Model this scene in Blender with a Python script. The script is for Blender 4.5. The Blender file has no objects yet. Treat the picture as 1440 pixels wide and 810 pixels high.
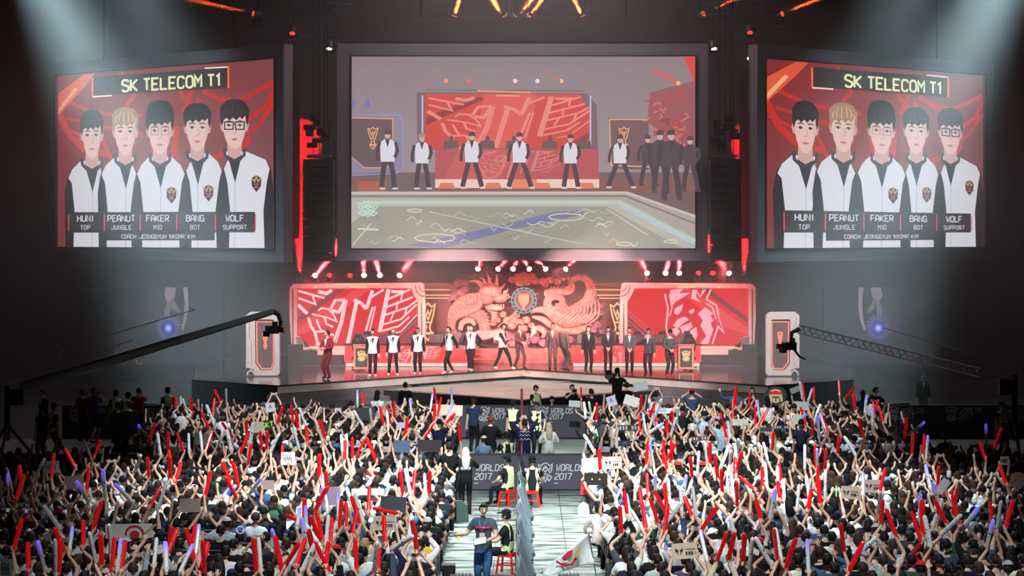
import bpy, math, random
import numpy as np
from mathutils import Vector, Matrix

SC = bpy.context.scene
COL = SC.collection
R = random.Random(7)
F, VX, HY, CH = 2800.0, 735.0, 328.0, 7.0      # focal length in px, vanishing point, eye height

# ------------------------------------------------------------------ camera, world, exposure
cam = bpy.data.cameras.new('camera')
cam.sensor_width = 36.0
cam.lens = 36.0 * F / 1440.0
cam.shift_x = -15.0 / 1440.0
cam.shift_y = -77.0 / 1440.0
cam.clip_start, cam.clip_end = 0.5, 400
camo = bpy.data.objects.new('camera', cam)
COL.objects.link(camo)
camo.location = (0, 0, CH)
camo.rotation_euler = (math.pi / 2, 0, 0)
SC.camera = camo
w = bpy.data.worlds.new('world')
w.use_nodes = True
w.node_tree.nodes['Background'].inputs[0].default_value = (0.10, 0.13, 0.15, 1)
w.node_tree.nodes['Background'].inputs[1].default_value = 0.12
SC.world = w
SC.view_settings.view_transform = 'Standard'
SC.view_settings.look = 'None'
SC.view_settings.exposure = 0.0
SC.view_settings.gamma = 1.0
SC.cycles.volume_bounces = 0
SC.cycles.max_bounces = 5
SC.cycles.diffuse_bounces = 2
SC.cycles.glossy_bounces = 3
SC.cycles.sample_clamp_indirect = 3.0
SC.cycles.volume_max_steps = 64


def P(px, py, d):
    return Vector(((px - VX) * d / F, d, CH - (py - HY) * d / F))


def spot(name, loc, target, power, col, ang, blend=0.3, size=0.1):
    l = bpy.data.lights.new(name, 'SPOT')
    l.energy, l.color, l.spot_size, l.spot_blend, l.shadow_soft_size = power, col, math.radians(ang), blend, size
    o = bpy.data.objects.new(name, l)
    COL.objects.link(o)
    o.location = loc
    o.rotation_euler = (Vector(target) - Vector(loc)).to_track_quat('-Z', 'Y').to_euler()
    return o


WHITE, COOL, RED, TEAL, ORNG = (1, .97, .93), (.86, .96, 1), (1, .016, .024), (.62, .88, .95), (1, .1, .02)
# audience lights on the roof grid: high over the floor, they fade towards both sides
for x, y, tx, ty, p, a in ((-4, 58, -3.0, 45, 25000, 46), (4, 58, 3.8, 45, 25000, 46), (-2, 37, -3.9, 46, 50000, 38), (3, 37, 4.6, 46, 50000, 38),
                           (-3, 46, -5.5, 61, 30000, 32), (3, 46, 6.2, 61, 30000, 32), (0, 50, 0, 60, 26000, 20),
                           (-1, 24, -2.5, 35, 17000, 38), (2, 24, 3.5, 35, 17000, 38)):
    spot('audience_light', (x, y, 21), (tx, ty, 1), p, COOL, a, 0.9, 0.15)
spot('barrier_fill_light', (0, 8, 16), (0, 58, 1), 60000, COOL, 22, 1.0, .3)  # added fill, no lamp hangs here: lifts the barriers and crowd backs
spot('haze_fill_light', (0, 74, 22), (0, 84, 0), 6000, (1, .84, .86), 150, 1.0, .5)  # added wide fill without a fixture, gives the haze an even veil
# stage: white front light, red wash from above
spot('stage_front_light', (-7, 58, 15), (-4, 77.5, 2), 32000, (1, .86, .83), 25, .6, .3)
spot('stage_front_light', (7, 58, 15), (4, 77.5, 2), 32000, (1, .86, .83), 25, .6, .3)
for x in (-8, -4.5, -1.5, 1.5, 4.5, 8):
    spot('stage_wash_light', (x, 77.4, 5.7), (x * .95, 81.8, 1.6), 1700, (1, .16, .14), 110, .8, .3)
spot('sculpture_light', (-6, 61, 9.3), (-1.2, 84, 3.4), 60000, (1, .58, .52), 14, .6, .2)
spot('sculpture_light', (6, 61, 9.3), (1.2, 84, 3.4), 60000, (1, .58, .52), 14, .6, .2)
for s_ in (-1, 1):
    spot('stage_side_fill', (s_ * 13, 56, 14), (s_ * 9.2, 77, 2.6), 30000, (1, .93, .9), 16, .8, .3)  # added fill spots that whiten the totem and screen frames
# big cool shafts from both upper corners
spot('corner_shaft_light', (-19.5, 77, 19), (-10, 75, 0), 70000, TEAL, 30, 1.0, 1.0)
spot('corner_wash_light', (-16.5, 79, 20), (-10, 80, 0), 17000, TEAL, 40, 1.0, 1.2)
spot('corner_wash_light', (16.5, 79, 20), (10, 80, 0), 17000, TEAL, 40, 1.0, 1.2)
spot('corner_shaft_light', (19.5, 77, 19), (10, 75, 0), 70000, TEAL, 30, 1.0, 1.0)

# ------------------------------------------------------------------ tags
LABELS = {}


def tag(o, label=None, cat=None, group=None, kind=None):
    if label:
        LABELS.setdefault(label, []).append(o.name)
        o['label'] = label
    if cat: o['category'] = cat
    if group: o['group'] = group
    if kind: o['kind'] = kind
    return o


def empty(name, loc=(0, 0, 0), rz=0.0, label=None, cat=None, group=None, kind=None):
    o = bpy.data.objects.new(name, None)
    COL.objects.link(o)
    o.empty_display_size = 0.2
    o.location = loc
    o.rotation_euler = (0, 0, rz)
    return tag(o, label, cat, group, kind)


def lin(c):
    return tuple(((v / 255.0) / 12.92 if v <= 10 else ((v / 255.0 + .055) / 1.055) ** 2.4) for v in c)


# ------------------------------------------------------------------ materials
def mat(name, col=(128, 128, 128), rough=.6, metal=0.0, emit=0.0, ecol=None, noise=0.0, nscale=20.0, bump=0.0,
        objcol=False, attr=False, spec=.5, trans=0.0, alpha=1.0, aniso=1.0):
    m = bpy.data.materials.new(name)
    m.use_nodes = True
    nt = m.node_tree
    b = nt.nodes['Principled BSDF']
    b.inputs['Roughness'].default_value = rough
    b.inputs['Metallic'].default_value = metal
    b.inputs['Specular IOR Level'].default_value = spec
    b.inputs['Transmission Weight'].default_value = trans
    b.inputs['Alpha'].default_value = alpha
    src = None
    if objcol:
        n = nt.nodes.new('ShaderNodeObjectInfo')
        src = n.outputs['Color']
    elif attr:
        n = nt.nodes.new('ShaderNodeAttribute')
        n.attribute_name = 'Col'
        src = n.outputs['Color']
    else:
        n = nt.nodes.new('ShaderNodeRGB')
        n.outputs[0].default_value = (*lin(col), 1)
        src = n.outputs[0]
    if noise or bump:
        tc = nt.nodes.new('ShaderNodeTexCoord')
        mp = nt.nodes.new('ShaderNodeMapping')
        mp.inputs['Scale'].default_value = (1, aniso, 1)
        nz = nt.nodes.new('ShaderNodeTexNoise')
        nz.inputs['Scale'].default_value = nscale
        nz.inputs['Detail'].default_value = 4
        nt.links.new(tc.outputs['Object'], mp.inputs[0])
        nt.links.new(mp.outputs[0], nz.inputs['Vector'])
        if noise:
            mr = nt.nodes.new('ShaderNodeMapRange')
            mr.inputs['From Min'].default_value, mr.inputs['From Max'].default_value = .3, .7
            mr.inputs['To Min'].default_value, mr.inputs['To Max'].default_value = 1 - noise, 1 + noise
            nt.links.new(nz.outputs[0], mr.inputs[0])
            mx = nt.nodes.new('ShaderNodeVectorMath')
            mx.operation = 'SCALE'
            nt.links.new(src, mx.inputs[0])
            nt.links.new(mr.outputs[0], mx.inputs['Scale'])
            src = mx.outputs[0]
        if bump:
            bp = nt.nodes.new('ShaderNodeBump')
            bp.inputs['Strength'].default_value = bump
            bp.inputs['Distance'].default_value = .02
            nt.links.new(nz.outputs[0], bp.inputs['Height'])
            nt.links.new(bp.outputs[0], b.inputs['Normal'])
    if emit:
        if ecol is None:
            nt.links.new(src, b.inputs['Emission Color'])
            b.inputs['Base Color'].default_value = (0.02, 0.02, 0.02, 1)
        else:
            nt.links.new(src, b.inputs['Base Color'])
            b.inputs['Emission Color'].default_value = (*ecol, 1)
        b.inputs['Emission Strength'].default_value = emit
    else:
        nt.links.new(src, b.inputs['Base Color'])
    return m


MT = {
    'skin': mat('skin', rough=.5, objcol=True, noise=.06, nscale=14),
    'cloth': mat('cloth_dyed', rough=.9, spec=.2, objcol=True, noise=.18, nscale=9, bump=.4),
    'hair': mat('hair', rough=.55, spec=.22, objcol=True, noise=.25, nscale=40, bump=.6),
    'paint': mat('painted_surface', rough=.5, objcol=True, noise=.05, nscale=5),
    'crowd': mat('crowd_surface', rough=.75, spec=.15, attr=True, noise=.12, nscale=8),
    'printed': mat('printed_surface', rough=.6, attr=True),
    'screen': mat('led_screen_picture', rough=1.0, attr=True, emit=1.0, spec=0.0),
    'dark': mat('dark_print', (22, 20, 22), .5),
    'lip': mat('lip', (150, 88, 80), .5),
    'black': mat('matt_black', (16, 16, 17), .6, noise=.15, nscale=3),
    'blackmetal': mat('black_metal', (26, 27, 28), .35, .6, noise=.15, nscale=6),
    'steel': mat('brushed_steel', (170, 172, 172), .3, .9, noise=.1, nscale=30),
    'silver': mat('silver_scenery_paint', (196, 186, 184), .35, .3, noise=.08, nscale=4),
    'bezel': mat('grey_screen_bezel', (104, 98, 106), .7, noise=.04, nscale=2),
    'charcoal': mat('charcoal_metal', (58, 58, 62), .5, .2, noise=.1, nscale=5),
    'chairpad': mat('navy_black_vinyl', (22, 25, 32), .45, noise=.1, nscale=12, bump=.2),
    'chairframe': mat('grey_chair_piping', (120, 126, 134), .35, .5, noise=.08, nscale=20),
    'white': mat('white_paint', (225, 225, 222), .5, noise=.04, nscale=8),
    'redplastic': mat('red_plastic', (222, 44, 30), .3, noise=.05, nscale=8),
    'neon': mat('red_led_line', (255, 120, 90), emit=1.6),
    'gold': mat('gold_led_line', (255, 205, 140), emit=1.3),
    'lens': mat('lamp_lens_lit', (255, 226, 216), emit=4.0),
    'lensred': mat('lamp_lens_red', (255, 70, 60), emit=1.3),
    'glow': mat('desk_base_glow', (255, 214, 196), emit=1.15),
    'teal': mat('teal_led_strip', (150, 205, 190), emit=.55),
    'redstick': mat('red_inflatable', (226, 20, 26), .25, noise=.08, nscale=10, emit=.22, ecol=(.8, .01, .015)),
    'stickend': mat('stick_valve', (235, 235, 235), .3),
    'greenglow': mat('green_glow', (120, 255, 150), emit=1.6),
    'vest': mat('reflective_vest_yellow', (226, 240, 176), .5, noise=.06, nscale=15),
    'fabric': mat('grey_divider_fabric', (98, 112, 118), .9, noise=.25, nscale=3, bump=.6),
    'pinktape': mat('faded_red_banner', (188, 96, 96), .8, noise=.15, nscale=5),
    'glass': mat('dark_lens_glass', (10, 12, 18), .08),
    'phone': mat('phone_screen', (170, 180, 200), emit=.35),
    'dragonred': mat('carved_salmon_relief', (226, 158, 146), .7, noise=.3, nscale=5, bump=.8),
    'dragonpale': mat('carved_pale_relief', (232, 190, 182), .7, noise=.25, nscale=5, bump=.8),
    'dragonviolet': mat('carved_violet_relief', (160, 116, 128), .75, noise=.3, nscale=4, bump=.8),
}


def stick_material(name, tip):
    """white inflatable: dark print along one side, tip colour fading in near the lit end (a lamp sits inside)"""
    m = bpy.data.materials.new(name)
    m.use_nodes = True
    nt = m.node_tree
    b = nt.nodes['Principled BSDF']
    b.inputs['Roughness'].default_value = .3
    tc = nt.nodes.new('ShaderNodeTexCoord')
    sp = nt.nodes.new('ShaderNodeSeparateXYZ')
    nt.links.new(tc.outputs['Object'], sp.inputs[0])
    nz = nt.nodes.new('ShaderNodeTexNoise')
    nz.inputs['Scale'].default_value = 34
    nz.inputs['Detail'].default_value = 1
    nt.links.new(tc.outputs['Object'], nz.inputs['Vector'])
    gt = nt.nodes.new('ShaderNodeMath'); gt.operation = 'GREATER_THAN'; gt.inputs[1].default_value = .56
    nt.links.new(nz.outputs[0], gt.inputs[0])
    band = nt.nodes.new('ShaderNodeMath'); band.operation = 'COMPARE'
    band.inputs[1].default_value = .27; band.inputs[2].default_value = .12
    nt.links.new(sp.outputs['Z'], band.inputs[0])
    wid = nt.nodes.new('ShaderNodeMath'); wid.operation = 'COMPARE'
    wid.inputs[1].default_value = .0; wid.inputs[2].default_value = .024
    nt.links.new(sp.outputs['X'], wid.inputs[0])
    m1 = nt.nodes.new('ShaderNodeMath'); m1.operation = 'MULTIPLY'
    m2 = nt.nodes.new('ShaderNodeMath'); m2.operation = 'MULTIPLY'
    nt.links.new(gt.outputs[0], m1.inputs[0]); nt.links.new(band.outputs[0], m1.inputs[1])
    nt.links.new(m1.outputs[0], m2.inputs[0]); nt.links.new(wid.outputs[0], m2.inputs[1])
    mx = nt.nodes.new('ShaderNodeMix'); mx.data_type = 'RGBA'
    mx.inputs[6].default_value = (*lin((240, 244, 244)), 1)
    mx.inputs[7].default_value = (*lin((60, 64, 70)), 1)
    nt.links.new(m2.outputs[0], mx.inputs[0])
    nt.links.new(mx.outputs[2], b.inputs['Base Color'])
    if tip:
        cr = nt.nodes.new('ShaderNodeMapRange')
        cr.inputs['From Min'].default_value, cr.inputs['From Max'].default_value = .34, .66
        nt.links.new(sp.outputs['Z'], cr.inputs[0])
        b.inputs['Emission Color'].default_value = (*lin((120, 96, 255)), 1)
        ml = nt.nodes.new('ShaderNodeMath'); ml.operation = 'MULTIPLY'; ml.inputs[1].default_value = .75
        nt.links.new(cr.outputs[0], ml.inputs[0])
        nt.links.new(ml.outputs[0], b.inputs['Emission Strength'])
        mx2 = nt.nodes.new('ShaderNodeMix'); mx2.data_type = 'RGBA'
        nt.links.new(cr.outputs[0], mx2.inputs[0])
        nt.links.new(mx.outputs[2], mx2.inputs[6])
        mx2.inputs[7].default_value = (*lin((120, 110, 225)), 1)
        nt.links.new(mx2.outputs[2], b.inputs['Base Color'])
    return m


MT['whitestick'] = stick_material('white_inflatable_printed', False)
MT['bluestick'] = stick_material('white_inflatable_blue_lit_tip', True)


# ------------------------------------------------------------------ mesh building
class MB:
    """collects vertices, faces, per-face material index and colour; build() links ONE mesh object"""

    def __init__(s):
        s.v, s.f, s.m, s.c = [], [], [], []

    def add(s, verts, faces, mi=0, col=None):
        o = len(s.v)
        s.v.extend([tuple(map(float, p)) for p in verts])
        for f in faces:
            s.f.append(tuple(i + o for i in f))
            s.m.append(mi)
            s.c.append(col)
        return s

    def box(s, c, size, rz=0.0, mi=0, col=None, tf=None):
        x, y, z = (a / 2 for a in size)
        vs = [Vector((sx * x, sy * y, sz * z)) for sz in (-1, 1) for sy in (-1, 1) for sx in (-1, 1)]
        rm = Matrix.Rotation(rz, 3, 'Z') if tf is None else tf
        vs = [rm @ v + Vector(c) for v in vs]
        return s.add(vs, [(0, 2, 3, 1), (4, 5, 7, 6), (0, 1, 5, 4), (2, 6, 7, 3), (0, 4, 6, 2), (1, 3, 7, 5)], mi, col)

    def tube(s, pts, rad, n=6, mi=0, col=None, flat=1.0, closed=False, up=None):
        pts = [Vector(p) for p in pts]
        k = len(pts)
        if not hasattr(rad, '__len__'): rad = [rad] * k
        vs, fs = [], []
        prev = None
        for i, p in enumerate(pts):
            if closed:
                t = pts[(i + 1) % k] - pts[i - 1]
            else:
                t = pts[min(i + 1, k - 1)] - pts[max(i - 1, 0)]
            t = t.normalized() if t.length > 1e-9 else Vector((0, 0, 1))
            if up is not None:
                a = Vector(up)
                a = (a - t * a.dot(t))
            elif prev is None:
                a = Vector((0, 0, 1)) if abs(t.z) < .9 else Vector((1, 0, 0))
                a = a - t * a.dot(t)
            else:
                a = prev - t * prev.dot(t)
            if a.length < 1e-6: a = Vector((1, 0, 0)) - t * t.x
            a.normalize()
            prev = a
            b = t.cross(a)
            for j in range(n):
                th = 2 * math.pi * (j + .5) / n
                vs.append(p + a * (math.cos(th) * rad[i]) + b * (math.sin(th) * rad[i] * flat))
        for i in range(k if closed else k - 1):
            for j in range(n):
                a0, a1 = i * n + j, i * n + (j + 1) % n
                b0, b1 = ((i + 1) % k) * n + j, ((i + 1) % k) * n + (j + 1) % n
                fs.append((a0, a1, b1, b0))
        if not closed:
            fs.append(tuple(range(n - 1, -1, -1)))
            fs.append(tuple((k - 1) * n + j for j in range(n)))
        return s.add(vs, fs, mi, col)

    def ball(s, c, r, nu=10, nv=7, mi=0, col=None, fn=None, keep=None):
        if not hasattr(r, '__len__'): r = (r, r, r)
        vs = [(0, 0, 1)]
        for i in range(1, nv):
            ph = math.pi * i / nv
            for j in range(nu):
                th = 2 * math.pi * j / nu
                vs.append((math.sin(ph) * math.cos(th), math.sin(ph) * math.sin(th), math.cos(ph)))
        vs.append((0, 0, -1))
        fs = [(0, 1 + j, 1 + (j + 1) % nu) for j in range(nu)]
        for i in range(nv - 2):
            for j in range(nu):
                a = 1 + i * nu
                fs.append((a + j, a + nu + j, a + nu + (j + 1) % nu, a + (j + 1) % nu))
        a = 1 + (nv - 2) * nu
        fs += [(len(vs) - 1, a + (j + 1) % nu, a + j) for j in range(nu)]
        if keep: fs = [f for f in fs if keep(sum((Vector(vs[i]) for i in f), Vector()) / len(f))]
        out = []
        for p in vs:
            q = Vector((p[0] * r[0], p[1] * r[1], p[2] * r[2]))
            if fn: q = fn(q, Vector(p))
            out.append(q + Vector(c))
        return s.add(out, fs, mi, col)

    def prism(s, poly, a, b, fn, mi=0, col=None):
        """poly: 2D points; fn(u, v, w) -> 3D; extruded from w=a to w=b"""
        n = len(poly)
        vs = [fn(u, v, a) for u, v in poly] + [fn(u, v, b) for u, v in poly]
        fs = [tuple(range(n - 1, -1, -1)), tuple(range(n, 2 * n))]
        fs += [(i, (i + 1) % n, n + (i + 1) % n, n + i) for i in range(n)]
        return s.add(vs, fs, mi, col)

    def flat(s, poly, fn, w=0.0, mi=0, col=None):
        return s.add([fn(u, v, w) for u, v in poly], [tuple(range(len(poly)))], mi, col)

    def stroke(s, pts, wd, fn, w=0.0, mi=0, col=None, thick=0.0, closed=False):
        """a flat line of width wd through 2D points (mitred)"""
        pts = [Vector(p).to_2d() if len(p) > 2 else Vector((p[0], p[1])) for p in pts]
        k = len(pts)
        L, Rr = [], []
        for i, p in enumerate(pts):
            if closed:
                d0, d1 = p - pts[i - 1], pts[(i + 1) % k] - p
            else:
                d0 = p - pts[i - 1] if i else pts[1] - p
                d1 = pts[i + 1] - p if i < k - 1 else d0
            if d0.length < 1e-9: d0 = d1
            if d1.length < 1e-9: d1 = d0
            d0, d1 = d0.normalized(), d1.normalized()
            t = d0 + d1
            t = t.normalized() if t.length > .3 else d1
            nrm = Vector((-t.y, t.x))
            c = max(.45, nrm.dot(Vector((-d1.y, d1.x))))
            h = wd / 2 / c
            L.append(p + nrm * h)
            Rr.append(p - nrm * h)
        rng = range(k) if closed else range(k - 1)
        for i in rng:
            j = (i + 1) % k
            q = [L[i], Rr[i], Rr[j], L[j]]
            if thick:
                s.prism(q, w, w + thick, fn, mi, col)
            else:
                s.flat(q, fn, w, mi, col)
        return s

    def mesh(s, name, mats):
        me = bpy.data.meshes.new(name)
        me.from_pydata(s.v, [], s.f)
        for m in mats: me.materials.append(m)
        if len(mats) > 1: me.polygons.foreach_set('material_index', s.m)
        if any(c is not None for c in s.c):
            at = me.color_attributes.new('Col', 'FLOAT_COLOR', 'CORNER')
            cnt = np.array([len(f) for f in s.f])
            cc = np.array([(*(c if c is not None else (.5, .5, .5)), 1.0) for c in s.c], dtype=np.float32)
            at.data.foreach_set('color', np.repeat(cc, cnt, axis=0).ravel())
        return me

    def build(s, name, mats, parent=None, smooth=False, loc=None, rz=0.0):
        if not isinstance(mats, (list, tuple)): mats = [mats]
        mats = [MT[m] if isinstance(m, str) else m for m in mats]
        me = s.mesh(name, mats)
        if smooth: me.polygons.foreach_set('use_smooth', [True] * len(me.polygons))
        o = bpy.data.objects.new(name, me)
        COL.objects.link(o)
        if loc is not None: o.location = loc
        o.rotation_euler = (0, 0, rz)
        if parent is not None: o.parent = parent
        return o


def obj_from(me, name, parent=None, loc=(0, 0, 0), rot=(0, 0, 0), color=None, scale=1.0):
    o = bpy.data.objects.new(name, me)
    COL.objects.link(o)
    o.location, o.rotation_euler = loc, rot
    if scale != 1.0: o.scale = (scale,) * 3
    if parent is not None: o.parent = parent
    if color is not None: o.color = (*color, 1)
    return o


XZ = lambda u, v, w: (u, -w, v)          # picture plane facing the camera: w comes forward

# angular sign lettering, strokes on a 2 x 3 cell
GL = {
    'A': [[(0, 0), (0, 2.2), (.6, 3), (1.4, 3), (2, 2.2), (2, 0)], [(0, 1.2), (2, 1.2)]],
    'B': [[(0, 0), (0, 3), (1.5, 3), (2, 2.5), (1.6, 1.6), (0, 1.6)], [(1.6, 1.6), (2, 1.1), (2, .5), (1.5, 0), (0, 0)]],
    'C': [[(2, 2.4), (1.5, 3), (.5, 3), (0, 2.5), (0, .5), (.5, 0), (1.5, 0), (2, .6)]],
    'D': [[(0, 0), (0, 3), (1.4, 3), (2, 2.4), (2, .6), (1.4, 0), (0, 0)]],
    'E': [[(2, 3), (0, 3), (0, 0), (2, 0)], [(0, 1.5), (1.6, 1.5)]],
    'F': [[(2, 3), (0, 3), (0, 0)], [(0, 1.5), (1.6, 1.5)]],
    'G': [[(2, 2.4), (1.5, 3), (.5, 3), (0, 2.5), (0, .5), (.5, 0), (2, 0), (2, 1.4), (1.1, 1.4)]],
    'H': [[(0, 0), (0, 3)], [(2, 0), (2, 3)], [(0, 1.5), (2, 1.5)]],
    'I': [[(1, 0), (1, 3)]],
    'J': [[(2, 3), (2, .6), (1.4, 0), (.5, 0), (0, .7)]],
    'K': [[(0, 0), (0, 3)], [(2, 3), (.3, 1.5), (2, 0)]],
    'L': [[(0, 3), (0, 0), (2, 0)]],
    'M': [[(0, 0), (0, 3), (1, 1.5), (2, 3), (2, 0)]],
    'N': [[(0, 0), (0, 3), (2, 0), (2, 3)]],
    'O': [[(.5, 0), (0, .6), (0, 2.4), (.5, 3), (1.5, 3), (2, 2.4), (2, .6), (1.5, 0), (.5, 0)]],
    'P': [[(0, 0), (0, 3), (1.5, 3), (2, 2.5), (2, 1.8), (1.5, 1.3), (0, 1.3)]],
    'R': [[(0, 0), (0, 3), (1.5, 3), (2, 2.5), (2, 1.8), (1.5, 1.4), (0, 1.4)], [(1, 1.4), (2, 0)]],
    'S': [[(2, 2.5), (1.5, 3), (.5, 3), (0, 2.5), (0, 1.9), (2, 1.2), (2, .5), (1.5, 0), (.5, 0), (0, .5)]],
    'T': [[(0, 3), (2, 3)], [(1, 3), (1, 0)]],
    'U': [[(0, 3), (0, .5), (.5, 0), (1.5, 0), (2, .5), (2, 3)]],
    'W': [[(0, 3), (.4, 0), (1, 1.6), (1.6, 0), (2, 3)]],
    'Y': [[(0, 3), (1, 1.5), (2, 3)], [(1, 1.5), (1, 0)]],
    '0': [[(.5, 0), (0, .6), (0, 2.4), (.5, 3), (1.5, 3), (2, 2.4), (2, .6), (1.5, 0), (.5, 0)]],
    '1': [[(.3, 2.4), (1.1, 3), (1.1, 0)]],
    '2': [[(0, 2.5), (.5, 3), (1.5, 3), (2, 2.5), (2, 1.8), (0, .7), (0, 0), (2, 0)]],
    '7': [[(0, 3), (2, 3), (.8, 0)]],
    "'": [[(1, 3), (.9, 2.3)]], ':': [[(1, 2.2), (1, 1.8)], [(1, .9), (1, .5)]], ' ': [],
}


def text(mb, s, x, y, h, fn, w=0.0, mi=0, col=None, slant=0.0, wd=.42, sp=.95, thick=0.0, center=False):
    """lettering of height h whose lower left corner is (x, y)"""
    k = h / 3.0
    adv = (2 + sp) * k * .85
    narrow = {'I': .55, '1': .7, ' ': .5, "'": .5, ':': .5}
    tot = sum(adv * narrow.get(c, 1) for c in s)
    if center: x -= tot / 2
    for c in s:
        n = narrow.get(c, 1)
        ox = x - (1 - n) * k * .85
        for st in GL[c]:
            mb.stroke([(ox + px * k * .85 + slant * py * k, y + py * k) for px, py in st], wd * k, fn, w, mi, col, thick)
        x += adv * n
    return tot


# crown-and-wings trophy emblem, unit size (x -1..1, y -1.2..1.2)
EMB = [[(-1, 1), (-.6, .8), (-.35, 1.05), (0, 1.15), (.35, 1.05), (.6, .8), (1, 1), (.9, .2), (.6, -.15), (.3, -.3), (0, -.2), (-.3, -.3), (-.6, -.15), (-.9, .2), (-1, 1)],
       [(-.75, .65), (-.5, .1), (-.3, .5), (0, .75), (.3, .5), (.5, .1), (.75, .65)],
       [(-.3, .35), (0, .55), (.3, .35), (0, 0), (-.3, .35)],
       [(-.6, -.15), (.1, -.75), (.5, -1.1)], [(.6, -.15), (-.1, -.75), (-.5, -1.1)],
       [(-.95, -.6), (-.6, -.4), (-.3, -.75), (-.6, -1.05), (-.95, -.6)], [(.95, -.6), (.6, -.4), (.3, -.75), (.6, -1.05), (.95, -.6)],
       [(-.2, -.9), (0, -1.2), (.2, -.9)]]
EMB2 = [[(-.8, 1.1), (-.6, .3), (-.35, -.3), (.35, -.3), (.6, .3), (.8, 1.1), (.4, .9), (0, 1.2), (-.4, .9), (-.8, 1.1)],
        [(-.45, .75), (0, -.1), (.45, .75)], [(-.2, .2), (0, .6), (.2, .2)], [(-.35, -.3), (-.15, -.7), (-.4, -1.1)],
        [(.35, -.3), (.15, -.7), (.4, -1.1)], [(-.55, -1.1), (.55, -1.1), (0, -1.7), (-.55, -1.1)], [(-.3, -1.2), (.3, -1.2)]]


def emblem(mb, x, y, sx, sy, fn, w=0, mi=0, col=None, wd=.12, kind=1, thick=0.0):
    for st in (EMB if kind == 1 else EMB2):
        mb.stroke([(x + a * sx, y + b * sy) for a, b in st], wd * sx, fn, w, mi, col, thick)

# ================================================================== THE HALL
def struct(name, mb, m, **k):
    o = mb.build(name, m, **k)
    o['kind'] = 'structure'
    return o


m = mat('polished_concrete_floor', (58, 61, 60), .55, noise=.25, nscale=1.3, bump=.1)
struct('floor', MB().box((0, 48, -.1), (76, 104, .2)), m)
m = mat('dark_drape_wall', (13, 12, 14), .95, noise=.2, nscale=2, bump=.3)
struct('wall_back', MB().box((0, 96, 12), (76, .4, 24)), m)
struct('wall_left', MB().box((-38, 48, 12), (.4, 96, 24)), m)
struct('wall_right', MB().box((38, 48, 12), (.4, 96, 24)), m)
struct('wall_rear', MB().box((0, -4, 12), (76, .4, 24)), m)
struct('ceiling', MB().box((0, 46, 24.1), (76, 100, .2)), mat('black_roof_deck', (12, 12, 13), .95, noise=.2, nscale=1))

# light floor covering of the centre aisle and the strip in front of the first barrier row
def aisle_material():
    m = mat('pale_aisle_lino', (196, 206, 198), .4, noise=.0)
    nt = m.node_tree
    b = nt.nodes['Principled BSDF']
    tc = nt.nodes.new('ShaderNodeTexCoord'); mp = nt.nodes.new('ShaderNodeMapping')
    mp.inputs['Scale'].default_value = (.5, 2.2, 1)
    nz = nt.nodes.new('ShaderNodeTexNoise'); nz.inputs['Scale'].default_value = 1.6; nz.inputs['Detail'].default_value = 5
    cr = nt.nodes.new('ShaderNodeValToRGB')
    cr.color_ramp.elements[0].position, cr.color_ramp.elements[0].color = .38, (*lin((40, 45, 40)), 1)
    cr.color_ramp.elements[1].position, cr.color_ramp.elements[1].color = .54, (*lin((136, 148, 140)), 1)
    nt.links.new(tc.outputs['Object'], mp.inputs[0]); nt.links.new(mp.outputs[0], nz.inputs['Vector'])
    nt.links.new(nz.outputs[0], cr.inputs[0]); nt.links.new(cr.outputs[0], b.inputs['Base Color'])
    return m


AM = aisle_material()
root = empty('aisle_floor_covering', (0, 46, 0), label='pale scuffed floor covering laid in strips along the centre aisle', cat='floor covering')
k = 0
for xa, xb in ((-1.75, -.62), (-.6, .95), (.97, 1.75)):
    for ya in np.arange(33, 54, 3.0):
        MB().box(((xa + xb) / 2, ya + 1.49 - 46, .012 + .0008 * (k % 3)), (xb - xa, 2.985, .02)).build('strip', AM, root)
        k += 1
m = mat('pale_green_grey_mat', (150, 165, 156), .6, noise=.12, nscale=1.5)
for nm, x0, x1, y0, y1, lb in (('floor_mat', 11.6, 17.6, 55, 67.4, 'pale floor area inside the barriers at right beside the front block'),
                               ('floor_mat', -18, -11.6, 55, 67.4, 'pale floor area inside the barriers at left where staff stand'),
                               ('floor_mat', -2.1, 2.3, 55, 67.4, 'pale floor strip of the front aisle between the two printed barriers')):
    tag(MB().box(((x0 + x1) / 2, (y0 + y1) / 2, .011), (x1 - x0, y1 - y0, .02)).build(nm, m), lb, 'floor mat')

# ------------------------------------------------------------------ stage
ED = [(-12.2, 73.4), (-8.7, 70.7), (0, 79.5), (8.7, 70.7), (12.2, 73.4)]
deck_m = mat('glossy_stage_deck', (46, 26, 28), .12, noise=.25, nscale=1.2, spec=.8)
stage = empty('stage', (0, 79, 0), label='wide black glossy stage with pale lit stepped front edge below the screens', cat='stage')
O = Vector((0, 79, 0))
XY = lambda z0: (lambda u, v, w_: (u, v - 79, z0 + w_))
back = [(13, 80), (12.6, 88), (-12.6, 88), (-13, 80)]
mb = MB()
mb.prism(ED + back, 0, .06, XY(1.54))
mb.build('deck', deck_m, stage)
mb = MB()
mb.prism([(x * .99, y + .35) for x, y in ED] + [(12.4, 80), (12.2, 87.8), (-12.2, 87.8), (-12.4, 80)], 0, 1.1, XY(.0))
mb.build('substructure', 'black', stage)
band = mat('pale_stage_fascia', (206, 190, 184), .45, noise=.1, nscale=2)


def strip3(pts, z0, z1, out, m, name, th=.12):
    mb = MB()
    a = [(x, y - out) for x, y in pts]
    b = [(x, y - out + th) for x, y in reversed(pts)]
    mb.prism(a + b, 0, z1 - z0, XY(z0))
    return mb.build(name, m, stage)


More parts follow.
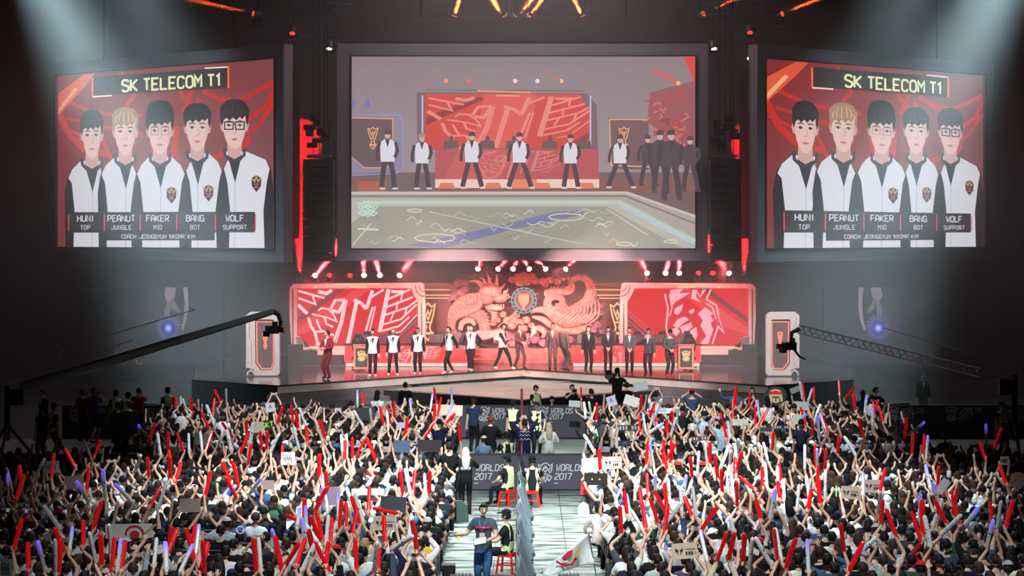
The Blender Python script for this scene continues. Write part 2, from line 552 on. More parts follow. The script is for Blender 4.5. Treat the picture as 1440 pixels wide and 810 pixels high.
strip3(ED[1:4], 1.30, 1.54, .02, band, 'fascia')
strip3(ED[1:4], 1.545, 1.58, .045, 'charcoal', 'edge_trim', .05)
strip3([ED[0], ED[1]], .05, 1.54, 0, 'black', 'side_fascia')
strip3([ED[3], ED[4]], .05, 1.54, 0, 'black', 'side_fascia')
stepm = mat('grey_step', (112, 104, 104), .35, noise=.15, nscale=2)
for i, (z, o_, xm) in enumerate(((1.27, .35, 9.0), (.97, .85, 9.3), (.67, 1.35, 9.6))):
    for sgn in (-1, 1):
        pts = [(sgn * 4.2, 75.3 - o_), (sgn * xm, 70.4 - o_), (sgn * xm, 71.6), (sgn * 4.2, 76.3)]
        mb = MB(); mb.prism(pts, -.3, 0, XY(z)); mb.build('step', stepm, stage)
# sunken projection floor: triangle between the two deck edges
pf = [(0, 79.45), (-5.3, 74.1), (0, 69.45), (5.3, 74.1)]
mb = MB(); mb.prism(pf, 0, 1.16, XY(0)); mb.build('projection_platform', 'black', stage)
mb = MB()
base = lin((186, 158, 148))
mb.flat([(0, 79.0), (-4.75, 74.15), (0, 69.8), (4.75, 74.15)], XY(1.18), 0, 0, base)
rr = random.Random(3)
for i in range(170):
    u, v = rr.uniform(-.92, .92), rr.uniform(-.92, .92)
    cx, cy = (u + v) * 2.35, 74.4 + (v - u) * 2.25
    L = rr.uniform(.15, .9)
    a = rr.uniform(-.3, .3)
    c = rr.choice(((226, 214, 204), (206, 108, 100), (146, 176, 164), (214, 178, 160), (126, 88, 86), (150, 170, 162)))
    if abs(cx) / 4.75 + abs(cy - 74.4) / 4.6 > .9: continue
    mb.stroke([(cx - L, cy - L * a), (cx, cy + .1), (cx + L, cy + L * a)], .05 + .08 * rr.random(), XY(1.185 + .0005 * i), 0, 0, lin(c))
mb.build('projected_map', mat('projected_map_surface', rough=.3, attr=True, emit=.85), stage)
mb = MB()
for s_ in (-1, 1):
    mb.stroke([(0, 79.1), (s_ * 4.85, 74.15)], .38, XY(1.19))
mb.build('light_border', 'teal', stage)
mb = MB()
for s_ in (-1, 1):
    mb.stroke([(s_ * 5.2, 74.1), (0, 69.55)], .16, XY(1.185))
mb.build('border_strip', 'silver', stage)
mb = MB()
mb.stroke([(-14.0, 72.2), (-8.8, 69.3), (-5.4, 69.3)], .12, XY(0), 0, 0, None, .85)
mb.stroke([(14.0, 72.2), (8.8, 69.3), (5.4, 69.3)], .12, XY(0), 0, 0, None, .85)
mb.build('front_skirt', 'black', stage)
# broad low steps at the back centre, lit red
tred = mat('red_brown_riser', (150, 74, 70), .4, noise=.1, nscale=2)
for i in range(3):
    MB().box((0, 4.3 + i * .45, 1.6 + .09 + i * .18), (8.2 - i * .5, .9, .18)).build('back_step', tred, stage)
    MB().box((0, 3.84 + i * .45, 1.6 + .17 + i * .18), (8.0 - i * .5, .03, .03)).build('step_light', 'neon', stage)


# ------------------------------------------------------------------ scenery walls beside the sculpture
def led_panel(sx):
    r = empty('scenery_panel', (sx * 4.3, 85.4, 1.6), label='dark maroon scenery wall with gold light lines, %s of the dragon sculpture' % ('left' if sx < 0 else 'right'), cat='scenery', group='scenery walls beside the sculpture')
    MB().box((0, 0, 1.55), (2.6, .3, 3.1)).build('wall_panel', mat('maroon_scenery', (96, 34, 40), .5, noise=.1, nscale=2), r)
    mb = MB()
    for z in (2.62, 2.75, 2.98): mb.box((0, -.18, z), (2.6, .05, .035))
    mb.build('light_line', 'gold', r)
    mb = MB(); emblem(mb, -sx * .0 + (-.25 if sx > 0 else .25), 1.75, .38, .55, lambda u, v, w_: (u, -.2 - w_, v), 0, 0, None, .16, 2, .03)
    mb.build('light_emblem', 'gold', r)
    MB().box((0, -.1, 3.2), (2.6, .6, .16)).build('cornice', mat('cornice_red', (120, 60, 60), .5), r)


led_panel(-1); led_panel(1)


# ------------------------------------------------------------------ the three hanging screens
def T1art(mb, fn, col, w=0.0, k=1.0):
    """winged letter pattern in crop units 0..910 x 0..440 (y down), slanted bars and feather outlines"""
    S = [([(275, 200), (420, 240)], 9), ([(275, 240), (370, 275), (350, 215)], 8), ([(272, 278), (325, 328)], 15), ([(385, 203), (430, 214), (462, 197)], 15),
         ([(385, 312), (402, 296), (440, 300), (470, 330), (490, 372)], 7), ([(350, 330), (440, 350), (495, 375)], 7), ([(330, 350), (345, 400), (366, 430), (385, 504)], 12),
         ([(375, 360), (390, 400), (402, 422)], 8), ([(420, 345), (430, 385), (470, 402)], 8), ([(365, 430), (420, 425), (472, 450)], 9), ([(372, 498), (430, 503), (470, 480)], 10),
         ([(430, 425), (440, 470)], 7), ([(455, 302), (480, 252), (535, 250)], 11), ([(460, 310), (500, 318), (520, 282), (535, 250)], 13), ([(535, 250), (510, 380), (472, 484)], 10),
         ([(547, 250), (522, 380), (484, 492)], 5), ([(550, 502), (600, 262)], 17), ([(585, 250), (625, 268), (655, 300)], 15), ([(655, 300), (690, 197)], 15), ([(678, 237), (752, 193)], 9),
         ([(690, 290), (645, 450)], 9), ([(706, 285), (670, 440)], 6), ([(780, 190), (730, 430)], 18), ([(780, 245), (900, 192)], 9), ([(770, 290), (916, 235)], 9),
         ([(760, 335), (890, 290), (940, 252)], 8), ([(750, 388), (850, 358), (938, 275)], 8), ([(745, 424), (840, 396), (896, 345)], 8), ([(856, 215), (850, 250)], 7),
         ([(830, 258), (824, 305)], 7), ([(810, 322), (790, 366)], 7), ([(882, 292), (868, 345)], 7), ([(800, 440), (850, 428), (940, 332)], 5), ([(795, 203), (865, 205)], 13)]
    S = [([(x * 1.3537 - 364.6, y * 1.3537 - 249.4) for x, y in pts], wd * 1.75) for pts, wd in S]
    for pts, wd in S:
        mb.stroke([(x, -y) for x, y in pts], wd * k, fn, w, 0, col)


def lion(mb, fn, col, w=0.0):
    """fierce lion head emblem, crop units minus (130,135)"""
    for poly in ([(430, 150), (530, 140), (500, 175), (585, 170), (540, 200), (470, 240), (440, 290)], [(600, 145), (640, 150), (625, 200), (665, 245), (590, 215)],
                 [(465, 290), (530, 255), (520, 300), (490, 340), (462, 330)], [(570, 310), (615, 290), (610, 320), (585, 335)],
                 [(450, 420), (490, 370), (540, 350), (575, 375), (520, 410), (490, 440)], [(445, 445), (485, 432), (505, 465), (480, 500), (450, 480)],
                 [(505, 430), (590, 395), (600, 430), (530, 490)], [(560, 470), (630, 430), (640, 500), (600, 560), (520, 545), (500, 505)],
                 [(640, 330), (700, 280), (760, 330), (735, 340), (762, 385), (738, 400), (758, 450), (720, 560), (655, 560), (705, 500), (660, 420), (678, 380)]):
        mb.flat([(x - 130, 135 - y) for x, y in reversed(poly)], fn, w, 0, col)
    for pts, wd in (([(390, 180), (415, 290), (400, 430), (430, 560)], 14), ([(425, 180), (445, 290), (425, 350)], 10),
                    ([(740, 145), (705, 220), (780, 265), (800, 330), (785, 315), (838, 475), (795, 425), (750, 560)], 14), ([(700, 145), (660, 200), (640, 170)], 10),
                    ([(680, 145), (670, 190)], 10), ([(700, 250), (750, 280), (780, 370)], 10)):
        mb.stroke([(x - 130, 135 - y) for x, y in pts], wd, fn, w, 0, col)


def side_S(x, y):
    t = (x - 58) / 775.0
    d = 1 / ((1 - t) / 87.5 + t / 78.9)
    wf = (87.5 - d) / (87.5 - 78.9)
    top, bot = 118 - 56 * t, 728 + 6 * t
    return wf * 13.7, (bot - y) / (bot - top) * 7.5


def side_picture():
    mb = MB()
    fn = lambda u, v, w_: (*(lambda s_: (s_[0], -.03 - w_, s_[1]))(side_S(u, v)),)
    rect = lambda x0, y0, x1, y1, c, w_: mb.flat([(x0, y1), (x1, y1), (x1, y0), (x0, y0)], fn, w_, 0, lin(c))
    nx = 12
    for i in range(nx):                                        # red to brown-grey backdrop picture
        for j in range(6):
            x0, x1 = 58 + 775 * i / nx, 58 + 775 * (i + 1) / nx
            t0, t1 = i / nx, (i + 1) / nx
            f = (i + .5) / nx; g = (j + .5) / 6
            c = (150 - 40 * abs(f - .45), 42 + 26 * f + 20 * g, 44 + 30 * f + 14 * g)
            y = lambda t, q: (118 - 56 * t) + q * ((728 + 6 * t) - (118 - 56 * t))
            mb.flat([(x0, y(t0, (j + 1) / 6)), (x1, y(t1, (j + 1) / 6)), (x1, y(t1, j / 6)), (x0, y(t0, j / 6))], fn, 0, 0, lin(c))
    wr = lin((206, 44, 38))
    for pts, wd in (([(62, 250), (100, 330), (150, 380), (240, 400)], 22), ([(62, 200), (190, 250), (360, 262)], 14), ([(190, 300), (300, 312), (360, 330)], 16),
                    ([(280, 108), (330, 190), (300, 225)], 14), ([(215, 345), (250, 420)], 14), ([(400, 250), (400, 420), (370, 430)], 20), ([(470, 130), (500, 190), (540, 230)], 16),
                    ([(560, 110), (500, 250)], 16), ([(620, 105), (580, 180), (670, 225), (760, 180), (830, 140)], 16), ([(830, 160), (800, 230), (730, 280)], 16), ([(826, 215), (770, 300), (730, 330)], 14),
                    ([(740, 340), (700, 400), (640, 400), (600, 420)], 20), ([(480, 300), (470, 420)], 24), ([(70, 300), (140, 330)], 12), ([(560, 200), (520, 330)], 18),
                    ([(640, 200), (700, 210)], 12), ([(90, 270), (180, 290)], 10)):
        mb.stroke([(x, y) for x, y in reversed(pts)], wd, fn, .005, 0, wr)
    mb.flat([(60, 262), (150, 160), (190, 110), (150, 114), (60, 180)], fn, .006, 0, lin((235, 90, 62)))
    mb.flat([(60, 255), (130, 165), (118, 160), (60, 235)], fn, .007, 0, lin((255, 180, 120)))
    wht, blk = lin((226, 224, 232)), lin((40, 34, 44))
    ppl = [(180, 330, 35, (34, 28, 30), 0, 238, 84, 236, 0), (300, 318, 40, (172, 136, 104), 0, 230, 203, 352, 0), (427, 316, 43, (30, 28, 30), 1, 206, 333, 526, 1),
           (557, 305, 42, (34, 30, 34), 0, 217, 505, 655, 1), (690, 298, 44, (44, 34, 40), 2, 204, 640, 826, 1)]
    for q, i in enumerate((0, 1, 3, 4, 2)):
        cx, cy, hw, hc, gl, ht, xl, xr, badge = ppl[i]
        w_ = .01 + q * .02
        sh = cy + 112
        blk2, coll = lin((44, 38, 48)), lin((60, 56, 66))
        mb.flat([(xl, 600), (xl + 2, 735), (xr, 735), (xr, 600), (xr + 2, 540), (xr - 8, sh + 40), (xr - 26, sh + 8), (cx + 40, sh - 22), (cx - 40, sh - 22), (xl + 26, sh + 8), (xl + 8, sh + 40), (xl - 2, 540)], fn, w_, 0, blk2)
        mb.flat([(xl + 30, 735), (xr - 30, 735), (xr - 34, 600), (xr - 22, 500), (xr - 12, sh + 42), (xr - 26, sh + 10), (cx + 40, sh - 20), (cx - 40, sh - 20), (xl + 26, sh + 10), (xl + 12, sh + 42), (xl + 24, 500), (xl + 34, 600)], fn, w_ + .003, 0, wht)
        mb.flat([(cx + 2, sh + 92), (cx + 26, sh - 8), (cx - 26, sh - 8)], fn, w_ + .006, 0, blk2)
        mb.stroke([(cx, 730), (cx + 2, sh + 90)], 2.5, fn, w_ + .006, 0, lin((190, 188, 200)))
        mb.stroke([(cx - 36, sh - 32), (cx - 34, sh - 6), (cx - 16, sh + 12), (cx + 16, sh + 12), (cx + 34, sh - 6), (cx + 36, sh - 32)], 10, fn, w_ + .008, 0, coll)
        sk, sk2 = lin((236, 196, 188)), lin((216, 168, 160))
        mb.flat([(cx - 24, sh - 6), (cx, sh + 8), (cx + 24, sh - 6), (cx + hw * .6, cy + 46), (cx - hw * .6, cy + 46)], fn, w_ + .009, 0, sk2)
        hd = [(0, 84), (.3, 80), (.55, 66), (.78, 42), (.93, 12), (.99, -25), (.9, -60), (0, -72)]
        mb.flat([(cx + hw * a_, cy + b_) for a_, b_ in hd] + [(cx - hw * a_, cy + b_) for a_, b_ in reversed(hd[1:-1])], fn, w_ + .011, 0, sk)
        mb.flat([(cx + hw * .55, cy + 66), (cx + hw * .78, cy + 42), (cx + hw * .93, cy + 12), (cx + hw * .99, cy - 25), (cx + hw * .8, cy - 20), (cx + hw * .72, cy + 25)], fn, w_ + .0115, 0, lin((226, 180, 174)))
        for s_ in (-1, 1): mb.flat([(cx + s_ * hw * .95 + a_ * s_, cy + b_) for a_, b_ in ((-3, 22), (5, 20), (9, 0), (6, -14), (-3, -14))], fn, w_ + .0105, 0, sk2)
        # hair: rounded mass with an uneven fringe over the brow
        up = cy - ht
        mass = [(-1.06, 2), (-1.16, -26), (-1.18, -58), (-1.02, -.78 * up), (-.7, -.93 * up), (-.2, -up), (.35, -.99 * up), (.8, -.9 * up), (1.08, -.72 * up), (1.18, -52), (1.14, -22), (1.05, 4), (.92, -14),
                (.88, -34), (.62, -22), (.42, -30), (.16, -18), (-.12, -28), (-.4, -17), (-.62, -27), (-.86, -20), (-.93, -8)]
        mb.flat([(cx + hw * a_, cy + b_) for a_, b_ in mass], fn, w_ + .013, 0, lin(hc))
        hl = lin(tuple(min(255, int(c * 1.25 + 14)) for c in hc))
        for a_, b_, c_ in ((-.9, -.66, -30), (-.55, -.8, -34), (-.15, -.84, -32), (.3, -.86, -36), (.66, -.78, -34), (.95, -.6, -28)):
            mb.stroke([(cx + hw * a_ * .75, cy + b_ * up), (cx + hw * a_ * 1.0, cy + (b_ * up + c_) / 2), (cx + hw * a_ * .96, cy + c_)], 3, fn, w_ + .014, 0, hl)
        for s_ in (-1, 1):
            ex = cx + s_ * hw * .44
            mb.flat([(ex - hw * .2, cy + 1), (ex - hw * .08, cy + 5), (ex + hw * .1, cy + 5), (ex + hw * .2, cy), (ex + hw * .08, cy - 4), (ex - hw * .1, cy - 4)], fn, w_ + .015, 0, lin((240, 226, 224)))
            mb.flat([(ex + 4.6 * math.cos(t), cy + .5 + 4.6 * math.sin(t)) for t in np.arange(0, 6.2, .8)], fn, w_ + .016, 0, lin((44, 32, 34)))
            mb.stroke([(ex - hw * .22, cy + 1), (ex - hw * .05, cy - 5), (ex + hw * .22, cy)], 2.6, fn, w_ + .017, 0, lin((70, 46, 48)))
            mb.stroke([(ex - hw * .26, cy - 13), (ex, cy - 16), (ex + hw * .26, cy - 13)], 4, fn, w_ + .0125 + .004, 0, lin((84, 60, 58)))
            if gl:
                gw = hw * .32 if gl == 1 else hw * .37
                mb.stroke([(ex - gw, cy - 12), (ex + gw, cy - 12), (ex + gw * .9, cy + 14), (ex - gw * .9, cy + 14)], 2 if gl == 1 else 4.5, fn, w_ + .018, 0, lin((150, 122, 122) if gl == 1 else (44, 26, 54)), closed=True)
        if gl: mb.stroke([(cx - hw * .1, cy - 4), (cx + hw * .1, cy - 4)], 2 if gl == 1 else 4, fn, w_ + .018, 0, lin((150, 122, 122) if gl == 1 else (44, 26, 54)))
        mb.stroke([(cx + 3, cy + 4), (cx + 6, cy + 26), (cx - 6, cy + 28)], 2.6, fn, w_ + .016, 0, lin((206, 156, 148)))
        mb.flat([(cx - 13, cy + 50), (cx - 4, cy + 46), (cx + 4, cy + 46), (cx + 13, cy + 50), (cx, cy + 55)], fn, w_ + .016, 0, lin((204, 104, 106)))
        if badge:
            bx, by = xr - 58, {2: 545, 3: 538, 4: 505}[i]
            mb.flat([(bx - 18, by - 20), (bx - 16, by + 10), (bx, by + 30), (bx + 16, by + 10), (bx + 18, by - 20), (bx, by - 30)], fn, w_ + .016, 0, lin((70, 40, 54)))
            mb.stroke([(bx - 16, by - 20), (bx - 6, by - 8), (bx, by - 26), (bx + 6, by - 8), (bx + 16, by - 20)], 5, fn, w_ + .018, 0, lin((200, 160, 120)))
            mb.stroke([(bx - 10, by + 2), (bx + 10, by + 2)], 4, fn, w_ + .018, 0, lin((190, 90, 84)))
            mb.stroke([(bx - 7, by + 16), (bx, by + 8), (bx + 7, by + 16)], 4, fn, w_ + .018, 0, lin((200, 120, 90)))
    # name bar
    W0 = .16
    D = (58, 54, 60)
    rect(108, 605, 768, 678, D, W0); rect(236, 676, 625, 706, (52, 48, 54), W0)
    mb.flat([(190, 190), (676, 166), (672, 92), (196, 124)], fn, W0, 0, lin((48, 42, 44)))
    mb.stroke([(192, 192), (192, 126)], 6, fn, W0 + .01, 0, lin((255, 110, 60))); mb.stroke([(674, 166), (674, 90)], 7, fn, W0 + .01, 0, lin((255, 110, 60)))
    mb.stroke([(192, 194), (260, 190)], 5, fn, W0 + .01, 0, lin((255, 230, 210))); mb.stroke([(590, 95), (674, 91)], 5, fn, W0 + .01, 0, lin((255, 230, 210)))
    for x in (107, 234, 361, 491, 628, 770):
        mb.stroke([(x, 672), (x, 612)], 3.5, fn, W0 + .01, 0, lin((240, 90, 70)))
    f2 = lambda ox, oy, sl=0.0: (lambda u, v, w_: fn(ox + u, oy - v + sl * u, w_))
    yl, lt = lin((246, 246, 190)), lin((228, 224, 230))
    text(mb, 'SK TELECOM T1', 0, 0, 40, f2(298, 176, -.055), W0 + .02, 0, yl, wd=.55, sp=.68)
    for nme, pos, cx in (('HUNI', 'TOP', 169), ('PEANUT', 'JUNGLE', 297), ('FAKER', 'MID', 426), ('BANG', 'BOT', 559), ('WOLF', 'SUPPORT', 700)):
        text(mb, nme, 0, 0, 21, f2(cx, 638), W0 + .02, 0, lt, wd=.5, sp=.8, center=True)
        text(mb, pos, 0, 0, 15, f2(cx, 667), W0 + .02, 0, lt, wd=.42, sp=.95, center=True)
    text(mb, "COACH: JEONGGYUN 'KKOMA' KIM", 0, 0, 13.5, f2(427, 699), W0 + .02, 0, lt, wd=.44, sp=.8, center=True)
    return mb.mesh('screen_picture', [MT['screen']])


def big_screen(loc, rz, W, H, margins, picture, label, name='hanging_screen'):
    r = empty(name, loc, rz, label, 'screen')
    l, rt, b, t = margins
    mb = MB()
    mb.box((-l / 2, .1, H / 2), (l, .5, H + b + t if b == t else H + b + t)); mb.box((W + rt / 2, .1, H / 2), (rt, .5, H + b + t))
    mb.box((W / 2, .1, -b / 2), (W, .5, b)); mb.box((W / 2, .1, H + t / 2), (W, .5, t))
    mb.build('bezel', 'bezel', r)
    mb = MB()
    for x in (-.03, W + .03): mb.box((x, -.16, H / 2), (.05, .06, H + .1))
    for z in (-.03, H + .03): mb.box((W / 2, -.16, z), (W + .1, .06, .05))
    mb.build('inner_edge', 'black', r)
    MB().box((W / 2, .2, H / 2), (W, .3, H)).build('display_panel', 'black', r)
    obj_from(picture, 'screen_picture', r)
    mb = MB()
    for x in (W * .2, W * .8): mb.tube([(x, .3, H + t), (x, .3, 23.9 - loc[2])], .03, 4)
    mb.build('hanging_cable', 'blackmetal', r)
    MB().box((W / 2, .75, H * .5), (W + l, .7, H * .9)).build('rear_rigging_frame', 'charcoal', r)
    return r


pic = side_picture()
A = math.atan2(8.6, 10.65)
big_screen((-20.4, 87.5, 6.41), -A, 13.7, 7.5, (.35, .55, .55, .55), pic, 'left hanging screen turned outward, showing five players and the team name')
big_screen((9.55, 78.9, 6.41), A, 13.7, 7.5, (.5, .6, .55, .55), pic, 'right hanging screen turned outward, showing the same five players')


def center_picture():
    mb = MB()
    s_ = 13.43 / (1245 - 62)
    sv = 7.5 / (735 - 75)
    fn = lambda u, v, w_: ((u - 62) * s_, -.03 - w_, (735 - v) * sv)
    n = [0.0]

    def q(poly, c):
        n[0] += .0012
        # order so that faces look towards the room either way (emission is two-sided)
        mb.flat(poly, fn, n[0], 0, lin(c))

    def rect(x0, y0, x1, y1, c): q([(x0, y1), (x1, y1), (x1, y0), (x0, y0)], c)

    def st(pts, wd, c):
        n[0] += .0012
        mb.stroke(pts, wd, fn, n[0], 0, lin(c))
    for j in range(12):
        c = 140 + j * 1.5
        for i in range(8):
            rect(62 + i * 147.9, 75 + j * 33.4, 62 + (i + 1) * 147.9, 75 + (j + 1) * 33.4, (c + 2 + abs(i - 3.5) * 1.5, c - 10, c - 5))
    rect(62, 474, 1244, 560, (126, 102, 104)); rect(1000, 535, 1244, 735, (124, 98, 100))
    q([(62, 270), (225, 280), (238, 300), (238, 470), (62, 480)], (150, 136, 158))
    q([(62, 288), (203, 290), (205, 440), (180, 458), (100, 458), (62, 425)], (112, 94, 98))
    st([(62, 286), (203, 290), (205, 440), (180, 458), (105, 458), (62, 422)], 3.5, (236, 170, 120))
    st([(62, 274), (228, 278), (238, 300), (236, 462), (215, 478), (62, 484)], 4, (150, 150, 205))
    q([(945, 288), (1085, 288), (1085, 465), (960, 462)], (122, 98, 100))
    st([(1083, 292), (950, 292), (955, 450), (1090, 455)], 4, (240, 180, 130))
    for dx in (135, 1000):
        for e in EMB2: st([(dx + a * 22, 350 - b * 26) for a, b in e], 3.5, (246, 170, 128))
    for x, y, r_ in ((68, 236, 8), (116, 236, 9)): q([(x - r_, y + 16), (x + r_, y + 14), (x + r_ - 3, y - 16), (x - r_ + 2, y - 14)], (130, 118, 190))
    q([(1090, 200), (1160, 180), (1244, 160), (1244, 480), (1160, 420), (1120, 330), (1080, 300)], (160, 96, 98))
    rr = random.Random(5)
    for i in range(40):
        x, y = rr.uniform(1085, 1215), rr.uniform(190, 420)
        a = rr.uniform(0, 6.28); L = rr.uniform(14, 30)
        st([(x, y), (x + L * math.cos(a), y + L * .6 * math.sin(a)), (x + L * 1.4 * math.cos(a + .8), y + L * 1.2 * math.sin(a + .8))], rr.uniform(4, 10), rr.choice(((196, 78, 76), (176, 84, 84), (210, 120, 116), (140, 84, 92))))
    # wide stage screen in the picture
    q([(285, 200), (320, 190), (860, 192), (905, 240), (910, 395), (290, 395)], (124, 104, 108))
    q([(314, 205), (845, 205), (885, 270), (885, 392), (314, 392)], (214, 78, 72))
    q([(520, 205), (700, 205), (660, 392), (480, 392)], (226, 96, 88))
    q([(318, 285), (500, 215), (520, 222), (318, 312)], (150, 66, 68))
    q([(780, 392), (885, 330), (885, 352), (830, 392)], (168, 70, 72))
    art = MB()
    T1art(art, lambda u, v, w_: fn(322 + u * .62, 210 - v * .42, 0), lin((238, 150, 138)), 0)
    n[0] += .002
    mb.add([(x, -.03 - n[0], z) for x, y, z in art.v], art.f, 0, lin((236, 142, 132)))
    st([(290, 196), (870, 200)], 5, (156, 140, 146)); st([(495, 194), (680, 200)], 6, (250, 150, 110)); st([(560, 210), (640, 212)], 5, (250, 170, 130))
    for x in (306, 884): st([(x, 210), (x, 385)], 6, (196, 186, 220))
    for x, c in ((387, (255, 150, 110)), (466, (240, 110, 96)), (625, (246, 220, 214)), (702, (246, 220, 214)), (784, (255, 190, 130)), (1186, (255, 180, 130))):
        y = 160 if x < 1000 else 168
        q([(x + 8 * math.cos(t), y + 8 * math.sin(t)) for t in np.arange(0, 6.2, .785)], c)
    st([(720, 120), (780, 162)], 6, (190, 120, 112)); st([(1100, 122), (1180, 164)], 12, (220, 104, 92)); q([(1205, 76), (1244, 76), (1244, 170)], (226, 74, 64))
    # monitors, desk
    for x in (405, 530, 620, 745, 862):
        q([(x - 28, 392), (x + 26, 392), (x + 22, 366), (x - 24, 366)], (112, 92, 96)); q([(x - 8, 366), (x + 10, 366), (x + 4, 348), (x - 4, 348)], (104, 86, 92))
    rect(350, 395, 912, 498, (190, 92, 94)); q([(430, 395), (640, 395), (560, 498), (380, 498)], (206, 100, 98))
    art2 = MB(); T1art(art2, lambda u, v, w_: fn(470 + u * .34, 398 - v * .22, 0), lin((220, 130, 130)), 0)
    n[0] += .002
    mb.add([(x, -.03 - n[0], z) for x, y, z in art2.v], art2.f, 0, lin((222, 132, 128)))
    rect(62, 498, 1244, 542, (140, 96, 92)); rect(350, 498, 914, 528, (242, 208, 196)); rect(600, 498, 700, 530, (240, 140, 110))
    for x in (360, 520, 690, 840): q([(x, 530), (x + 60, 530), (x + 50, 510), (x + 8, 510)], (226, 130, 104))
    q([(80, 540), (330, 540), (300, 505), (90, 505)], (176, 104, 84)); rect(180, 490, 350, 540, (120, 104, 108))
    q([(62, 540), (1010, 540), (1244, 620), (1244, 735), (62, 735)], (176, 168, 160))
    st([(62, 546), (1010, 544), (1244, 626)], 8, (206, 196, 186)); st([(62, 556), (1004, 556), (1244, 650)], 5, (130, 118, 116))
    q([(62, 565), (990, 568), (1244, 700), (1244, 735), (62, 735)], (186, 186, 174)); st([(100, 578), (985, 578), (1244, 712)], 12, (190, 208, 198))
    st([(985, 590), (1244, 722)], 5, (190, 200, 240))
    q([(130, 592), (940, 592), (1200, 735), (62, 735), (62, 650)], (162, 160, 146))
    q([(250, 725), (380, 735), (620, 670), (860, 620), (860, 604), (760, 610), (600, 650), (420, 690)], (128, 128, 168))
    for i in range(70):
        x, y = rr.uniform(90, 1150), rr.uniform(600, 728)
        if x > 900 + (y - 592) * 1.8: continue
        w_ = rr.uniform(18, 70)
        ph = rr.uniform(0, 6.28)
        st([(x + w_ * t, y + 7 * math.sin(ph + t * 6)) for t in (0, .25, .5, .75, 1)], rr.uniform(1.5, 3), rr.choice(((214, 214, 196), (232, 232, 214), (136, 136, 124), (190, 196, 176))))
    for x, y, a_, b_ in ((800, 628, 60, 12), (350, 700, 70, 14), (1000, 720, 26, 6), (1160, 712, 24, 5), (280, 606, 24, 5)):
        st([(x + a_ * math.cos(t), y + b_ * math.sin(t)) for t in np.arange(0, 6.4, .52)], 4, (214, 212, 178))
    st([(330, 610), (850, 720)], 4, (200, 196, 180)); st([(940, 600), (1080, 690)], 4, (206, 202, 184)); st([(66, 725), (130, 650)], 4, (220, 216, 190))
    for e in EMB: st([(120 + a * 34, 600 - b * 22) for a, b in e], 4, (196, 226, 214))
    st([(85, 668), (155, 672)], 6, (200, 226, 216))
    # five players in white and black jackets walking, then dark-suited figures

    def fig(x, top, bot, white, stride, d=1):
        h = bot - top
        hw = h * .135
        dk = (84, 70, 80)
        tc = (224, 222, 230) if white else (92, 80, 84)
        hy = top + h * .07
        st([(x - hw * .3, top + h * .48), (x - hw * .5 - stride * .4, top + h * .72), (x - hw * .6 - stride, bot - 6)], h * .085, dk)
        st([(x + hw * .3, top + h * .48), (x + hw * .6 + stride * .4, top + h * .72), (x + hw * .7 + stride, bot - 6)], h * .085, dk)
        st([(x - hw * .6 - stride - 6, bot - 2), (x - hw * .6 - stride + 12, bot - 2)], 6, (220, 210, 210) if white else dk)
        st([(x + hw * .7 + stride - 6, bot - 2), (x + hw * .7 + stride + 12, bot - 2)], 6, (220, 210, 210) if white else dk)
        q([(x - hw * .85, top + h * .54), (x + hw * .85, top + h * .54), (x + hw * .95, top + h * .22), (x + hw * .4, top + h * .16), (x - hw * .4, top + h * .16), (x - hw * .95, top + h * .22)], tc)
        st([(x - hw, top + h * .21), (x - hw * 1.25 - stride * .2, top + h * .38), (x - hw * 1.2 - stride * .3, top + h * .52)], h * .055, dk)
        st([(x + hw, top + h * .21), (x + hw * 1.25, top + h * .36), (x + hw * .9, top + h * .47)], h * .055, dk)
        q([(x - hw * .3, top + h * .16), (x + hw * .3, top + h * .16), (x, top + h * .3)], dk)
        q([(x + h * .05 * math.cos(t), hy + 4 + h * .065 * math.sin(t)) for t in np.arange(0, 6.2, .62)], (214, 176, 170))
        q([(x - h * .06, hy + 2), (x + h * .06, hy + 2), (x + h * .055, hy - h * .055), (x, hy - h * .075), (x - h * .055, hy - h * .05)], (96, 74, 76) if x != 305 else (176, 140, 116))
    for a in ((187, 328, 532, 1, 4), (305, 340, 532, 1, 4), (476, 335, 530, 1, 16), (640, 337, 530, 1, 22), (815, 343, 530, 1, 8), (985, 345, 528, 1, 26),
              (1080, 346, 520, 0, 10), (1122, 330, 545, 0, 4), (1160, 328, 570, 0, 5), (1225, 350, 540, 0, 8)): fig(*a)
    return mb.mesh('screen_picture', [MT['screen']])


cs = big_screen((-6.685, 78, 6.415), 0, 13.43, 7.5, (.58, .5, .5, .5), center_picture(), 'large centre hanging screen showing players walking past the stage in washed-out colours')
MB().box((6.7, .3, 8.55), (14.4, .9, .95)).build('header_fascia', mat('black_cherry_header', (30, 16, 18), .9, noise=.1), cs)


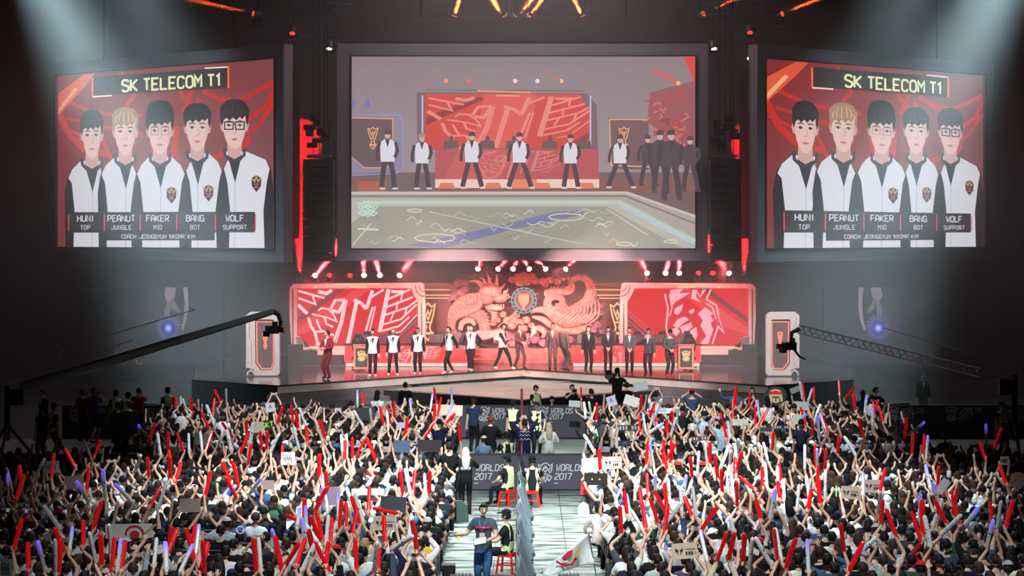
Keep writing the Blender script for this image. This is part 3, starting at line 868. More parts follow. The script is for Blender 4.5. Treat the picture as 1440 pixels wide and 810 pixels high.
# ------------------------------------------------------------------ two framed stage screens
def stage_screen(sx):
    D = 82.0
    k = D / F / 5.4
    c = 400
    X0 = (c + 560 / 5.4 - VX) * D / F
    Z0 = CH - (380 + 690 / 5.4 - HY) * D / F
    r = empty('stage_screen', (-X0 * (1 if sx > 0 else -1) if sx > 0 else X0, D, 1.6),
              label='silver-framed stage screen with %s on red, %s of the sculpture' % (('a lion head', 'right') if sx > 0 else ('a pale winged letter pattern', 'left')), cat='screen')
    f = (lambda x: (x - 560) * k) if sx < 0 else (lambda x: -(x - 560) * k)
    fn = lambda u, v, w_: (f(u), -w_, (690 - v) * k + Z0 - 1.6)
    mb = MB()
    out = [(45, 130), (75, 103), (1040, 95), (1062, 110), (1072, 240), (1075, 598), (520, 692), (275, 682), (250, 636), (60, 612), (42, 330)]
    inn = [(100, 136), (965, 136), (985, 190), (1016, 240), (1016, 560), (520, 575), (165, 575), (150, 530), (122, 502), (100, 495), (100, 330)]
    n = len(out)
    for i in range(n):
        j = (i + 1) % n
        mb.prism([out[i], out[j], inn[j], inn[i]], -.15, .25, fn)
    mb.build('frame', 'silver', r)
    for q in (28, 44, 60):
        mb = MB(); mb.stroke([(100 + q * math.cos(t), 570 - q * math.sin(t)) for t in np.arange(-.1, 1.75, .26)], 7, fn, .25, 0, None, .06); mb.build('curved_moulding', 'charcoal', r)
    for q in (30, 52):
        mb = MB(); mb.stroke([(1060 - q * 1.2 * math.cos(t), 112 + q * 1.6 * math.sin(t)) for t in np.arange(0, 1.7, .28)], 8, fn, .25, 0, None, .06); mb.build('curved_moulding', 'charcoal', r)
    for x in (70, 1044):
        mb = MB(); mb.stroke([(x, 250 if x > 99 else 140), (x, 595)], 8, fn, .25, 0, None, .04); mb.build('straight_moulding', 'charcoal', r)
    for pts, wd in (([(400, 103), (740, 103)], 7), ([(500, 124), (630, 124)], 9), ([(1022, 232), (1022, 440)], 6), ([(180, 586), (520, 588)], 8)):
        mb = MB(); mb.stroke(pts, wd, fn, .26, 0, None, .03); mb.build('frame_light', 'gold', r)
    for x in (240, 320, 820):
        mb = MB(); mb.flat([(x - 9, 127), (x + 9, 136), (x + 9, 118)], fn, .27); mb.build('arrow_light', 'gold', r)
    mb = MB()
    rev = list(reversed(inn))
    mb.flat(rev, fn, 0, 0, lin((226, 14, 34)))
    g = lambda p: [(x, y) for x, y in p]
    mb.flat(g([(100, 440), (250, 330), (560, 136), (660, 136), (300, 420), (100, 495)]), fn, .004, 0, lin((242, 64, 76)))
    mb.flat(g([(100, 360), (100, 400), (470, 136), (400, 136)]), fn, .006, 0, lin((128, 52, 58)))
    mb.flat(g([(760, 565), (1016, 330), (1016, 400), (850, 562)]), fn, .006, 0, lin((138, 54, 62)))
    for i in range(3): mb.stroke([(720 + i * 40, 565), (1016, 300 + i * 36)], 5, fn, .008, 0, lin((240, 110, 112)))
    if sx < 0:
        T1art(mb, lambda u, v, w_: fn(100 + u, 136 - v, w_), lin((255, 220, 224)), .02, 1.0)
    else:
        lion(mb, lambda u, v, w_: fn(1120 - (u + 130), 135 - v, w_), lin((255, 184, 196)), .02)
    mb.build('screen_picture', 'screen', r)
    MB().box((0, .35, (Z0 - 1.6 + 3.2) / 2), (4.9, .3, 3.4)).build('rear_panel', 'charcoal', r)
    b = MB()
    b.box((f(300) * 1.0, -.1, .2), (1.7, .9, .42)); b.box((f(170), 0, .3), (.9, .9, .62)); b.box((f(90), 0, .42), (.6, .8, .85)); b.box((f(760), -.1, .1), (3.0, .9, .2))
    b.build('plinth', 'black', r)
    b = MB(); b.box((f(560), -.5, .03), (4.6, 1.1, .06)); b.build('floor_plate', 'charcoal', r)


stage_screen(-1); stage_screen(1)


# ------------------------------------------------------------------ totems
def totem(sx):
    D = 75.2
    k = D / F
    X = (370.5 - VX) * k
    r = empty('totem_sign', (-sx * X * -1 if sx > 0 else X, D, 1.6) if False else ((X if sx < 0 else -X), D, 1.6),
              label='upright silver sign with red outlined trophy emblem at the %s end of the stage' % ('left' if sx < 0 else 'right'), cat='sign', group='trophy signs at the stage ends')
    g = (lambda u: u) if sx < 0 else (lambda u: -u)
    fn = lambda u, v, w_: (g((u - 1241) / 4 * k), -w_, (568 - v) / 4 * k)
    mb = MB()
    out = [(1145, 225), (1165, 207), (1310, 207), (1332, 225), (1334, 548), (1318, 566), (1200, 568), (1190, 530), (1160, 520), (1145, 522), (1145, 360)]
    inn = [(1196, 250), (1210, 248), (1290, 248), (1303, 252), (1305, 500), (1290, 532), (1228, 534), (1218, 524), (1198, 495), (1198, 470), (1196, 360)]
    for i in range(11):
        j = (i + 1) % 11
        mb.prism([out[i], out[j], inn[j], inn[i]], -.2, .12, fn)
    mb.build('frame', 'silver', r)
    mb = MB(); mb.prism(list(reversed(inn)), -.1, .02, fn); mb.build('panel', mat('mauve_brown_panel', (88, 66, 68), .5), r)
    mb = MB(); mb.stroke([(1204, 262), (1298, 262), (1298, 492), (1286, 524), (1234, 526), (1206, 488)], 5, fn, .03, 0, None, .03, closed=True); mb.build('light_outline', 'neon', r)
    mb = MB(); emblem(mb, 1252, 358, 17, -33, fn, .03, 0, None, .28, 2, .03); mb.build('light_emblem', 'neon', r)
    mb = MB(); mb.stroke([(1160, 232), (1160, 350), (1172, 362), (1172, 500)], 7, fn, .12, 0, None, .05)
    mb.stroke([(1150, 566), (1155, 545), (1172, 532), (1190, 545), (1196, 568)], 8, fn, .0, 0, None, .14); mb.build('side_moulding', 'silver', r)
    MB().box((0, .05, .02), (1.25, .55, .04)).build('foot_plate', 'charcoal', r)


totem(-1); totem(1)


# ------------------------------------------------------------------ player desks with monitors and chairs
def desk(sx):
    r = empty('player_desk', (sx * 4.6, 80.6, 1.6), sx * -.0, 'long red-fronted player desk with %s pattern, %s half of the stage' % (('lion', 'right') if sx > 0 else ('winged letter', 'left')), 'desk', 'player desks on the stage')
    W = 5.2
    MB().box((0, 0, .5), (W, .08, .72)).build('front_panel', mat('desk_front_red', (196, 40, 44), .35, noise=.05, emit=.35, ecol=(.5, .02, .03)), r)
    mb = MB()
    fn = lambda u, v, w_: (u, -.05 - w_, v)
    if sx < 0: T1art(mb, lambda u, v, w_: fn(-.75 + u * .0022, .84 + v * .0016, w_), lin((250, 200, 200)), 0, 1.1)
    else: lion(mb, lambda u, v, w_: fn(-1.75 + u * .0019, .86 + v * .0016, w_), lin((246, 150, 156)), 0)
    mb.build('front_picture', 'screen', r)
    for x in (-2.3, 1.3):
        mb = MB(); mb.flat([(x, .16), (x + .25, .16), (x + 1.0, .84), (x + .6, .84)], fn, .004, 0, lin((232, 92, 92))); mb.build('light_streak', 'screen', r)
    MB().box((0, .32, .88), (W + .1, .75, .05)).build('desk_top', 'black', r)
    MB().box((0, -.02, .08), (W - .1, .06, .13)).build('base_light', 'glow', r)
    mb = MB()
    for x in (-W / 2 + .1, -W / 6, W / 6, W / 2 - .1): MB().box((x, .3, .43), (.1, .6, .86)).build('desk_leg', 'charcoal', r)


desk(-1); desk(1)
mon_mesh = None
gb = MB(); gb.box((0, 0, .22), (.56, .04, .33)); monb = gb.mesh('screen_housing', [MT['charcoal']])
gb = MB(); gb.box((0, .03, .06), (.06, .04, .14)); gb.box((0, .03, .01), (.24, .18, .02)); mons = gb.mesh('monitor_stand', [MT['blackmetal']])
gb = MB()
gb.box((0, .1, .42), (.5, .5, .1)); gchs = gb.mesh('seat', [MT['black']])
gb = MB(); gb.ball((0, .34, .92), (.27, .07, .44), 10, 8); gb.box((0, .33, 1.3), (.26, .1, .14)); gchb = gb.mesh('backrest', [MT['blackmetal']])
gb = MB(); gb.tube([(0, .1, .06), (0, .1, .4)], .035); [gb.tube([(0, .1, .08), (.28 * math.cos(a), .1 + .28 * math.sin(a), .04)], .025, 4) for a in np.arange(0, 6.2, 1.257)]
gchf = gb.mesh('swivel_base', [MT['blackmetal']])
ORD = ['first', 'second', 'third', 'fourth', 'fifth', 'sixth', 'seventh', 'eighth', 'ninth', 'tenth', 'eleventh', 'twelfth']
for sx in (-1, 1):
    for i in range(5):
        x = sx * (2.5 + i * 1.02)
        side = 'left' if sx < 0 else 'right'
        r = empty('monitor', (x, 80.95, 2.505), 0, '%s dark monitor from the sculpture on the %s desk' % (ORD[i], side), 'monitor', 'monitors on the player desks')
        obj_from(monb, 'screen_housing', r); obj_from(mons, 'monitor_stand', r)
        r = empty('gaming_chair', (x + .18, 81.5, 1.6), math.pi, '%s black high-backed chair from the sculpture behind the %s desk' % (ORD[i], side), 'chair', 'gaming chairs behind the desks')
        r.location.y = 82.0 if False else 81.65
        r.rotation_euler.z = 0
        obj_from(gchs, 'seat', r); obj_from(gchb, 'backrest', r); obj_from(gchf, 'swivel_base', r)


def lectern(px, label):
    D = 78.2
    k = D / F
    r = empty('lectern', ((px - VX) * k, D, 1.6), 0, label, 'lectern')
    fn = lambda u, v, w_: (u, -.26 - w_, v)
    MB().box((0, 0, .52), (.62, .46, .9)).build('body', 'charcoal', r)
    MB().box((0, 0, 1.0), (.7, .54, .06)).build('top', mat('lectern_top', (150, 110, 108), .4), r)
    mb = MB(); mb.stroke([(-.27, .12), (.27, .12), (.27, .93), (-.27, .93)], .06, fn, 0, 0, None, .03, closed=True); mb.build('light_outline', 'neon', r)
    mb = MB(); emblem(mb, 0, .6, .14, .17, fn, 0, 0, None, .2, 1, .02); mb.build('emblem', 'gold', r)


lectern(509, 'black lectern with lit outline and trophy emblem, beside the leftmost player')
lectern(964, 'black lectern with lit outline and trophy emblem, beside the rightmost man')
for px, lb in ((503, 'black office chair behind the left lectern'), (970, 'black office chair behind the right lectern')):
    r = empty('gaming_chair', ((px - VX) * 79.3 / F, 79.3, 1.6), 0, lb, 'chair')
    obj_from(gchs, 'seat', r); obj_from(gchb, 'backrest', r); obj_from(gchf, 'swivel_base', r)


# ------------------------------------------------------------------ dragon sculpture (relief, 6 crop px per photo px)
def sculpture():
    D = 85.0
    k = D / F / 6
    r = empty('dragon_sculpture', (0, D, 1.6), 0, 'huge carved salmon relief of two dragons and clouds around a glowing shield', 'sculpture')
    Q = lambda x, y, w_=0.0: Vector((((620 + x / 6) - VX) * D / F, -w_, CH - (370 + y / 6 - HY) * D / F - 1.6))
    back = MB()
    back.prism([(120, 200), (180, 130), (420, 120), (720, 90), (1040, 130), (1230, 140), (1300, 250), (1360, 330), (1370, 450), (1330, 560), (1250, 690), (900, 740), (500, 740), (160, 640), (80, 520), (90, 380)],
               -.2, -.05, lambda u, v, w_: Q(u, v, w_))
    back.build('backing_board', mat('backing_board_paint', (64, 40, 46), .8, noise=.3, nscale=2), r)
    rr = random.Random(11)

    def curl(name, pts, rad, m='dragonred', scales=True, wob=0):
        mb = MB()
        P3 = [Q(x, y, w_) for x, y, w_ in pts]
        # smooth the run (Catmull-Rom)
        out, ro = [], []
        for i in range(len(P3) - 1):
            p0, p1, p2, p3 = P3[max(0, i - 1)], P3[i], P3[i + 1], P3[min(len(P3) - 1, i + 2)]
            for t in (0, .25, .5, .75):
                out.append(.5 * ((2 * p1) + (p2 - p0) * t + (2 * p0 - 5 * p1 + 4 * p2 - p3) * t * t + (3 * p1 - p0 - 3 * p2 + p3) * t ** 3))
                ro.append((rad[i] * (1 - t) + rad[i + 1] * t) * k)
        out.append(P3[-1]); ro.append(rad[-1] * k)
        mb.tube(out, ro, 8, flat=.8)
        if scales:
            for i in range(1, len(out) - 1):
                t = (out[i + 1] - out[i - 1]).normalized()
                nn = Vector((-t.z, 0, t.x))
                a = out[i] + nn * ro[i] * .9
                mb.tube([a - t * ro[i] * .3, a + nn * ro[i] * .7 + t * ro[i] * .5], [ro[i] * .35, .01], 4)
                for s_ in (-.5, 0, .5):
                    mb.ball(out[i] + Vector((nn.x * ro[i] * s_, -ro[i] * .75, nn.z * ro[i] * s_)), ro[i] * .3, 5, 3)
        mb.build(name, m, r)

    # left dragon
    curl('dragon_body', [(420, 300, .5), (300, 300, .35), (190, 320, .3), (110, 400, .3), (90, 470, .3)], [46, 55, 50, 42, 30])
    curl('dragon_body', [(100, 560, .4), (110, 470, .5), (180, 415, .6), (280, 420, .6), (345, 470, .6), (365, 560, .6), (350, 640, .5)], [20, 34, 42, 44, 42, 36, 22])
    curl('dragon_body', [(170, 560, .5), (190, 500, .55), (250, 480, .6), (290, 520, .6)], [16, 22, 22, 10], 'dragonpale')
    curl('dragon_limb', [(400, 360, .7), (450, 420, .8), (440, 480, .8)], [30, 24, 18])
    curl('dragon_limb', [(300, 600, .6), (380, 610, .8), (450, 590, .9), (520, 560, .9)], [34, 32, 24, 14])
    for i in range(4): curl('claw', [(450, 590 + i * 12, .9), (490 + i * 6, 590 + i * 18, 1.0), (530 - i * 10, 575 + i * 26, 1.0)], [9, 7, 2], 'dragonpale', False)
    # head: skull, snout, jaw, brow spikes
    mb = MB()
    mb.ball(Q(420, 235, .8), (95 * k, .55, 75 * k), 12, 9)
    mb.ball(Q(500, 290, .95), (62 * k, .45, 42 * k), 10, 7)
    mb.ball(Q(395, 290, .9), (60 * k, .4, 55 * k), 10, 7)
    mb.ball(Q(470, 262, 1.15), (40 * k, .3, 25 * k), 8, 6)
    mb.ball(Q(545, 262, 1.05), (24 * k, .25, 24 * k), 8, 6)
    mb.build('dragon_head', 'dragonred', r)
    mb = MB(); mb.ball(Q(460, 375, .85), (70 * k, .35, 24 * k), 10, 6)
    for i in range(6):
        mb.tube([Q(430 + i * 20, 340, 1.05), Q(433 + i * 20, 385 if i % 2 else 368, 1.1)], [7 * k, .5 * k], 4)
    mb.build('dragon_jaw', 'dragonpale', r)
    mb = MB(); mb.ball(Q(452, 238, 1.33), (9 * k, .06, 8 * k), 7, 5); mb.build('eye', 'gold', r)
    for x0, y0, x1, y1, x2, y2, w_ in ((430, 190, 405, 120, 385, 62, 16), (465, 200, 475, 150, 470, 96, 20), (505, 210, 530, 190, 542, 165, 14), (360, 220, 335, 190, 318, 196, 16),
                                       (350, 180, 300, 150, 240, 150, 22), (380, 170, 360, 130, 330, 125, 14), (530, 240, 560, 230, 565, 205, 10), (350, 290, 330, 260, 322, 240, 14),
                                       (400, 180, 420, 130, 435, 120, 12), (550, 280, 575, 290, 572, 250, 8)):
        curl('horn', [(x0, y0, .8), (x1, y1, .85), (x2, y2, .8)], [w_, w_ * .6, 1.5], 'dragonpale', False)
    for i in range(7):
        curl('mane_lock', [(370 - i * 8, 300 + i * 14, .9), (330 - i * 14, 330 + i * 14, .95), (350 - i * 20, 370 + i * 10, .9)], [12, 8, 2], 'dragonred', False)
    # right dragon: coil, tail loop, long wing limbs
    curl('dragon_body', [(975 + (95 - t * 7) * math.cos(.3 + t * .8), 330 + (78 - t * 6) * math.sin(.3 + t * .8), .5) for t in range(11)], [34 - i * 1.8 for i in range(11)])
    curl('dragon_body', [(880, 270, .4), (960, 235, .5), (1060, 240, .5), (1110, 210, .5), (1100, 160, .45), (1150, 125, .45), (1220, 140, .45), (1255, 210, .45), (1235, 300, .5), (1160, 370, .5), (1060, 420, .5), (960, 430, .45)],
         [26, 34, 30, 22, 20, 24, 28, 34, 40, 46, 48, 30])
    curl('dragon_limb', [(760, 410, .5), (830, 390, .7), (900, 410, .8), (970, 460, .8), (1060, 500, .7), (1180, 480, .6), (1340, 400, .5)], [10, 22, 30, 38, 46, 40, 6])
    curl('dragon_limb', [(770, 450, .5), (850, 470, .6), (930, 520, .6), (1040, 560, .6), (1160, 560, .5), (1290, 500, .4)], [8, 20, 26, 34, 34, 5])
    curl('dragon_limb', [(760, 560, .5), (820, 545, .7), (870, 580, .8), (850, 620, .7)], [10, 22, 20, 6])
    curl('tail_fin', [(1190, 330, .6), (1240, 300, .6), (1285, 260, .5)], [26, 16, 2], 'dragonpale', False)
    for i in range(9):
        curl('wing_rib', [(990 + i * 32, 470 + i * 4, .9), (1050 + i * 34, 420 + i * 2, 1.0), (1100 + i * 28, 400 - i * 12, .9)], [8, 6, 2], 'dragonpale', False)
    for i in range(5): curl('claw', [(800, 540 + i * 8, .8), (775, 530 + i * 16, .95), (770 - i * 4, 560 + i * 14, .9)], [8, 6, 1.5], 'dragonpale', False)

    def clouds(name, spots, m):
        mb = MB()
        for x, y, rd in spots:
            mb.ball(Q(x, y, .25), (rd * k, .3, rd * k * .85), 9, 6)
            pts = [(x + rd * (.95 - t * .09) * math.cos(t * .9 + x), y + rd * (.8 - t * .08) * math.sin(t * .9 + x)) for t in range(9)]
            mb.tube([Q(a, b, .55) for a, b in pts], [max(.5, 6 - t * .5) * k for t in range(9)], 5)
        mb.build(name, m, r)
    clouds('cloud_cluster', [(150, 170, 42), (205, 165, 36), (110, 215, 38), (120, 275, 44), (170, 240, 40), (90, 300, 30), (210, 220, 36)], 'dragonviolet')
    clouds('cloud_cluster', [(600, 140, 34), (650, 125, 44), (700, 110, 46), (760, 115, 44), (800, 150, 36), (720, 155, 46), (660, 165, 36)], 'dragonred')
    clouds('cloud_cluster', [(860, 150, 36), (920, 145, 40), (980, 155, 34), (1030, 130, 22), (880, 175, 30)], 'dragonred')
    clouds('cloud_cluster', [(1290, 320, 42), (1340, 360, 38), (1300, 390, 40), (1350, 420, 26), (1270, 270, 30), (1310, 520, 42), (1350, 570, 26), (1280, 560, 36), (1230, 260, 26)], 'dragonviolet')
    clouds('cloud_cluster', [(520, 430, 34), (560, 480, 38), (610, 470, 36), (660, 500, 40), (720, 480, 38), (480, 480, 30), (600, 530, 38), (700, 550, 36), (440, 500, 30), (640, 440, 26), (760, 520, 28)], 'dragonred')
    clouds('cloud_cluster', [(560, 610, 44), (640, 620, 50), (730, 630, 52), (800, 640, 44), (860, 670, 40), (480, 650, 36), (600, 680, 40), (700, 690, 44), (920, 640, 38), (800, 590, 36), (1000, 650, 40), (110, 580, 36), (150, 600, 30), (1080, 640, 40)], 'dragonviolet')
    # shield with cup and glowing rings
    mb = MB()
    for rd, t in ((104, .05), (82, .05)):
        mb.tube([Q(700 + rd * math.cos(a), 310 + rd * 1.02 * math.sin(a), .75) for a in np.arange(0, 6.28, .3)], 5 * k, 5, closed=True)
    for i in range(16):
        a = i * .3927 + .2
        mb.tube([Q(700 + 92 * math.cos(a), 310 + 92 * math.sin(a), .7), Q(700 + (118 + 14 * (i % 3)) * math.cos(a + .12), 310 + (112 + 12 * (i % 3)) * math.sin(a + .12), .6)], [9 * k, 1 * k], 4)
    mb.build('shield_ring', mat('blue_green_glow', (120, 200, 205), emit=.8), r)
    mb = MB(); mb.prism([(700 + 84 * math.cos(a), 310 + 84 * math.sin(a)) for a in np.arange(0, 6.28, .35)], .3, .5, lambda u, v, w_: Q(u, v, w_)); mb.build('shield_disc', mat('maroon_disc', (120, 44, 58), .5), r)
    mb = MB()
    mb.prism([(655, 262), (745, 262), (742, 320), (725, 350), (708, 362), (708, 385), (725, 395), (675, 395), (692, 385), (692, 362), (675, 350), (658, 320)], .5, .72, lambda u, v, w_: Q(u, v, w_))
    mb.build('cup', mat('cup_orange', (240, 110, 84), .3, emit=.5, ecol=(.8, .16, .09)), r)
    mb = MB()
    for s_ in (-1, 1): mb.tube([Q(700 + s_ * x, y, .68) for x, y in ((62, 270), (70, 310), (58, 350), (34, 378), (10, 398))], [4 * k, 8 * k, 9 * k, 7 * k, 3 * k], 5)
    mb.build('laurel', 'teal', r)
    mb = MB(); mb.tube([Q(480, 530, .9), Q(640, 400, 1.0)], [3 * k, 5 * k], 4); mb.build('sword_blade', 'gold', r)


sculpture()

# ================================================================== RIGGING, LAMPS, SPEAKERS
def lamp_meshes():
    b = MB(); b.box((0, 0, .06), (.34, .3, .12)); m1 = b.mesh('lamp_base', [MT['blackmetal']])
    b = MB()
    for s_ in (-1, 1): b.box((s_ * .17, 0, .27), (.04, .12, .34))
    b.box((0, 0, .13), (.36, .14, .05)); m2 = b.mesh('yoke', [MT['blackmetal']])
    b = MB(); b.tube([(0, 0, -.2), (0, 0, -.1), (0, 0, .12), (0, 0, .17)], [.08, .14, .14, .12], 10); m3 = b.mesh('lamp_head', [MT['charcoal']])
    b = MB(); b.tube([(0, 0, .165), (0, 0, .2)], [.115, .105], 10); m4 = b.mesh('lens', [MT['lens']]); m5 = m4.copy(); m5.materials[0] = MT['lensred']
    return m1, m2, m3, m4, m5


LM = lamp_meshes()


def moving_head(loc, aim, label, lit=1, power=900, ang=5, col=RED, group=None, face=None):
    r = empty('stage_lamp', loc, 0, label, 'stage lamp', group)
    obj_from(LM[0], 'lamp_base', r); obj_from(LM[1], 'yoke', r)
    d = Vector(aim).normalized()
    rot = d.to_track_quat('Z', 'Y').to_euler()
    if loc[2] > 12:
        mb = MB(); mb.tube([(0, .1, .05), (0, .3, .7), (0, .3, 1.4)], .025, 4); mb.build('hanger', 'blackmetal', r)
    h = obj_from(LM[2], 'lamp_head', r, (0, 0, .36), rot)
    obj_from(LM[3] if lit else LM[4], 'lens', h)
    if power: 
        p = Vector(loc) + Vector((0, 0, .36)) + d * .24
        spot('lamp_beam', p, p + d * 5, power, col, ang, .25, .05)
    return r


# bar carrying the red lamps behind the stage scenery
BZ = 5.0
for sx, xs in (('left', (441, 464, 491, 512, 535, 560)), ('centre', (671, 698, 720, 746, 770, 793)), ('right', (911, 935, 955, 981, 1003, 1027))):
    D = 84.2 if sx != 'centre' else 86.0
    k = D / F
    y = {'left': 390, 'centre': 381, 'right': 387}[sx]
    z = CH - (y - HY) * k - .36
    x0, x1 = (xs[0] - VX) * k - .8, (xs[-1] - VX) * k + .8
    r = empty('lamp_bar', ((x0 + x1) / 2, D, 1.6), 0, 'black truss bar carrying the %s row of red stage lamps' % sx, 'truss')
    mb = MB(); mb.tube([(x0 - (x0 + x1) / 2, 0, z - 1.66), (x1 - (x0 + x1) / 2, 0, z - 1.66)], .06, 6)
    mb.build('bar', 'blackmetal', r)
    for s_ in (-1, 1): MB().box((s_ * (x1 - x0) / 2 * .92, 0, (z - 1.72) / 2), (.1, .1, z - 1.72)).build('upright', 'blackmetal', r)
    dirs = {'left': (.95, 0, .6, .1, -.15, .8), 'centre': (.4, .9, .5, -.6, -1.0, .9), 'right': (-.5, .15, -.1, .3, -.3, -.9)}[sx]
    dims = {'left': (1, 0, 0, 1, 1, 1), 'centre': (1, 1, 1, 1, 1, 1), 'right': (1, 1, 1, 0, 0, 1)}[sx]
    for i, px in enumerate(xs):
        moving_head(((px - VX) * k, D, z), (dirs[i], -1.7, 1.0), '%s lamp from the left in the %s red lamp row' % (ORD[i], sx), dims[i], 700000 if dims[i] else 0, 10, RED,
                    'red lamps along the back of the stage')
# tall red shafts beside the centre screen, from the outer bar ends
for px, tx, lb, pz in ((421, 424, 'left', 390), (1046, 1056, 'right', 387)):
    k = 84.2 / F
    a = Vector(((px - VX) * k, 84.2, CH - (pz - HY) * k - .36)); b = P(tx, 215, 95.5)
    moving_head(a, b - a, 'red lamp at the outer bar end under the gap %s of the centre screen' % lb, 0, 700000, 9, RED)


def truss(name, a, b, wd, label, group=None, n=None, cat='truss', m='charcoal', par=None):
    a, b = Vector(a), Vector(b)
    L = (b - a).length
    d = (b - a).normalized()
    u = d.cross(Vector((0, 1, 0)))
    if u.length < .2: u = d.cross(Vector((1, 0, 0)))
    u.normalize(); v = d.cross(u)
    n = n or max(3, int(L / wd))
    cor = [(u * s1 + v * s2) * wd / 2 for s1, s2 in ((1, 1), (1, -1), (-1, -1), (-1, 1))]
    mb = MB()
    for c in cor: mb.tube([a + c - a, b + c - a], .028, 4)
    r = mb.build(name, m, par, loc=a)
    if par is None: tag(r, label, cat, group)
    mb = MB()
    for i in range(n):
        for q in range(4):
            p0 = d * (L * i / n) + cor[q]; p1 = d * (L * (i + 1) / n) + cor[(q + 1) % 4]
            mb.tube([p0, p1], .016, 3)
    mb.build('diagonal_brace', m, r)
    return r


truss('roof_truss', (-9.4, 80, 16.2), (-6.8, 80, 16.0), .42, 'short roof truss with hanging cables left of the centre screen header')
truss('roof_truss', (7.2, 80, 16.0), (10.6, 80, 16.2), .42, 'short roof truss with hanging cables right of the centre screen header')
truss('roof_truss', (-12.6, 80, 16.1), (-11.6, 80, 15.9), .36, 'small truss piece high at the left above the left screen')
truss('roof_truss', (-7.2, 82, 17.2), (7.4, 82, 17.2), .5, 'long roof truss above the centre screen carrying the orange lamps')
# orange lamps above the centre screen
for i, (px, ax) in enumerate(((637, .35), (712, -.75), (742, .75), (722, 1.0), (822, -.55))):
    a = P(px, 26, 81)
    a.z = 15.3
    moving_head(a, (ax, -.15, 1.1), '%s orange lamp from the left above the centre screen' % ORD[i], 0, 600000, 12, ORNG, 'orange lamps above the centre screen')
mb = MB(); mb.box((0, 0, -.02), (6, .6, .1)); [mb.tube([(x, 0, 0), (x, 0, 8.75)], .025, 4) for x in (-2.9, 2.9)]; mb.build('lamp_platform', 'black', None, loc=(-.1, 81, 15.24))
tag(SC.objects['lamp_platform'], 'narrow black platform above the centre screen header carrying orange lamps', 'platform')
for x0, x1, y_, lb in ((975, 1000, 37, 'beside the centre screen header at right'), (1083, 1108, 37, 'above the right screen'), (350, 375, 36, 'above the left screen')):
    truss('lamp_truss', P(x0, y_, 80) - Vector((0, 0, .17)), P(x1, y_, 80) - Vector((0, 0, .17)), .28, 'very short lamp truss %s' % lb)
# warm side shafts entering over the outer screens
for sx, px, tx in ((-1, 985, 1060), (1, 1095, 1180)):
    a = P(px, 34, 80); b = P(tx, 0, 78)
    d = (b - a)
    r = moving_head(a, d, 'orange lamp high at right, %s' % ('beside the centre screen header' if sx < 0 else 'above the right screen'), 0, 400000, 4, ORNG)
a = P(362, 33, 80)
moving_head(a, P(215, 0, 78) - a, 'orange lamp high at left above the left screen', 0, 200000, 4, ORNG)
# small lamps in the gaps
for px, py, col, pw, lb, tx, ty in ((412, 55, ORNG, 600, 'glowing orange lamp at the upper corner of the left gap', 400, 120), (1054, 54, ORNG, 600, 'glowing orange lamp at the upper corner of the right gap', 1064, 120),
                                    (405, 84, WHITE, 160000, 'white lamp in the left gap near the left screen corner', 436, 210), (464, 76, WHITE, 200000, 'white lamp beside the centre screen upper left corner', 440, 200),
                                    (1003, 76, WHITE, 80000, 'white lamp beside the centre screen upper right corner', 1030, 200), (1056, 90, WHITE, 80000, 'white lamp in the right gap near the right screen corner', 1020, 215)):
    a = P(px, py, 79.6)
    moving_head(a, P(tx, ty, 78.2) - a, lb, 0 if col is ORNG else 1, pw, 11, col)
# bars these gap lamps hang from
for sx, x0, x1 in (('left', 398, 470), ('right', 996, 1062)):
    a, b = P(x0, 48, 79.9), P(x1, 48, 79.9)
    truss('lamp_truss', a, b, .3, 'short lamp truss in the %s gap between the screens' % sx)

# line-array speakers: each a hung column of cabinets
for sx, px, lb in ((-1, 448.5, 'left'), (1, 1019.5, 'right')):
    D = 77.0
    k = D / F
    zt = CH - (224 - HY) * k
    r = empty('speaker_array', ((px - VX) * k, D, CH - (368 - HY) * k), 0, 'tall hung column of black loudspeaker cabinets in the %s gap' % lb, 'speaker', 'hung loudspeaker columns')
    H = (368 - 224) * k
    cab = MB(); cab.box((0, 0, 0), (1.16, .8, H / 12 - .02)); cab.box((0, -.41, 0), (1.06, .03, H / 12 - .07))
    cm = cab.mesh('cabinet', [mat('speaker_black_' + lb, (30, 29, 30), .7, noise=.2, nscale=30, bump=.5)])
    for i in range(12):
        obj_from(cm, 'cabinet', r, (0, .02 * (i - 6) ** 2 * .08, H / 12 * (i + .5)))
    MB().box((0, 0, H + .12), (.9, .7, .1)).build('rigging_frame', 'steel', r)
    mb = MB()
    for x, y in ((-.22, 0), (.0, .1), (.22, 0), (.34, .1)): mb.tube([(x, y, H + .15), (x * .8, y, 23.9 - r.location.z)], .022, 4)
    mb.build('hanging_cable', 'blackmetal', r)
    mb = MB()
    rr = random.Random(2 + sx)
    for i in range(7): mb.box((rr.uniform(-.38, .38), rr.uniform(-.1, .2), H + .55 + i * .17), (rr.uniform(.2, .42), .3, rr.uniform(.15, .3)), rr.uniform(-.4, .4))
    mb.build('hoist_motor', 'blackmetal', r)
    for i in range(2):
        q = empty('projector_lamp', (r.location.x + (-.32, .38)[i] * -sx, D - .5, r.location.z + H + 1.0 + .1 * i), 0, 'small black projector lamp on the hoist above the %s speaker column, %s' % (lb, ('outer', 'inner')[i]), 'stage lamp')
        MB().box((0, 0, 0), (.24, .34, .26)).build('lamp_housing', 'blackmetal', q); mb = MB(); mb.tube([(0, -.17, 0), (0, -.3, 0)], [.09, .11], 8); mb.build('lens_barrel', 'charcoal', q)
        mb = MB(); mb.tube([(0, 0, .13), (0, .35, .25)], .025, 4); mb.build('bracket', 'blackmetal', q)


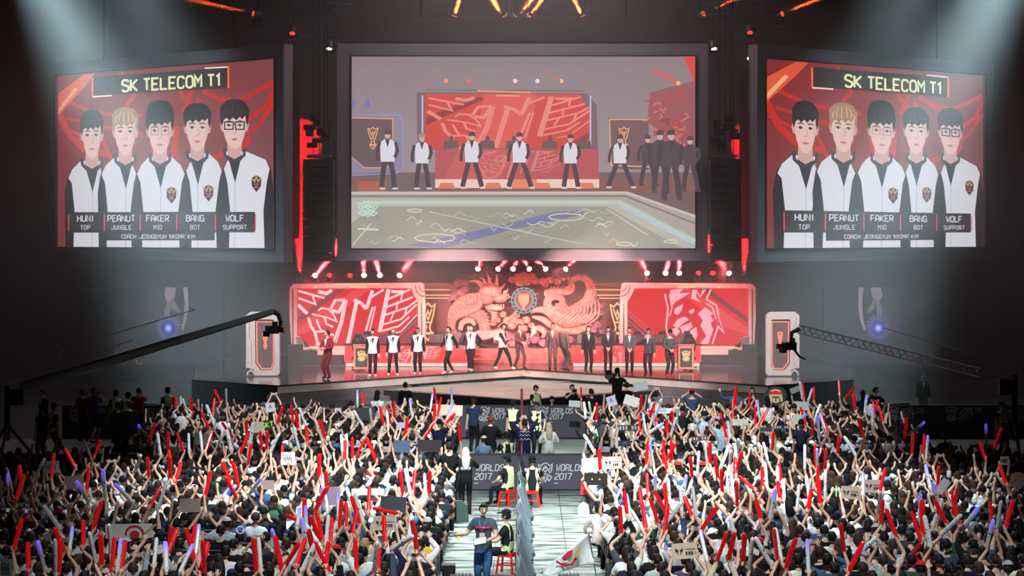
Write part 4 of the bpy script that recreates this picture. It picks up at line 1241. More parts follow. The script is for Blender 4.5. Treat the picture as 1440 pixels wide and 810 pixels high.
# dim picture walls at both far sides
def side_wall(sx):
    D = 93.0
    k = D / F
    W, H = 150 * k, 102 * k
    cx = (160 + 75 - VX) * k if sx < 0 else (1237 - VX) * k
    r = empty('picture_wall', (cx, D, CH - (512 - HY) * k), 0, 'dim picture wall far behind at %s with a violet glowing orb figure' % ('left' if sx < 0 else 'right'), 'screen')
    Q = lambda x, y, w_=0: ((-sx) * -1 * 0 + (x - 395) / 4 * k * (1 if sx < 0 else -1) - (W / 2) * (1 if sx < 0 else -1), -.05 - w_, (548 - y) / 4 * k)
    mb = MB()
    n = [0]

    def q(poly, c):
        n[0] += .004
        mb.flat(poly, lambda u, v, w_: Q(u, v, n[0]), 0, 0, lin(c))
    for i in range(6): q([(395 + i * 100, 548), (495 + i * 100, 548), (495 + i * 100, 115), (395 + i * 100, 115)], (40 + i * 1, 36 + i, 40 + i * 2))
    q([(600, 120), (700, 116), (690, 300), (620, 380), (560, 300), (600, 200)], (64, 54, 68))
    q([(690, 116), (748, 116), (740, 170), (700, 200), (680, 160)], (142, 118, 132))
    q([(700, 190), (722, 190), (712, 260), (690, 290), (680, 250)], (120, 108, 128))
    q([(728, 180), (770, 250), (765, 262), (722, 236)], (120, 104, 118))
    q([(788, 116), (814, 116), (818, 220), (806, 300), (786, 360), (776, 350), (790, 290), (796, 200)], (150, 134, 138))
    q([(750, 120), (786, 118), (790, 200), (776, 270), (750, 190)], (38, 34, 44))
    for rd, c in ((70, (66, 60, 110)), (56, (100, 92, 140)), (44, (52, 50, 130)), (34, (60, 62, 190)), (20, (140, 150, 236)), (9, (226, 230, 250))):
        q([(705 + rd * math.cos(a), 345 + rd * 1.05 * math.sin(a)) for a in np.arange(0, 6.2, .5)], c)
    for a in np.arange(3.3, 6.2, .35):
        n[0] += .004
        mb.stroke([(705 + 48 * math.cos(a), 335 + 50 * math.sin(a)), (705 + 72 * math.cos(a + .1), 335 + 70 * math.sin(a + .1))], 5, lambda u, v, w_: Q(u, v, n[0]), 0, 0, lin((150, 136, 160)))
    q([(560, 300), (650, 320), (640, 335), (570, 330)], (52, 54, 96))
    n[0] += .004
    mb.stroke([(540, 440), (522, 500), (530, 545), (552, 545), (560, 530)], 5, lambda u, v, w_: Q(u, v, n[0]), 0, 0, lin((140, 96, 80)))
    mb.stroke([(770, 380), (740, 460), (700, 535)], 4, lambda u, v, w_: Q(u, v, n[0]), 0, 0, lin((110, 96, 110)))
    mb.build('screen_picture', 'screen', r)
    MB().box((0, .1, H / 2), (W + .3, .2, H + .3)).build('housing', 'black', r)
    MB().box((0, .1, -(r.location.z) / 2), (W * .5, .2, r.location.z)).build('support', 'black', r)


side_wall(-1); side_wall(1)


# ------------------------------------------------------------------ camera cranes
def crane(sx):
    D = 66.0
    if sx < 0: tip, tail = P(384, 438, D), P(70, 533, 63.0)
    else: tip, tail = P(1124, 463, D), P(1378, 524, 63.0)
    basep = tail + (tail - tip) * .18
    r = empty('camera_crane', (basep.x, basep.y, 0), 0, ('long grey camera crane arm reaching in from the left, camera hanging before the sign' if sx < 0 else 'long lattice camera crane arm reaching in from the right side'), 'camera crane')
    L = lambda p: Vector(p) - r.location
    piv = tail + (tail - tip) * .12
    if sx < 0:
        mb = MB(); mb.tube([L(piv), L(tail), L(tip)], [.22, .2, .11], 8); mb.build('arm', mat('crane_grey_green', (128, 150, 144), .35, .5, noise=.1, nscale=3), r)
        mb = MB()
        mb.tube([L(tail) + Vector((.3, 0, .95)), L(tip) + Vector((-2.6, 0, .06))], .02, 4); mb.tube([L(tail), L(tail) + Vector((.3, 0, .95))], .03, 4)
        mb.tube([L(tail) + Vector((.6, -.1, .5)), L((tail + tip) / 2) + Vector((-1, -.1, .16))], .018, 4)
        mb.build('tension_cable', 'steel', r)
    else:
        truss('arm', L(tail) + r.location * 0, L(tip) + r.location * 0, .26, None, m='steel', par=r, n=26)
        mb = MB(); mb.tube([L(tail) + Vector((-.3, 0, .6)), L(tip) + Vector((2.8, 0, .05))], .015, 4); mb.build('tension_cable', 'steel', r)
    mb = MB()
    q = L(tip)
    if sx < 0: mb.tube([q, q + Vector((.18, -.05, -.1)), q + Vector((.26, -.05, -.35)), q + Vector((.22, -.05, -.62))], [.09, .08, .07, .05], 6)
    else: mb.tube([q, q + Vector((-.25, -.05, -.1)), q + Vector((-.3, -.05, -.5)), q + Vector((0, 0, -.9)), q + Vector((.2, 0, -1.0))], [.09, .07, .05, .04, .03], 6)
    mb.build('head_bracket', 'blackmetal', r)
    c = q + (Vector((-.02, -.1, -.6)) if sx < 0 else Vector((-.35, -.1, -.55)))
    mb = MB(); mb.box(c, (.42, .3, .26), .3); mb.box(c + Vector((.1, 0, .2)), (.18, .16, .14)); mb.box(c + Vector((-.2, .05, -.14)), (.16, .2, .18), .5)
    mb.build('remote_camera', 'blackmetal', r)
    mb = MB(); mb.tube([c + Vector((-sx * .22, -.05, 0)), c + Vector((-sx * .42, -.1, -.01))], [.08, .1], 8); mb.build('lens', 'glass', r)
    h = basep.z + .2
    mb = MB(); mb.tube([(0, 0, .5), (0, 0, h)], .09, 6)
    for a in (0.5, 2.6, 4.7): mb.tube([(0, 0, h * .45), (.8 * math.cos(a), .8 * math.sin(a), .03)], .05, 5)
    mb.build('tripod', 'blackmetal', r)
    MB().box(L(piv + (tail - tip) * .02) + Vector((0, 0, -.25)), (.5, .4, .5)).build('counterweight', 'black', r)


crane(-1); crane(1)

# ------------------------------------------------------------------ printed barriers
def barrier(yb, H, x0, x1, per, eh, zt, z2, nm):
    r = empty('crowd_barrier', (0, yb, 0), 0, 'long dark barrier printed WORLDS 2017 in white, %s' % nm, 'barrier')
    pm = mat('dark_printed_banner_' + nm.split()[0], (92, 88, 98), .6, noise=.06, nscale=1.5)
    fn = lambda u, v, w_: (u, -.06 - w_, v)
    x = x0
    ink = lin((232, 232, 234))
    while x < x1 - .1:
        p = MB().box((x + per / 2, 0, H / 2), (per - .02, .1, H - .02)).build('barrier_panel', pm, r)
        mb = MB()
        emblem(mb, x + .45, (zt + z2 + .16) / 2, eh * .36, eh * .42, fn, .0, 0, ink, .16)
        text(mb, 'WORLDS', x + .74, zt, .165, fn, 0, 0, ink, .16, .52, .75)
        text(mb, '2017', x + .7, z2, .165, fn, 0, 0, ink, .16, .52, .75)
        mb.stroke([(x + .69, z2 - .1), (x + .8, z2 - .1)], .025, fn, 0, 0, ink)
        mb.build('print', 'printed', p)
        x += per
    MB().box(((x0 + x1) / 2, 0, H + .01), (x1 - x0, .14, .04)).build('top_rail', 'charcoal', r)


barrier(54.4, .95, -17.27, 18.2, 2.18, .52, .52, .28, 'lower one across the whole hall')
barrier(68.2, 1.08, -15.78, 20.2, 2.0, .52, .84, .64, 'upper one before the stage')

# ================================================================== PEOPLE
SKIN = [lin(c) for c in ((228, 186, 160), (214, 168, 140), (236, 198, 174), (198, 150, 122))]
HAIRC = [lin(c) for c in ((22, 19, 19), (18, 16, 17), (30, 24, 22), (48, 34, 28), (26, 22, 22), (64, 44, 34))]
BN = [('pel', 'spi'), ('spi', 'che'), ('che', 'nec'), ('nec', 'hea')] + [(a + s_, b + s_) if a != 'che' and a != 'pel' else (a, b + s_)
      for a, b in (('che', 'sho'), ('sho', 'elb'), ('elb', 'wri'), ('wri', 'pal'), ('pel', 'hip'), ('hip', 'kne'), ('kne', 'ank'), ('ank', 'toe')) for s_ in 'LR']
RAD = dict(pel=.135, spi=.118, che=.135, nec=.055, hea=.052, sho=.066, elb=.043, wri=.03, pal=.034, hip=.088, kne=.06, ank=.04, toe=.034)


def joints(pose):
    """seated or standing skeleton, facing +Y; hands: targets in local space"""
    g = pose.get
    seated = g('seated', False)
    h = .47 if seated else .93
    ln, tw = g('lean', 0.0), g('tilt', 0.0)
    up = lambda z, x=0, y=0: Vector((x + tw * z, y + ln * z, h + z))
    J = {'pel': up(0), 'spi': up(.2), 'che': up(.4), 'nec': up(.54), 'hea': up(.61, 0, .01)}
    w_ = g('wide', 1.0)
    for s_, sg in (('L', -1), ('R', 1)):
        S = up(.47, sg * .17 * w_)
        J['sho' + s_] = S
        T = g('hand' + s_)
        if T is None:
            T = Vector((sg * .19, .36, .6)) if seated else S + Vector((sg * .07, .04, -.56))
        T = Vector(T)
        d = T - S
        L1, L2 = .285, .27
        m_ = L1 + L2 + .02
        if d.length > m_: d = d.normalized() * m_
        W = S + d * (1 if True else 0)
        a = (L1 ** 2 - L2 ** 2 + d.length_squared) / (2 * max(d.length, .05))
        hh = math.sqrt(max(0, L1 ** 2 - a * a))
        pole = Vector(g('pole' + s_, (sg * .8, -.2, -.7)))
        dn = d.normalized()
        pole = (pole - dn * pole.dot(dn)).normalized()
        J['elb' + s_] = S + dn * a + pole * hh
        J['wri' + s_] = W
        hd = g('hdir' + s_)
        fd = (W - J['elb' + s_]).normalized()
        hd = (Vector(hd).normalized() * .7 + fd * .3).normalized() if hd else fd
        J['pal' + s_] = W + hd * .075
        H_ = up(-.03, sg * .092)
        J['hip' + s_] = H_
        if seated:
            J['kne' + s_] = H_ + Vector((sg * .06, .42, .02)); J['ank' + s_] = Vector((sg * .15, .44, .09)); J['toe' + s_] = Vector((sg * .17, .6, .04))
        else:
            f = g('foot' + s_, (sg * .1, 0))
            fx, fy = f[0], f[1]
            fz = f[2] if len(f) > 2 else 0
            A_ = Vector((fx, fy, .085 + fz))
            dd = A_ - H_
            aa = dd.length / 2
            hh = math.sqrt(max(0, .225 ** 2 * 4 - aa * aa)) if aa < .45 else 0
            fw = Vector(g('fwd', (0, 1, 0)))
            J['kne' + s_] = H_ + dd * .5 + fw * min(hh, .4)
            J['ank' + s_] = A_
            J['toe' + s_] = Vector((fx + .01 * sg, fy, .035 + fz)) + fw * .17
        if g('kneel'):
            J['kne' + s_] = H_ + Vector((sg * .06, .34, -.05 if sg > 0 else -.3))
    return J


def body_arrays(poses, sub=1):
    """one continuous body surface per pose (skin modifier, baked); returns verts, normals, faces, face bone and t"""
    tmp, out = [], []
    order = list(RAD)
    names = ['pel', 'spi', 'che', 'nec', 'hea'] + [b + s_ for b in ('sho', 'elb', 'wri', 'pal', 'hip', 'kne', 'ank', 'toe') for s_ in 'LR']
    idx = {n: i for i, n in enumerate(names)}
    edges = [(idx[a], idx[b]) for a, b in BN]
    Js = []
    for p in poses:
        J = joints(p)
        Js.append(J)
        me = bpy.data.meshes.new('sk')
        me.from_pydata([J[n] for n in names], edges, [])
        o = bpy.data.objects.new('sk', me)
        COL.objects.link(o)
        o.modifiers.new('s', 'SKIN')
        if not me.skin_vertices:
            raise RuntimeError('skin layer')
        fat = p.get('fat', 1.0)
        for i, n in enumerate(names):
            r_ = RAD[n[:3]] * (fat if n[:3] not in ('pal', 'wri', 'hea', 'nec') else 1)
            me.skin_vertices[0].data[i].radius = (r_, r_)
            me.skin_vertices[0].data[i].use_root = i == 0
        if sub:
            m_ = o.modifiers.new('u', 'SUBSURF'); m_.levels = sub; m_.render_levels = sub
        tmp.append(o)
    dg = bpy.context.evaluated_depsgraph_get()
    dg.update()
    for o, J in zip(tmp, Js):
        ev = o.evaluated_get(dg)
        me = ev.to_mesh()
        nv, nf = len(me.vertices), len(me.polygons)
        co = np.empty(nv * 3, np.float32); me.vertices.foreach_get('co', co)
        no = np.empty(nv * 3, np.float32); me.vertices.foreach_get('normal', no)
        ce = np.empty(nf * 3, np.float32); me.polygons.foreach_get('center', ce)
        fs = [tuple(p.vertices) for p in me.polygons]
        ce = ce.reshape(-1, 3)
        best = np.full(nf, 1e9); bi = np.zeros(nf, int); bt = np.zeros(nf)
        for k_, (a, b) in enumerate(BN):
            A_, B_ = np.array(J[a]), np.array(J[b])
            ab = B_ - A_
            t = np.clip(((ce - A_) @ ab) / max(1e-9, ab @ ab), 0, 1)
            ra, rb = RAD[a[:3]], RAD[b[:3]]
            dist = np.linalg.norm(ce - (A_ + t[:, None] * ab), axis=1) - (ra + (rb - ra) * t) * .8
            c = dist < best
            best[c], bi[c], bt[c] = dist[c], k_, t[c]
        out.append((co.reshape(-1, 3).copy(), no.reshape(-1, 3).copy(), fs, bi, bt, J, ce.copy()))
        ev.to_mesh_clear()
    for o in tmp:
        me = o.data
        bpy.data.objects.remove(o); bpy.data.meshes.remove(me)
    return out


REG = {
    'short': lambda b, t: b in (0, 1, 4, 5) or (b == 2 and t < .6) or (b in (6, 7) and t < .62),
    'long': lambda b, t: b in (0, 1, 4, 5, 6, 7) or (b == 2 and t < .6) or (b in (8, 9) and t < .93),
    'torso': lambda b, t: b in (0, 1, 4, 5) or (b == 2 and t < .6),
    'sleeves': lambda b, t: b in (6, 7) or (b in (8, 9) and t < .93),
    'trousers': lambda b, t: b in (12, 13, 14, 15) or (b in (16, 17) and t < .97),
    'shorts': lambda b, t: b in (12, 13) or (b in (14, 15) and t < .9),
    'shoes': lambda b, t: b in (18, 19) or (b in (16, 17) and t >= .97),
}


def garment(arr, reg, off):
    co, no, fs, bi, bt, J, ce = arr
    f = REG[reg]
    hem = J['pel'].z - .07 if reg in ('short', 'long', 'torso') else -9
    low = J['pel'].z - .04 if reg in ('trousers', 'shorts') else -9
    keep = [q for q, b, t, c_ in zip(fs, bi, bt, ce) if (b == 0 and c_[2] < low) or (f(b, t) and c_[2] > hem) or (hem > 0 and b in (12, 13, 14, 15) and c_[2] > hem and (b < 14 or t < .25))]
    mp = {}
    vs = []
    for q in keep:
        for i in q:
            if i not in mp:
                mp[i] = len(vs)
                p_ = co[i] + no[i] * off
                if hem > 0 and p_[2] < hem and abs(p_[0] - J['pel'].x) < .24: p_[2] = hem
                vs.append(p_)
    mb = MB()
    mb.add(vs, [tuple(mp[i] for i in q) for q in keep])
    return mb


def add_head(mb, J, hy=0.0, hp=0.0, face=True):
    C_ = J['hea'] + Vector((0, .012, .115))
    M_ = Matrix.Rotation(hy, 3, 'Z') @ Matrix.Rotation(hp, 3, 'X')
    L = lambda v: C_ + M_ @ Vector(v)

    def shp(q, p):
        if p.z < -.1:                                    # jaw narrows to the chin
            k_ = 1 - .42 * min(1, (-p.z - .1))
            q = Vector((q.x * k_, q.y * (1 - .2 * (-p.z)) + .012 * (-p.z), q.z))
        return L(q) - C_
    mb.ball(C_, (.078, .096, .118), 12, 9, 0, None, shp)
    for s_ in (-1, 1): mb.ball(L((s_ * .08, -.005, -.005)), (.012, .02, .03), 5, 4)
    if face:
        mb.tube([L((0, .09, .02)), L((0, .112, -.025)), L((0, .094, -.035))], [.009, .016, .01], 5)
        for s_ in (-1, 1):
            mb.ball(L((s_ * .031, .083, .012)), (.015, .008, .008), 6, 4, 1)
            mb.tube([L((s_ * .014, .092, .034)), L((s_ * .05, .082, .036))], .005, 4, 1)
        mb.tube([L((-.024, .083, -.058)), L((0, .092, -.056)), L((.024, .083, -.058))], .0075, 4, 2)
    return L


def add_hand(mb, J, s_, curl, n=4):
    W, Pm = J['wri' + s_], J['pal' + s_]
    d = (Pm - W).normalized()
    up = Vector((0, 1, 0))
    if abs(d.dot(up)) > .8: up = Vector((0, 0, 1)) if curl < 1.5 else Vector((1, 0, 0))
    side = d.cross(up).normalized()
    nrm = side.cross(d).normalized()                     # fingers curl towards nrm
    mb.box((W + Pm) / 2 + d * .02, (.078, .028, .085), 0, 0, None, Matrix((side, nrm, d)).transposed())
    for i in range(4):
        o = (i - 1.5) * .0205
        ln = (.072, .082, .076, .06)[i]
        b0 = Pm + d * .012 + side * o
        a1, a2 = curl * .6, curl * 1.5
        p1 = b0 + (d * math.cos(a1) + nrm * math.sin(a1)) * ln * .55
        p2 = p1 + (d * math.cos(a2) + nrm * math.sin(a2)) * ln * .5
        mb.tube([b0 - d * .02, p1, p2], [.0095, .009, .007], n)
    sg = -1 if s_ == 'L' else 1
    t0 = W + d * .03 - side * sg * .03
    t1 = t0 + d * .035 - side * sg * .03 + nrm * .015
    mb.tube([t0, t1, t1 + d * .03 + nrm * .012 * curl], [.012, .0105, .008], n)


def add_hair(J, style, L, rnd):
    mb = MB()
    ph = rnd.uniform(0, 6)

    def fn(q, p):
        k_ = 1 + .05 * math.sin(9 * p.x + ph) * math.cos(8 * p.z + ph) + .03 * math.sin(17 * p.y + 13 * p.z)
        return L(q * k_) - L((0, -.01, .018))
    if style in ('short', 'cap', 'long', 'bob', 'pony', 'buns'):
        keep = lambda p: (p.z > .42) or (p.y < .28 and p.z > -.1) or (p.y < -.15 and p.z > -.62)
        mb.ball(L((0, -.01, .018)), (.091, .11, .123), 12, 9, 0, None, fn, keep)
        mb.ball(L((0, .05, .085)), (.07, .05, .035), 8, 4, 0, None, lambda q, p: L(q) - L((0, 0, 0)))
    if style == 'bob': mb.ball(L((0, -.035, -.05)), (.1, .082, .115), 10, 7)
    if style == 'long':
        mb.tube([L((0, -.03, .06)), L((0, -.065, -.06)), L((0, -.1, -.2)), L((0, -.12, -.36)), L((0, -.11, -.44))], [.08, .105, .12, .1, .04], 8, flat=.5, up=(1, 0, 0))
    if style == 'pony':
        mb.tube([L((0, -.1, .05)), L((0, -.16, .0)), L((0, -.16, -.15)), L((0, -.13, -.24))], [.03, .035, .03, .008], 6)
    if style == 'buns':
        for s_ in (-1, 1): mb.ball(L((s_ * .09, -.03, .1)), .052, 8, 6)
    return mb


def make_person(root, arr, pose, spec, rnd, cache=None):
    """fills an Empty with body, clothes, hair; spec: dict(top, topcol, bottom, botcol, hair, haircol, skin...)"""
    co, no, fs, bi, bt, J, ce = arr
    g = spec.get
    mb = MB(); mb.add(co, fs)
    L = add_head(mb, J, pose.get('hy', 0), pose.get('hp', 0), g('face', True))
    for s_ in 'LR': add_hand(mb, J, s_, pose.get('curl' + s_, .5), g('fn', 4))
    mats = [MT['skin'], MT['dark'], MT['lip']]
    b = mb.build('body', mats, root, True)
    b.color = (*g('skin', SKIN[0]), 1)
    kids = [b]

    def kid(name, mb2, col, m='cloth', label=None, smooth=True):
        o = mb2.build(name, m, root, smooth)
        o.color = (*col, 1)
        if label: o['label'] = label
        kids.append(o)
        return o
    top = g('top', 'short')
    if top == 'jacket':
        kid('jacket', garment(arr, 'torso', .022), g('topcol')); kid('sleeves', garment(arr, 'sleeves', .016), g('sleevecol'))
    else:
        kid(g('topname', {'short': 'shirt', 'long': 'jacket', 'torso': 'shirt'}[top]), garment(arr, top, .02 if top == 'long' else .016), g('topcol'))
    if g('bottom', 'trousers'):
        kid(g('bottom', 'trousers'), garment(arr, 'shorts' if g('bottom') == 'shorts' else 'trousers', .013), g('botcol', lin((28, 28, 34))))
        kid('shoes', garment(arr, 'shoes', .012), g('shoecol', lin((30, 30, 32))))
    if g('skirt'):
        m2 = MB(); p = J['spi']
        m2.tube([p + Vector((0, 0, -.02)), J['pel'], Vector((J['pel'].x, J['pel'].y, J['pel'].z - .45)), Vector((J['pel'].x, J['pel'].y, .25))], [.14, .17, .25, .3], 10)
        kid('dress_skirt', m2, g('topcol'))
    hs = g('hair', 'short')
    kid('hair', add_hair(J, hs, L, rnd), g('haircol', HAIRC[0]), 'hair')
    if hs == 'cap' or g('cap'):
        m2 = MB(); m2.ball(L((0, -.008, .05)), (.098, .115, .1), 12, 7, 0, None, lambda q, p: L(q) - L((0, 0, 0)), lambda p: p.z > .05)
        m2.box(L((0, .13, .058)), (.15, .1, .014)); kid('cap', m2, g('capcol', lin((20, 20, 24))))
    if g('glasses'):
        m2 = MB()
        for s_ in (-1, 1): m2.tube([L((s_ * .031 + .02 * math.cos(a), .1, .012 + .016 * math.sin(a))) for a in np.arange(0, 6.2, .9)], .003, 3, closed=True)
        kid('glasses', m2, lin((20, 20, 20)), 'paint')
    c = J['che']; up_ = (J['nec'] - J['spi']).normalized()
    if g('vneck'):                                         # pale shirt front and tie between jacket lapels
        m2 = MB(); f = lambda u, v, w_: c + Vector((u, .145 + w_ - max(0, v) * .32, v))
        m2.prism([(0, -.14), (.055, .11), (-.055, .11)], 0, .012, f); kid('shirt_front', m2, g('vneck'), 'paint', smooth=False)
        if g('tie'):
            m2 = MB(); m2.prism([(0, -.12), (.014, -.02), (.011, .09), (-.011, .09), (-.014, -.02)], .012, .02, f); kid('tie', m2, g('tie'), 'paint', smooth=False)
    if g('badge'):
        m2 = MB(); f = lambda u, v, w_: c + Vector((u, .15 + w_, v))
        m2.prism([(.05, -.0), (.075, -.03), (.1, -.0), (.1, .04), (.05, .04)], 0, .01, f); kid('badge', m2, g('badge'), 'paint', smooth=False)
    if g('vest'):
        m2 = garment(arr, 'torso', .03)
        keepf = []
        for q in m2.f:
            p = sum((Vector(m2.v[i]) for i in q), Vector()) / len(q)
            zz = p.z - J['pel'].z
            if abs(abs(p.x - c.x) - .1) < .045 or .02 < zz < .12: keepf.append(q)
        m2.f = keepf; m2.m = [0] * len(keepf); m2.c = [None] * len(keepf)
        o = m2.build('safety_vest', 'vest', root, True); kids.append(o)
    return kids, J, L


HOLD = []


def person(label, px, py_feet, d=None, pose=None, spec=None, yaw=0.0, z=0.0, x=None, y=None, sc=1.0, cat='person', group=None):
    """queue a featured person standing/seated on height z; px gives the sideways place at its real distance"""
    if y is None: y = d if d else F * (CH - z) / (py_feet - HY)
    if x is None: x = (px - VX) * y / F
    HOLD.append((label, x, y, z, yaw, pose or {}, spec or {}, sc, cat, group))
    return x, y


def W_(c): return lin(c)


dk, navy, blk = W_((34, 32, 36)), W_((30, 34, 52)), W_((22, 22, 25))
P2 = math.pi
# ---- on stage: five players, the host, men in suits, the other team
jk = dict(top='jacket', topcol=W_((236, 236, 240)), sleevecol=W_((38, 32, 40)), botcol=W_((36, 32, 38)), shoecol=W_((210, 206, 206)), vneck=W_((40, 34, 42)), badge=W_((180, 40, 50)))
wk = lambda a, **k_: dict(footL=(-.09, a), footR=(.09, -a * .9, .05 if abs(a) > .1 else 0), **k_)
walk = lambda a: dict(footL=(-.08, a), footR=(.08, -a), handL=(-.24, -a * .8, .95), handR=(.24, a * .8 + .05, .95))
SP = [
    ('man in a maroon suit standing alone at the left of the stage holding cards', 461, 533, dict(handL=(-.05, .24, 1.12), handR=(.1, .24, 1.1), hy=-.5), dict(top='long', topcol=W_((124, 40, 48)), botcol=W_((118, 38, 46)), vneck=W_((235, 225, 225)), hair='short'), P2 - .6),
    ('leftmost player in white jacket standing beside the left lectern', 524, 530, dict(hy=.2), dict(jk, sk=1), P2 + .1),
    ('second player from the left in white jacket, light brown hair', 553, 528.5, dict(footL=(-.16, 0), footR=(.16, 0)), dict(jk, haircol=W_((150, 116, 84))), P2),
    ('third player from the left in white jacket facing the crowd', 588, 527, {}, dict(jk, glasses=1), P2 - .1),
    ('fourth player from the left in white jacket walking', 632, 525.5, walk(.24), jk, P2 - .9),
    ('fifth man from the left in white jacket walking to the right', 663, 522, walk(.14), jk, P2 - .3),
    ('man in white jacket striding just left of the stage centre', 707, 519.5, walk(.36), jk, P2 + 1.0),
    ('man in dark grey suit striding at the stage centre', 730, 519, dict(walk(.2), handR=(.05, .3, 1.05)), dict(top='long', topcol=W_((92, 66, 68)), botcol=W_((86, 62, 64)), vneck=W_((235, 225, 220)), tie=W_((60, 40, 44))), P2 + .6),
    ('tall man in grey suit with pale shirt right of the stage centre', 777, 521, {}, dict(top='long', topcol=W_((104, 88, 90)), botcol=W_((98, 84, 86)), vneck=W_((240, 235, 232)), tie=W_((120, 110, 116)), fat=1), P2),
    ('man in grey blazer seen half from behind beside the tall suited man', 793, 521.5, dict(handL=(-.2, .24, 1.1)), dict(top='long', topcol=W_((112, 96, 98)), botcol=W_((96, 84, 88)), haircol=W_((110, 84, 70))), P2 + 2.2),
    ('dark-jacketed player with red stripe, first in the right group', 827, 523.5, dict(hy=.3), dict(top='long', topcol=W_((54, 40, 48)), botcol=W_((40, 34, 40)), vneck=W_((220, 214, 216)), badge=W_((220, 30, 60))), P2 + .2),
    ('dark-jacketed player with folded hands, second in the right group', 855, 524.5, dict(handL=(-.04, .2, .95), handR=(.04, .2, .95), hp=-.2), dict(top='long', topcol=W_((66, 54, 60)), botcol=W_((40, 34, 40)), vneck=W_((226, 220, 222))), P2),
    ('grey-jacketed player with folded hands, third in the right group', 885, 526.5, dict(handL=(-.04, .2, .95), handR=(.04, .2, .95)), dict(top='long', topcol=W_((98, 90, 96)), botcol=W_((42, 36, 42)), vneck=W_((226, 220, 222))), P2),
    ('man in open dark cardigan with hand at face, fourth in the right group', 912, 529, dict(handR=(.06, .22, 1.45), hp=-.2), dict(top='long', topcol=W_((84, 74, 78)), botcol=W_((44, 38, 44)), vneck=W_((210, 200, 204)), glasses=1), P2 - .3),
    ('man in grey jacket with bowed head at the right end, red shoes', 941, 530, dict(handL=(-.04, .24, 1.0), handR=(.04, .24, 1.0), hp=-.7, lean=.12), dict(top='long', topcol=W_((92, 84, 88)), botcol=W_((56, 50, 56)), shoecol=W_((200, 40, 50))), P2 + .3),
]
for lb, px, py, ps, sp, yw in SP:
    d = F * 5.4 / (py - HY)
    person(lb, px, py, d, ps, sp, yw, 1.6, sc=1.02 if 'tall' not in lb else 1.06)
person('young man in dark jacket half hidden behind the fifth player', 659, 521, F * 5.4 / (519.5 - HY), walk(-.2), dict(top='long', topcol=W_((60, 50, 56)), botcol=W_((50, 40, 46))), P2 + .4, 1.6)

gd = dict(top='short', topcol=W_((34, 36, 42)), botcol=W_((26, 28, 36)), vest=1, hair='cap', capcol=W_((24, 26, 34)))
seat = dict(seated=True)
# ---- centre aisle and the strip between the barriers
person('guard in cap and yellow vest on the left red stool at the lower barrier', 714, 712, 51.0, dict(seated=True, handL=(-.16, .3, .62), handR=(.16, .3, .62)), dict(gd), .9)
person('guard in cap and yellow vest seen from behind on the right red stool', 749, 714, 50.8, dict(seated=True), dict(gd), -.1)
person('seated guard in cap and yellow vest on a red stool in the near aisle', 713, 812, 40.9, dict(seated=True, handL=(-.12, .34, .66), handR=(.14, .34, .66)), dict(gd, capcol=W_((24, 32, 52))), 1.25)
person('man in grey polo with pink stripe, lanyard and jeans walking up the aisle', 680, 838, 38.6, dict(handR=(.46, .22, 1.18), handL=(-.1, .3, 1.08), footL=(-.1, .06), footR=(.1, -.1), hy=.35, hp=-.15, poleR=(.4, -.3, -.8), wide=1.05, fat=1.08),
       dict(top='short', topcol=W_((74, 88, 98)), botcol=W_((62, 92, 140)), polo=1), P2 - .15, sc=1.0)
person('man in black standing by the barrier beside the silver-haired woman', 632, 722, 49.8, dict(handL=(-.1, .3, 1.3), handR=(.1, .3, 1.3)), dict(top='long', topcol=blk, botcol=blk), -.1, sc=1.0)
person('silver-haired woman in black jacket printed white, standing at the barrier', 655, 724, 49.4, dict(handL=(-.1, .25, 1.4), handR=(.14, .25, 1.4)), dict(top='long', topcol=blk, botcol=blk, hair='long', haircol=W_((206, 202, 198))), .05, sc=.95)
person('guard in cap standing behind the upper barrier at the aisle centre', 753, 0, 69.4, {}, dict(gd), P2 + .6, sc=.95)
person('guard in yellow vest standing before the upper barrier, facing the crowd', 754, 0, 62.0, dict(handL=(-.22, .1, .9), handR=(.24, .1, .9)), dict(gd), P2 + .2, sc=.98)
person('guard in yellow vest looking at the stage left of the red banner', 722, 0, 62.2, {}, dict(gd), -.3)
person('seated guard in vest with dark cap left of the red banner', 712, 0, 56.9, dict(seated=True), dict(gd), .5)
person('person in navy zigzag sweater raising both arms beside the red banner', 738, 0, 56.6, dict(handL=(-.12, .1, 1.78), handR=(.05, .1, 1.8)), dict(top='long', topcol=W_((38, 40, 84)), botcol=W_((34, 38, 56))), 0, sc=.96)
person('blonde long-haired woman in white blouse in the front aisle', 772, 0, 56.8, dict(handL=(-.1, .2, 1.2), handR=(.1, .2, 1.2)), dict(top='long', topcol=W_((236, 234, 230)), botcol=W_((240, 238, 234)), hair='long', haircol=W_((206, 190, 160))), .1, sc=.9)
person('red-brown haired man in black standing in the front aisle', 690, 0, 57.4, dict(handL=(-.1, .2, 1.2), handR=(.1, .2, 1.2)), dict(top='long', topcol=blk, botcol=W_((40, 52, 70)), haircol=W_((110, 58, 40))), 0, sc=.98)
person('person in pale hat and blue checked shirt crouching in the front aisle', 681, 0, 57.0, dict(seated=True, lean=.1), dict(top='short', topcol=W_((96, 130, 160)), botcol=W_((70, 90, 130)), hair='cap', capcol=W_((214, 204, 184))), .2, sc=.9)
person('person in navy shirt standing tall before the upper barrier', 666, 0, 63.5, dict(handR=(.14, .3, 1.2)), dict(top='short', topcol=W_((38, 52, 78)), botcol=blk, hair='cap'), -.2, z=.0)
person('person in cap behind the upper barrier right of the aisle', 776, 0, 69.3, dict(seated=True), dict(top='short', topcol=blk, botcol=blk, hair='cap'), P2)
